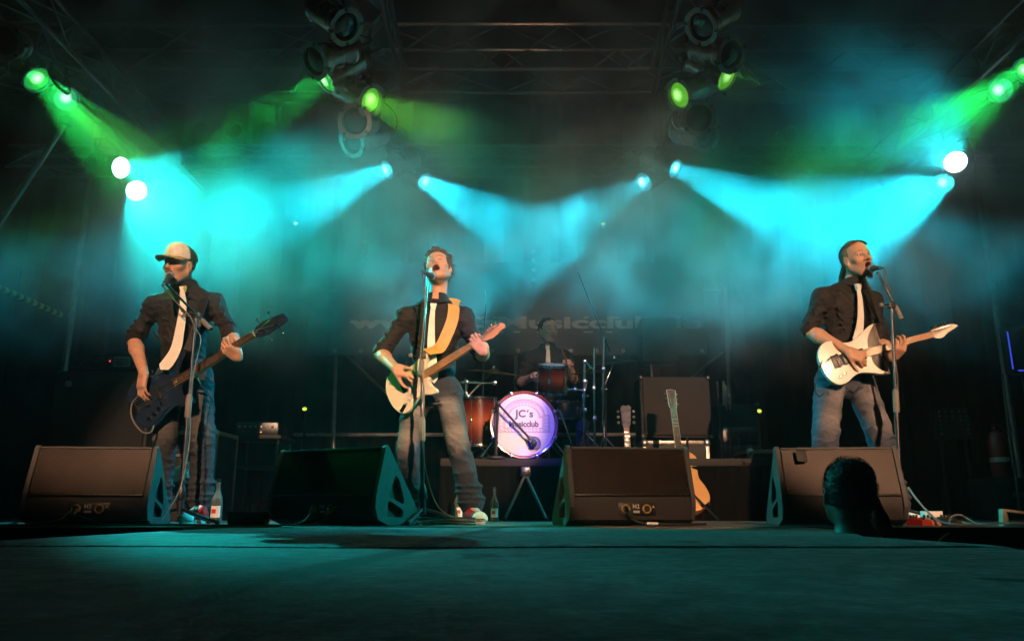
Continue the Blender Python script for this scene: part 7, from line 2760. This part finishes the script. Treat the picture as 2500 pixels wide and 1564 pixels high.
# cables along the stage edge and coils
cable('speaker lead plugged into the leftmost wedge', [w1.location + V3(-0.04, -0.06, 0.075), w1.location + V3(-0.08, -0.10, 0.03), w1.location + V3(-0.25, -0.10, 0.008), w1.location + V3(-0.5, -0.09, 0.006), w1.location + V3(-0.9, -0.07, 0.006)], 0.005, 'cable_grey')
cable('loose lead arching over the plug of the leftmost wedge', [w1.location + V3(-0.32, -0.12, 0.006), w1.location + V3(-0.14, -0.12, 0.045), w1.location + V3(-0.03, -0.10, 0.062), w1.location + V3(0.06, -0.11, 0.045), w1.location + V3(0.17, -0.11, 0.006)], 0.003, 'cable_grey')
cable('cable lying along the stage edge at left', [(-3.2, 4.06, 0.006), (-2.4, 4.04, 0.006), (-1.9, 4.05, 0.007), (-1.4, 4.06, 0.006), (-0.9, 4.05, 0.006)], 0.005, 'cable_grey')
cable('black cable from the second wedge into the dark, left plug', [w2.location + V3(-0.02, -0.07, 0.075), w2.location + V3(-0.06, -0.12, 0.02), w2.location + V3(-0.14, -0.15, 0.006), w2.location + V3(-0.3, -0.12, 0.006)], 0.004)
cable('black cable from the second wedge into the dark, right plug', [w2.location + V3(0.07, -0.05, 0.075), w2.location + V3(0.03, -0.12, 0.02), w2.location + V3(-0.04, -0.17, 0.006), w2.location + V3(-0.2, -0.18, 0.006)], 0.004)
cb_ = w3.location
cable('black lead with a white tag plugged into the third wedge', [cb_ + V3(-0.04, -0.07, 0.07), cb_ + V3(-0.02, -0.10, 0.035), cb_ + V3(0.03, -0.11, 0.016), cb_ + V3(0.12, -0.11, 0.012), cb_ + V3(0.28, -0.10, 0.010), cb_ + V3(0.36, -0.05, 0.010)], 0.006, 'black_rubber')
tg = tag(MB().tube([(0, 0, 0), (0.055, 0, -0.002)], 0.0075, 8).build('cable_tag', 'label_white'), 'white tag wrapped round the lead of the third wedge', 'tag')
tg.location = cb_ + V3(0.05, -0.11, 0.0145)
# coil of cable at the feet of the singer
rnd = random.Random(12)
cc_ = at(1085, 1276, 4.45)
for k in range(5):
    pts = []
    ox, oy = rnd.uniform(-0.05, 0.05), rnd.uniform(-0.03, 0.03)
    rx_, ry_ = rnd.uniform(0.10, 0.17), rnd.uniform(0.06, 0.10)
    ph = rnd.uniform(0, 6)
    n = 26
    for i in range(n):
        a = ph + 2 * math.pi * 1.35 * i / (n - 1)
        pts.append(Vector((cc_.x + 0.03 + ox + rx_ * math.cos(a), 4.42 + oy + ry_ * math.sin(a), 0.006 + 0.007 * k + 0.004 * math.sin(3 * a))))
    cable(['lowest', 'second', 'third', 'fourth', 'topmost'][k] + ' loop of the cable coil at the feet of the singer', pts, 0.004, 'cable_grey' if k % 2 else 'black_rubber', 'coiled cables', 2)
# right edge: pedals, tape roll, cables, wooden frame
mat('pedal_red', (0.45, 0.03, 0.02), 0.4, var=0.15, coat=0.3)
mat('pedal_orange', (0.55, 0.20, 0.08), 0.45, var=0.15)
mat('wood_pale', (0.42, 0.30, 0.20), 0.65, var=0.2, scale=30)
for (px, Y, m, lab, rz) in ((2244, 4.30, 'pedal_red', 'red effect pedal right of the rightmost wedge', 0.3), (2272, 4.38, 'pedal_orange', 'orange effect pedal in the cable clutter at right', -0.2), (2318, 4.36, 'steel_dark', 'dark effect pedal in the cable clutter at right', 0.1)):
    q = at(px, 1270, Y)
    r = thing('effect_pedal', lab, 'effect pedal', (q.x, Y, 0), (0.0, 0, rz), 'effect pedals')
    MB().add([(-.035, -.055, 0), (.035, -.055, 0), (.035, .055, 0), (-.035, .055, 0), (-.033, -.055, .026), (.033, -.055, .026), (.033, .055, .044), (-.033, .055, .044)], [(3, 2, 1, 0), (4, 5, 6, 7), (0, 1, 5, 4), (1, 2, 6, 5), (2, 3, 7, 6), (3, 0, 4, 7)]).build('housing', m, r, smooth=False)
    MB().lathe([(0.009, 0.03), (0.009, 0.042), (0.0005, 0.043)], 12, o=(0, -0.03, 0)).build('foot_switch', 'chrome', r)
    for k in range(3):
        MB().lathe([(0.007, 0.038), (0.006, 0.054), (0.0005, 0.055)], 10, o=(-0.02 + 0.02 * k, 0.035, 0)).build('knob', 'black_plastic', r)
q = at(2282, 1262, 4.45)
rl = thing('tape_roll', 'white roll of tape in the cable clutter at right', 'tape', (q.x, 4.48, 0.046))
MB().lathe([(0.036, -0.028), (0.056, -0.028), (0.056, 0.028), (0.036, 0.028), (0.036, -0.028)], 28).build('tape', 'label_white', rl)
MB().lathe([(0.0355, -0.027), (0.0335, -0.027), (0.0335, 0.027), (0.0355, 0.027)], 28).build('core', 'wood_pale', rl)
bx_ = thing('plank', 'short plank under the tape roll', 'plank', (q.x - 0.01, 4.48, 0.0))
MB().cbox((0, 0, 0.0085), (0.22, 0.12, 0.017), 0.002).build('board', 'wood_pale', bx_)
cable('pale cable falling from behind the rightmost wedge to the floor', [at(2218, 1190, 4.55), at(2236, 1215, 4.45), at(2262, 1245, 4.38), at(2290, 1270, 4.3), at(2330, 1279, 4.2), at(2400, 1282, 4.15)], 0.006, 'cable_grey')
cable('orange cable in the clutter at right', [at(2290, 1262, 4.45), at(2318, 1262, 4.42), at(2345, 1272, 4.32), at(2365, 1280, 4.25)], 0.006, 'cable_orange')
cable('black cable arching up in the clutter at right', [at(2318, 1282, 4.3), at(2322, 1262, 4.32), at(2345, 1256, 4.34), at(2370, 1270, 4.3), at(2392, 1281, 4.25)], 0.005, 'cable_grey')
cable('long cable along the stage edge at right', [at(2380, 1282, 4.2), at(2440, 1276, 4.2), at(2480, 1280, 4.15), at(2560, 1282, 4.15)], 0.005, 'cable_grey')
cable('cable hanging over the stage edge at right', [at(2350, 1284, 4.02), at(2330, 1292, 3.985), at(2296, 1316, 3.95), at(2280, 1345, 3.94)], 0.005, 'cable_grey')
q0 = at(2450, 1280, 4.25)
ws = thing('wooden_rack', 'low wooden stand at the right end of the stage edge', 'stand', (q0.x, 4.25, 0))
MB().cbox((0.0, 0, 0.04), (0.018, 0.04, 0.09), 0.002, Matrix.Rotation(0.12, 3, 'Y')).build('upright', 'wood_pale', ws)
MB().cbox((0.045, 0.05, 0.04), (0.016, 0.03, 0.085), 0.002).build('upright', 'wood_pale', ws)
MB().cbox((0.10, 0.0, 0.068), (0.19, 0.03, 0.014), 0.002, Matrix.Rotation(0.12, 3, 'Y')).build('rail', 'wood_pale', ws)
MB().cbox((0.12, 0.0, 0.012), (0.2, 0.04, 0.012), 0.002).build('foot_board', 'wood_pale', ws)

# ================================================================== sides of the stage
mat('hazard_yellow', (0.34, 0.36, 0.06), 0.6, var=0.15)
hzp = thing('hazard_pole', 'black and yellow striped pole sloping at the left edge', 'pole', at(-40, 685, 6.2))
o = hzp.location
e = at(148, 768, 7.2) - o
N = 22
for k in range(N):
    MB().tube([e * (k / N), e * ((k + 1) / N)], 0.026, 10).build('stripe', 'hazard_yellow' if k % 2 else 'black_paint', hzp)
for (px, lab, Y, y0, y1) in ((158, 'steel corner post with blank lamp discs at the left', 7.4, 580, 860), (2452, 'steel corner post with blank lamp discs at the right', 7.4, 630, 1060)):
    q = at(px, 900, Y)
    r = thing('corner_post', lab, 'post', (q.x, Y, 0), group='corner posts')
    MB().tube([(0, 0, 0), (0, 0, 4.2)], 0.03, 10).build('post', 'scaffold', r)
    for k in range(8):
        zq = at(px, 575 + 28 * k, Y).z
        MB().lathe([(0.024, 0), (0.022, 0.006), (0.0005, 0.007)], 12, frame((0, -1, 0)), (0, -0.031, zq)).build('disc', 'gel_frame', r)
# chains of lamp discs on the backdrop
for (px, y0, n, lab) in ((890, 590, 5, 'string of small pale lamp discs hanging left of the singer'), (1302, 612, 4, 'string of small pale lamp discs hanging right of the singer')):
    q = at(px, y0, 9.1)
    r = thing('lamp_string', lab, 'lamp string', q, group='lamp strings')
    MB().tube([(0, 0.02, 4.15 - q.z), (0, 0.02, -n * 0.13)], 0.006, 6).build('wire', 'black_rubber', r)
    for k in range(n):
        MB().lathe([(0.026, 0), (0.024, 0.008), (0.0005, 0.012)], 12, frame((0, -1, 0)), (0, 0.0, -0.125 * k)).build('disc', 'gel_frame', r)
# blinder panel on the floor at the right
q = at(2328, 1032, 7.6)
bl = thing('blinder_lamp', 'dim panel with rows of small round lamps at the right rear', 'stage lamp', (q.x, 7.6, 0))
MB().cbox((0, 0.05, q.z), (0.34, 0.10, 0.30), 0.01).build('housing', 'black_paint', bl)
for i in range(5):
    for j in range(6):
        if j < 3 or i in (0, 4):
            MB().lathe([(0.016, 0), (0.014, 0.005), (0.0005, 0.007)], 10, frame((0, -1, 0)), (-0.13 + 0.065 * i, -0.001, q.z + 0.11 - 0.043 * j)).build('lamp', 'gel_frame', bl)
for sx in (-1, 1):
    MB().tube([(sx * 0.12, 0.05, 0.0), (sx * 0.12, 0.05, q.z - 0.15)], 0.014, 8).build('leg', 'steel_dark', bl)
# blue lit screen frame at the right edge
q = at(2486, 850, 6.6)
bs = thing('blue_screen', 'blue glowing equipment frame at the right picture edge', 'screen', (q.x + 0.05, 6.6, 0))
a, b = at(2458, 800, 6.6), at(2530, 905, 6.6)
MB().cbox((0.02, 0.06, (a.z + b.z) / 2), (b.x - a.x + 0.1, 0.10, a.z - b.z + 0.04), 0.01).build('housing', 'black_paint', bs)
MB().cbox((a.x - q.x - 0.05, 0.0, (a.z + b.z) / 2 - 0.01), (0.010, 0.006, a.z - b.z - 0.05), 0.002).build('light_strip', 'led_blue', bs)
MB().cbox((0.03, 0.0, b.z + 0.004), (0.22, 0.006, 0.010), 0.002).build('light_strip', 'led_blue', bs)
MB().cbox((0.09, 0.0, (a.z + b.z) / 2), (0.10, 0.006, 0.03), 0.002, Matrix.Rotation(-0.3, 3, 'Y')).build('light_bar', 'led_blue', bs)
MB().tube([(0.0, 0.06, 0), (0.0, 0.06, b.z - 0.02)], 0.02, 8).build('post', 'steel_dark', bs)
cable('thin pale cable hanging down at the right edge', [at(2447, 912, 6.5), at(2452, 960, 6.5), at(2465, 1070, 6.45), at(2480, 1170, 6.4), at(2490, 1250, 6.35)], 0.010, 'cable_grey')
# red fire extinguisher
q = at(2438, 1105, 6.9)
fe = thing('fire_extinguisher', 'red fire extinguisher in the dark at the right rear', 'fire extinguisher', (q.x, 6.9, q.z - 0.22))
mat('ext_red', (0.30, 0.015, 0.012), 0.35, var=0.1, coat=0.4)
MB().lathe([(0.0005, 0.0), (0.07, 0.0), (0.078, 0.01), (0.078, 0.34), (0.06, 0.39), (0.025, 0.41), (0.025, 0.44), (0.0005, 0.44)], 24).build('cylinder', 'ext_red', fe)
MB().lathe([(0.0785, 0.14), (0.0785, 0.18)], 24).build('band', 'label_white', fe)
MB().cbox((0.02, 0, 0.455), (0.09, 0.03, 0.03), 0.006).build('valve', 'black_plastic', fe)
MB().tube(spline([(0.05, 0, 0.44), (0.11, 0, 0.38), (0.10, -0.02, 0.2), (0.09, -0.02, 0.06)], 6), 0.010, 8).build('hose', 'black_rubber', fe)
eb = thing('stage_crate', 'black crate under the fire extinguisher', 'crate', (q.x, 6.9, 0))
MB().cbox((0, 0, (q.z - 0.222) / 2), (0.4, 0.4, q.z - 0.222), 0.01).build('panel', 'case_black', eb)
MB().cbox((0, -0.2, (q.z - 0.222) * 0.6), (0.12, 0.01, 0.04), 0.003).build('handle', 'steel_dark', eb)
# slanting scaffold tube at far left
sg = thing('scaffold_tube', 'slanting steel tube at the far left', 'tube', at(0, 545, 6.0))
o = sg.location
MB().tube([o - o - (at(130, 345, 6.0) - o) * 0.5, (at(130, 345, 6.0) - o) * 1.3], 0.024, 10).build('tube', 'scaffold', sg)
MB().cbox((at(130, 345, 6.0) - o) * 1.25, (0.08, 0.08, 0.08), 0.01).build('coupler', 'steel_dark', sg)

# ================================================================== air: even haze plus drifting fog
hz = MB().box((0.2, 5.0, 2.6), (62, 62, 10.4)).build('haze', None, smooth=False)
hz['kind'] = 'stuff'
hm = bpy.data.materials.new('haze')
hm.use_nodes = True
nt = hm.node_tree
for n in list(nt.nodes):
    nt.nodes.remove(n)
out = nt.nodes.new('ShaderNodeOutputMaterial')
pv = nt.nodes.new('ShaderNodeVolumePrincipled')
pv.inputs['Color'].default_value = (0.9, 0.92, 0.92, 1)
pv.inputs['Density'].default_value = 0.0030
pv.inputs['Anisotropy'].default_value = 0.25
nt.links.new(pv.outputs[0], out.inputs['Volume'])
hz.data.materials.append(hm)

sm = MB().box((0.6, 7.05, 3.05), (10.6, 5.5, 4.0)).build('smoke', None, smooth=False)
sm['kind'] = 'stuff'
m2 = bpy.data.materials.new('smoke')
m2.use_nodes = True
nt = m2.node_tree
for n in list(nt.nodes):
    nt.nodes.remove(n)
out = nt.nodes.new('ShaderNodeOutputMaterial')
pv = nt.nodes.new('ShaderNodeVolumePrincipled')
pv.inputs['Color'].default_value = (0.9, 0.92, 0.92, 1)
pv.inputs['Anisotropy'].default_value = 0.2
tc = nt.nodes.new('ShaderNodeTexCoord')
nz = nt.nodes.new('ShaderNodeTexNoise')
nz.inputs['Scale'].default_value = 1.5
nz.inputs['Detail'].default_value = 6.0
nz.inputs['Distortion'].default_value = 0.9
nt.links.new(tc.outputs['Object'], nz.inputs['Vector'])
mr = nt.nodes.new('ShaderNodeMapRange')
mr.interpolation_type = 'SMOOTHSTEP'
mr.inputs[1].default_value = 0.40
mr.inputs[2].default_value = 0.68
mr.inputs[3].default_value = 0.035
mr.inputs[4].default_value = 0.66
nt.links.new(nz.outputs[0], mr.inputs[0])
# fade to nothing at the box faces
sx = nt.nodes.new('ShaderNodeSeparateXYZ')
nt.links.new(tc.outputs['Generated'], sx.inputs[0])
cur = mr.outputs[0]
for i in range(3):
    pp = nt.nodes.new('ShaderNodeMath'); pp.operation = 'PINGPONG'; pp.inputs[1].default_value = 0.5
    nt.links.new(sx.outputs[i], pp.inputs[0])
    m_ = nt.nodes.new('ShaderNodeMapRange')
    m_.interpolation_type = 'SMOOTHSTEP'
    m_.inputs[1].default_value = 0.0
    m_.inputs[2].default_value = (0.08, 0.12, 0.33)[i]
    nt.links.new(pp.outputs[0], m_.inputs[0])
    mu = nt.nodes.new('ShaderNodeMath'); mu.operation = 'MULTIPLY'
    nt.links.new(cur, mu.inputs[0]); nt.links.new(m_.outputs[0], mu.inputs[1])
    cur = mu.outputs[0]
nt.links.new(cur, pv.inputs['Density'])
nt.links.new(pv.outputs[0], out.inputs['Volume'])
sm.data.materials.append(m2)
